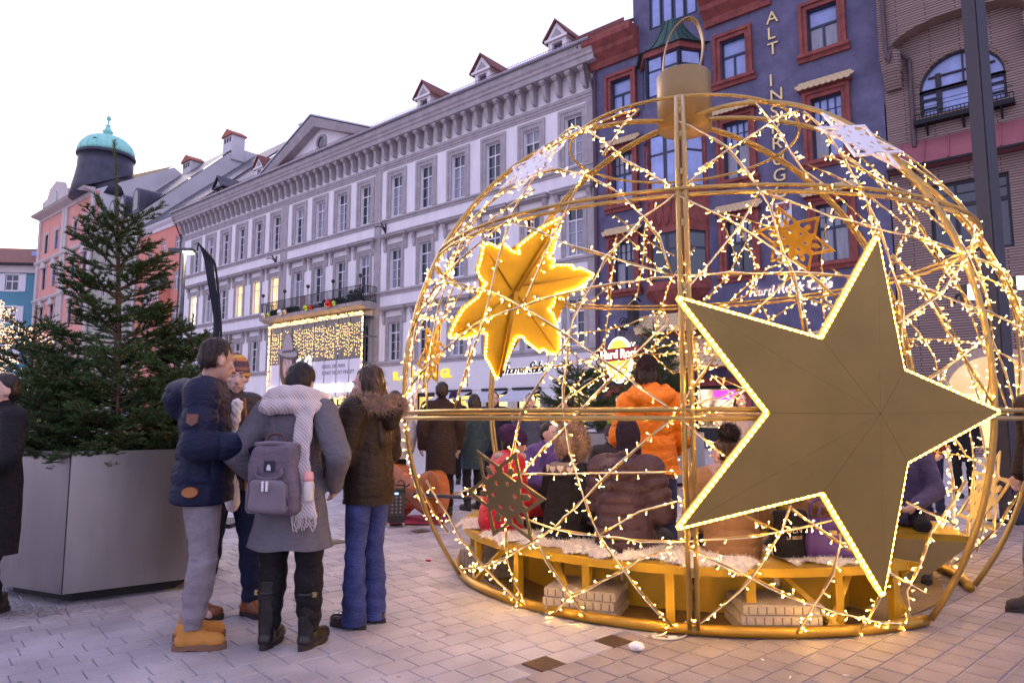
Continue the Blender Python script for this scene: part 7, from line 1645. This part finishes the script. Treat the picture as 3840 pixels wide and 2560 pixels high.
for k, (u, v) in enumerate(((3650, 1096), (3838, 1060))):
    p = at_depth(u, v, 9.0 if k == 0 else 10.2); FLp = empty('floodlight', p, R_(15 if k == 0 else -10), ('lit square floodlight mounted on the dark mast', 'lit floodlight on a bracket beyond the dark mast')[k], 'floodlight')
    ob('housing', MB().box(-.10, .10, .0, .12, -.11, .11), BLACKM, FLp); ob('lens', MB().box(-.085, .085, -.012, -.001, -.095, .095), emat('floodlight_white', (1, .93, .85), 12), FLp); ob('bracket', MB().tube([(0, .1, 0), (0, .25, 0), (0 if k == 0 else .6, .3, -.1)], .02, 6), IRON, FLp)
fp = at_depth(800, 1565, 9.0); FL = empty('feather_flag', (fp.x, fp.y, 0), 0, 'tall curved black feather flag behind the man in the navy jacket', 'flag')
def fpt(u, v): p = at_depth(u, v, 9.0); return Vector((p.x - fp.x, 0, p.z))
left = [fpt(*q) for q in ((744, 914), (765, 985), (785, 1080), (795, 1180), (800, 1260), (800, 1400), (798, 1480))]; right = [fpt(*q) for q in ((746, 916), (800, 975), (812, 1010), (822, 1100), (830, 1200), (832, 1260), (832, 1480))]
cl, cr_ = catmull(left, 5), catmull(right, 5); mb = MB(); n = len(cl); rings = []
for i in range(n): rings.append([cl[i] + Vector((0, .03 * math.sin(i * .5), 0)), cr_[i] + Vector((0, -.06 + .04 * math.sin(i * .4), 0)), cr_[i] + Vector((0, -.054 + .04 * math.sin(i * .4), 0)), cl[i] + Vector((0, .036 + .03 * math.sin(i * .5), 0))])
ob('cloth', mb.loft(rings), mat('cloth_black_flag', (.010, .012, .022), .8, var=.2, scale=3), FL); ob('pole', MB().tube([Vector((cr_[-1].x, 0, 0))] + [p + Vector((0.01, -.05, 0)) for p in reversed(cr_)], .014, 6), IRON, FL); ob('base', MB().box(cr_[-1].x - .3, cr_[-1].x + .3, -.3, .3, 0, .05), IRON, FL)
# ------------------------------------------------------------------ double bass, amplifier, litter
ba = ground(1500, 1965); DB = empty('double_bass', (ba.x + .12, ba.y + .35, 0), R_(-35), 'orange-brown double bass lying on its side on a red cloth', 'double bass')
out = [(0, .55), (.22, .50), (.30, .36), (.24, .20), (.19, .08), (.22, -.05), (.33, -.20), (.36, -.38), (.24, -.54), (0, -.58)]; out = out + [(-x, y) for x, y in out[-2:0:-1]]
po = [(p.x, p.y) for p in catmull([(x, y, 0) for x, y in out], 4, True)]; WOODB = mat('varnished_spruce', (.42, .13, .035), .25, var=.25, scale=5, coat=.5, stretch=(4, .5, 1))
Mb = Matrix.Translation((0, 0, .36)) @ Matrix.Rotation(R_(90), 4, 'Y') @ Matrix.Rotation(R_(75), 4, 'Z')
Mb = Matrix.Translation((0, 0, .37)) @ Matrix(((0, 1, 0, 0), (0, 0, -1, 0), (-1, 0, 0, 0), (0, 0, 0, 1)))
mb = MB(); rings = [[Mb @ Vector((x * k, y * k, h)) for x, y in po] for k, h in ((.90, -.115), (.985, -.10), (1, -.09), (1, .09), (.985, .10), (.7, .125), (.3, .135))]; ob('body', mb.loft(rings), WOODB, DB)
ob('neck', MB().tube([Mb @ Vector((0, .5, .12)), Mb @ Vector((0, 1.15, .13))], [.03, .02], 8), WOODB, DB); ob('scroll', MB().tube([Mb @ Vector((.0, 1.15 + .06 * math.sin(t), .13 + .05 * math.cos(t) - .05)) for t in [i * .5 for i in range(12)]], .025, 8), WOODB, DB); ob('fingerboard', MB().tube([Mb @ Vector((0, .15, .16)), Mb @ Vector((0, 1.1, .155))], .022, 6), BLACKM, DB)
mb = MB()
for sg in (-1, 1): mb.tube([Mb @ Vector((sg * (.12 + .035 * math.sin(t * 2.2)), -.06 + .11 * (t - 1.4) / 1.4, .131)) for t in [i * .28 for i in range(11)]], .009, 5)
ob('f_hole', mb, BLACKM, DB); ob('bridge', MB().box(-.07, .07, -.012, .012, .12, .22, Mb @ Matrix.Translation((0, -.06, 0))), mat('maple_bridge', (.5, .33, .15), .6), DB)
st = MB()
for k in range(4): st.tube([Mb @ Vector((-.03 + .02 * k, -.45, .14)), Mb @ Vector((-.03 + .02 * k, -.06, .225)), Mb @ Vector((-.012 + .008 * k, 1.15, .16))], .003, 3)
ob('strings', st, ZINC, DB)
rcx = MB(); rcx.add([(ba.x - .35 + .9 * i / 8, ba.y - .1 + .8 * j / 8 + .03 * math.sin(i * 2.), .012 + .012 * abs(math.sin(i * 1.7 + j))) for i in range(9) for j in range(9)], [(i * 9 + j, (i + 1) * 9 + j, (i + 1) * 9 + j + 1, i * 9 + j + 1) for i in range(8) for j in range(8)])
ob('red_cloth', rcx, mat('red_cloth_mat', (.33, .02, .06), .9, var=.2), label='rumpled red cloth under the double bass', cat='cloth', smooth=True)
am = ground(1483, 1972); AMP = empty('amplifier', (am.x, am.y, 0), R_(12), 'small black amplifier on castors beside the double bass', 'amplifier')
ob('cabinet', bevel_box(-.11, .11, -.13, .13, .06, .46, .012), BLACKM, AMP); ob('control_panel', MB().box(-.10, .10, -.137, -.131, .14, .43), mat('dark_panel', (.04, .04, .05), .4), AMP)
mb = MB()
for i in range(5):
    for x in (-.05, 0, .05): mb.lathe([(.012, 0), (.010, .012)], 8, (x, 0, 0)) if False else mb.box(x - .010, x + .010, -.15, -.137, .18 + i * .045, .198 + i * .045)
ob('knob', mb, ZINC, AMP, kind='stuff'); ob('display', MB().box(-.02, .02, -.1385, -.137, .405, .425), emat('blue_display', (.25, .5, 1), 3), AMP); ob('top_handle', MB().tube(catmull([(-.1, 0, .46), (-.09, 0, .50), (.09, 0, .50), (.1, 0, .46)], 4), .012, 6), BLACKM, AMP)
for sx in (-1, 1):
    for sy in (-1, 1): ob('castor', MB().sphere((sx * .09, sy * .1, .03), .03, 10, 6, (.5, 1, 1)), mat('grey_castor', (.4, .4, .42), .5), AMP)
def lump(name, loc, r, m, label, cat, sc=(1, 1, 1), seed=0, amp=.18):
    rg = np.random.default_rng(seed); mb = MB().sphere((0, 0, 0), r, 18, 12, sc); V = np.array([tuple(v) for v in mb.v])
    for k in range(5): f = rg.normal(size=3) * 70 * (.02 / r) ** .5; V = V * (1 + amp * .5 * np.sin(V @ f + rg.random() * 6))[:, None]
    V[:, 2] -= V[:, 2].min(); mb.v = [tuple(v) for v in V]; return ob(name, mb, m, loc=loc, label=label, cat=cat)
tp_ = ground(2387, 2440); lump('crumpled_tissue', (tp_.x, tp_.y, .002), .036, mat('tissue_white', (.80, .76, .74), .9, var=.03), 'crumpled white paper tissue on the paving before the bauble', 'litter', (1.15, .8, .75), 3)
rl = ground(1605, 2105); lump('red_petal', (rl.x, rl.y, .002), .018, mat('red_petal_mat', (.45, .03, .05), .7), 'small red petal on the paving between the woman in flared jeans and the bauble', 'litter', (1.4, .8, .5), 5)
for i, (u, v, lab) in enumerate(((1568, 2378, 'small scrap of white paper near the bauble, by the flared jeans'), (2965, 2543, 'cigarette end lying on the paving below the star'), (2860, 2475, 'tiny white scrap on the dark paving below the star'), (3172, 2535, 'white cigarette end on the dark paving')[:4])):
    p = ground(u, v); ob('paper_scrap' if i in (0, 2) else 'cigarette_end', (MB().add([(-.012, -.006, .003), (.012, -.008, .004), (.014, .007, .007), (-.010, .008, .004)], [(0, 1, 2, 3)]) if i in (0, 2) else MB().tube([(-.014, 0, .006), (.014, .004, .006)], .004, 8)), MATS['tissue_white'], loc=(p.x, p.y, .001), label=lab, cat='litter', rot=(0, 0, i * .9))
p = ground(910, 2270); ob('silver_lid', MB().lathe([(.028, 0), (.030, .003), (.026, .006), (.004, .005)], 18), mat('silver_lid_mat', (.7, .68, .7), .25, .9), loc=(p.x, p.y, .001), label='flat silver lid lying behind the boots of the beanie man', cat='litter', smooth=True)
p = ground(2510, 2395); mb = MB(); mb.tube(catmull([(p.x + .06, p.y + .14, .05), (p.x - .02, p.y + .07, .008), (p.x - .10, p.y + .03, .008), (p.x - .06, p.y - .02, .008), (p.x + .05, p.y - .01, .008), (p.x + .13, p.y + .08, .012), (p.x + .14, p.y + .16, .06)], 6), .0045, 6); ob('power_cable', mb, CABLE, label='white power cable with plug looped at the foot of the bauble rib', cat='cable', smooth=True)
ob('connector', MB().tube([(p.x - .01, p.y - .012, .012), (p.x + .045, p.y - .008, .012)], .011, 8), CABLE, bpy.data.objects['power_cable'])
# debris needles under the planter
nd = np.random.default_rng(2); P_ = np.stack([nd.normal(-3.45, .35, 500), nd.normal(5.0, .10, 500), np.full(500, .004)], 1); a = nd.random(500) * 6.28; d = np.stack([np.cos(a), np.sin(a), np.zeros(500)], 1) * .014; s = np.stack([-np.sin(a), np.cos(a), np.zeros(500)], 1) * .0015
P_ = P_[P_[:, 1] < 5.35][:]; k = len(P_); d, s = d[:k], s[:k]; ob('fallen_needles', np_mesh('needles', np.stack([P_ - d - s, P_ + d - s, P_ + d + s, P_ - d + s], 1).reshape(-1, 3), np.arange(4 * k).reshape(-1, 4)), mat('brown_needles', (.10, .07, .03), .9, var=.3), kind='stuff', label='brown fallen needles on the paving below the planter', cat='needles')
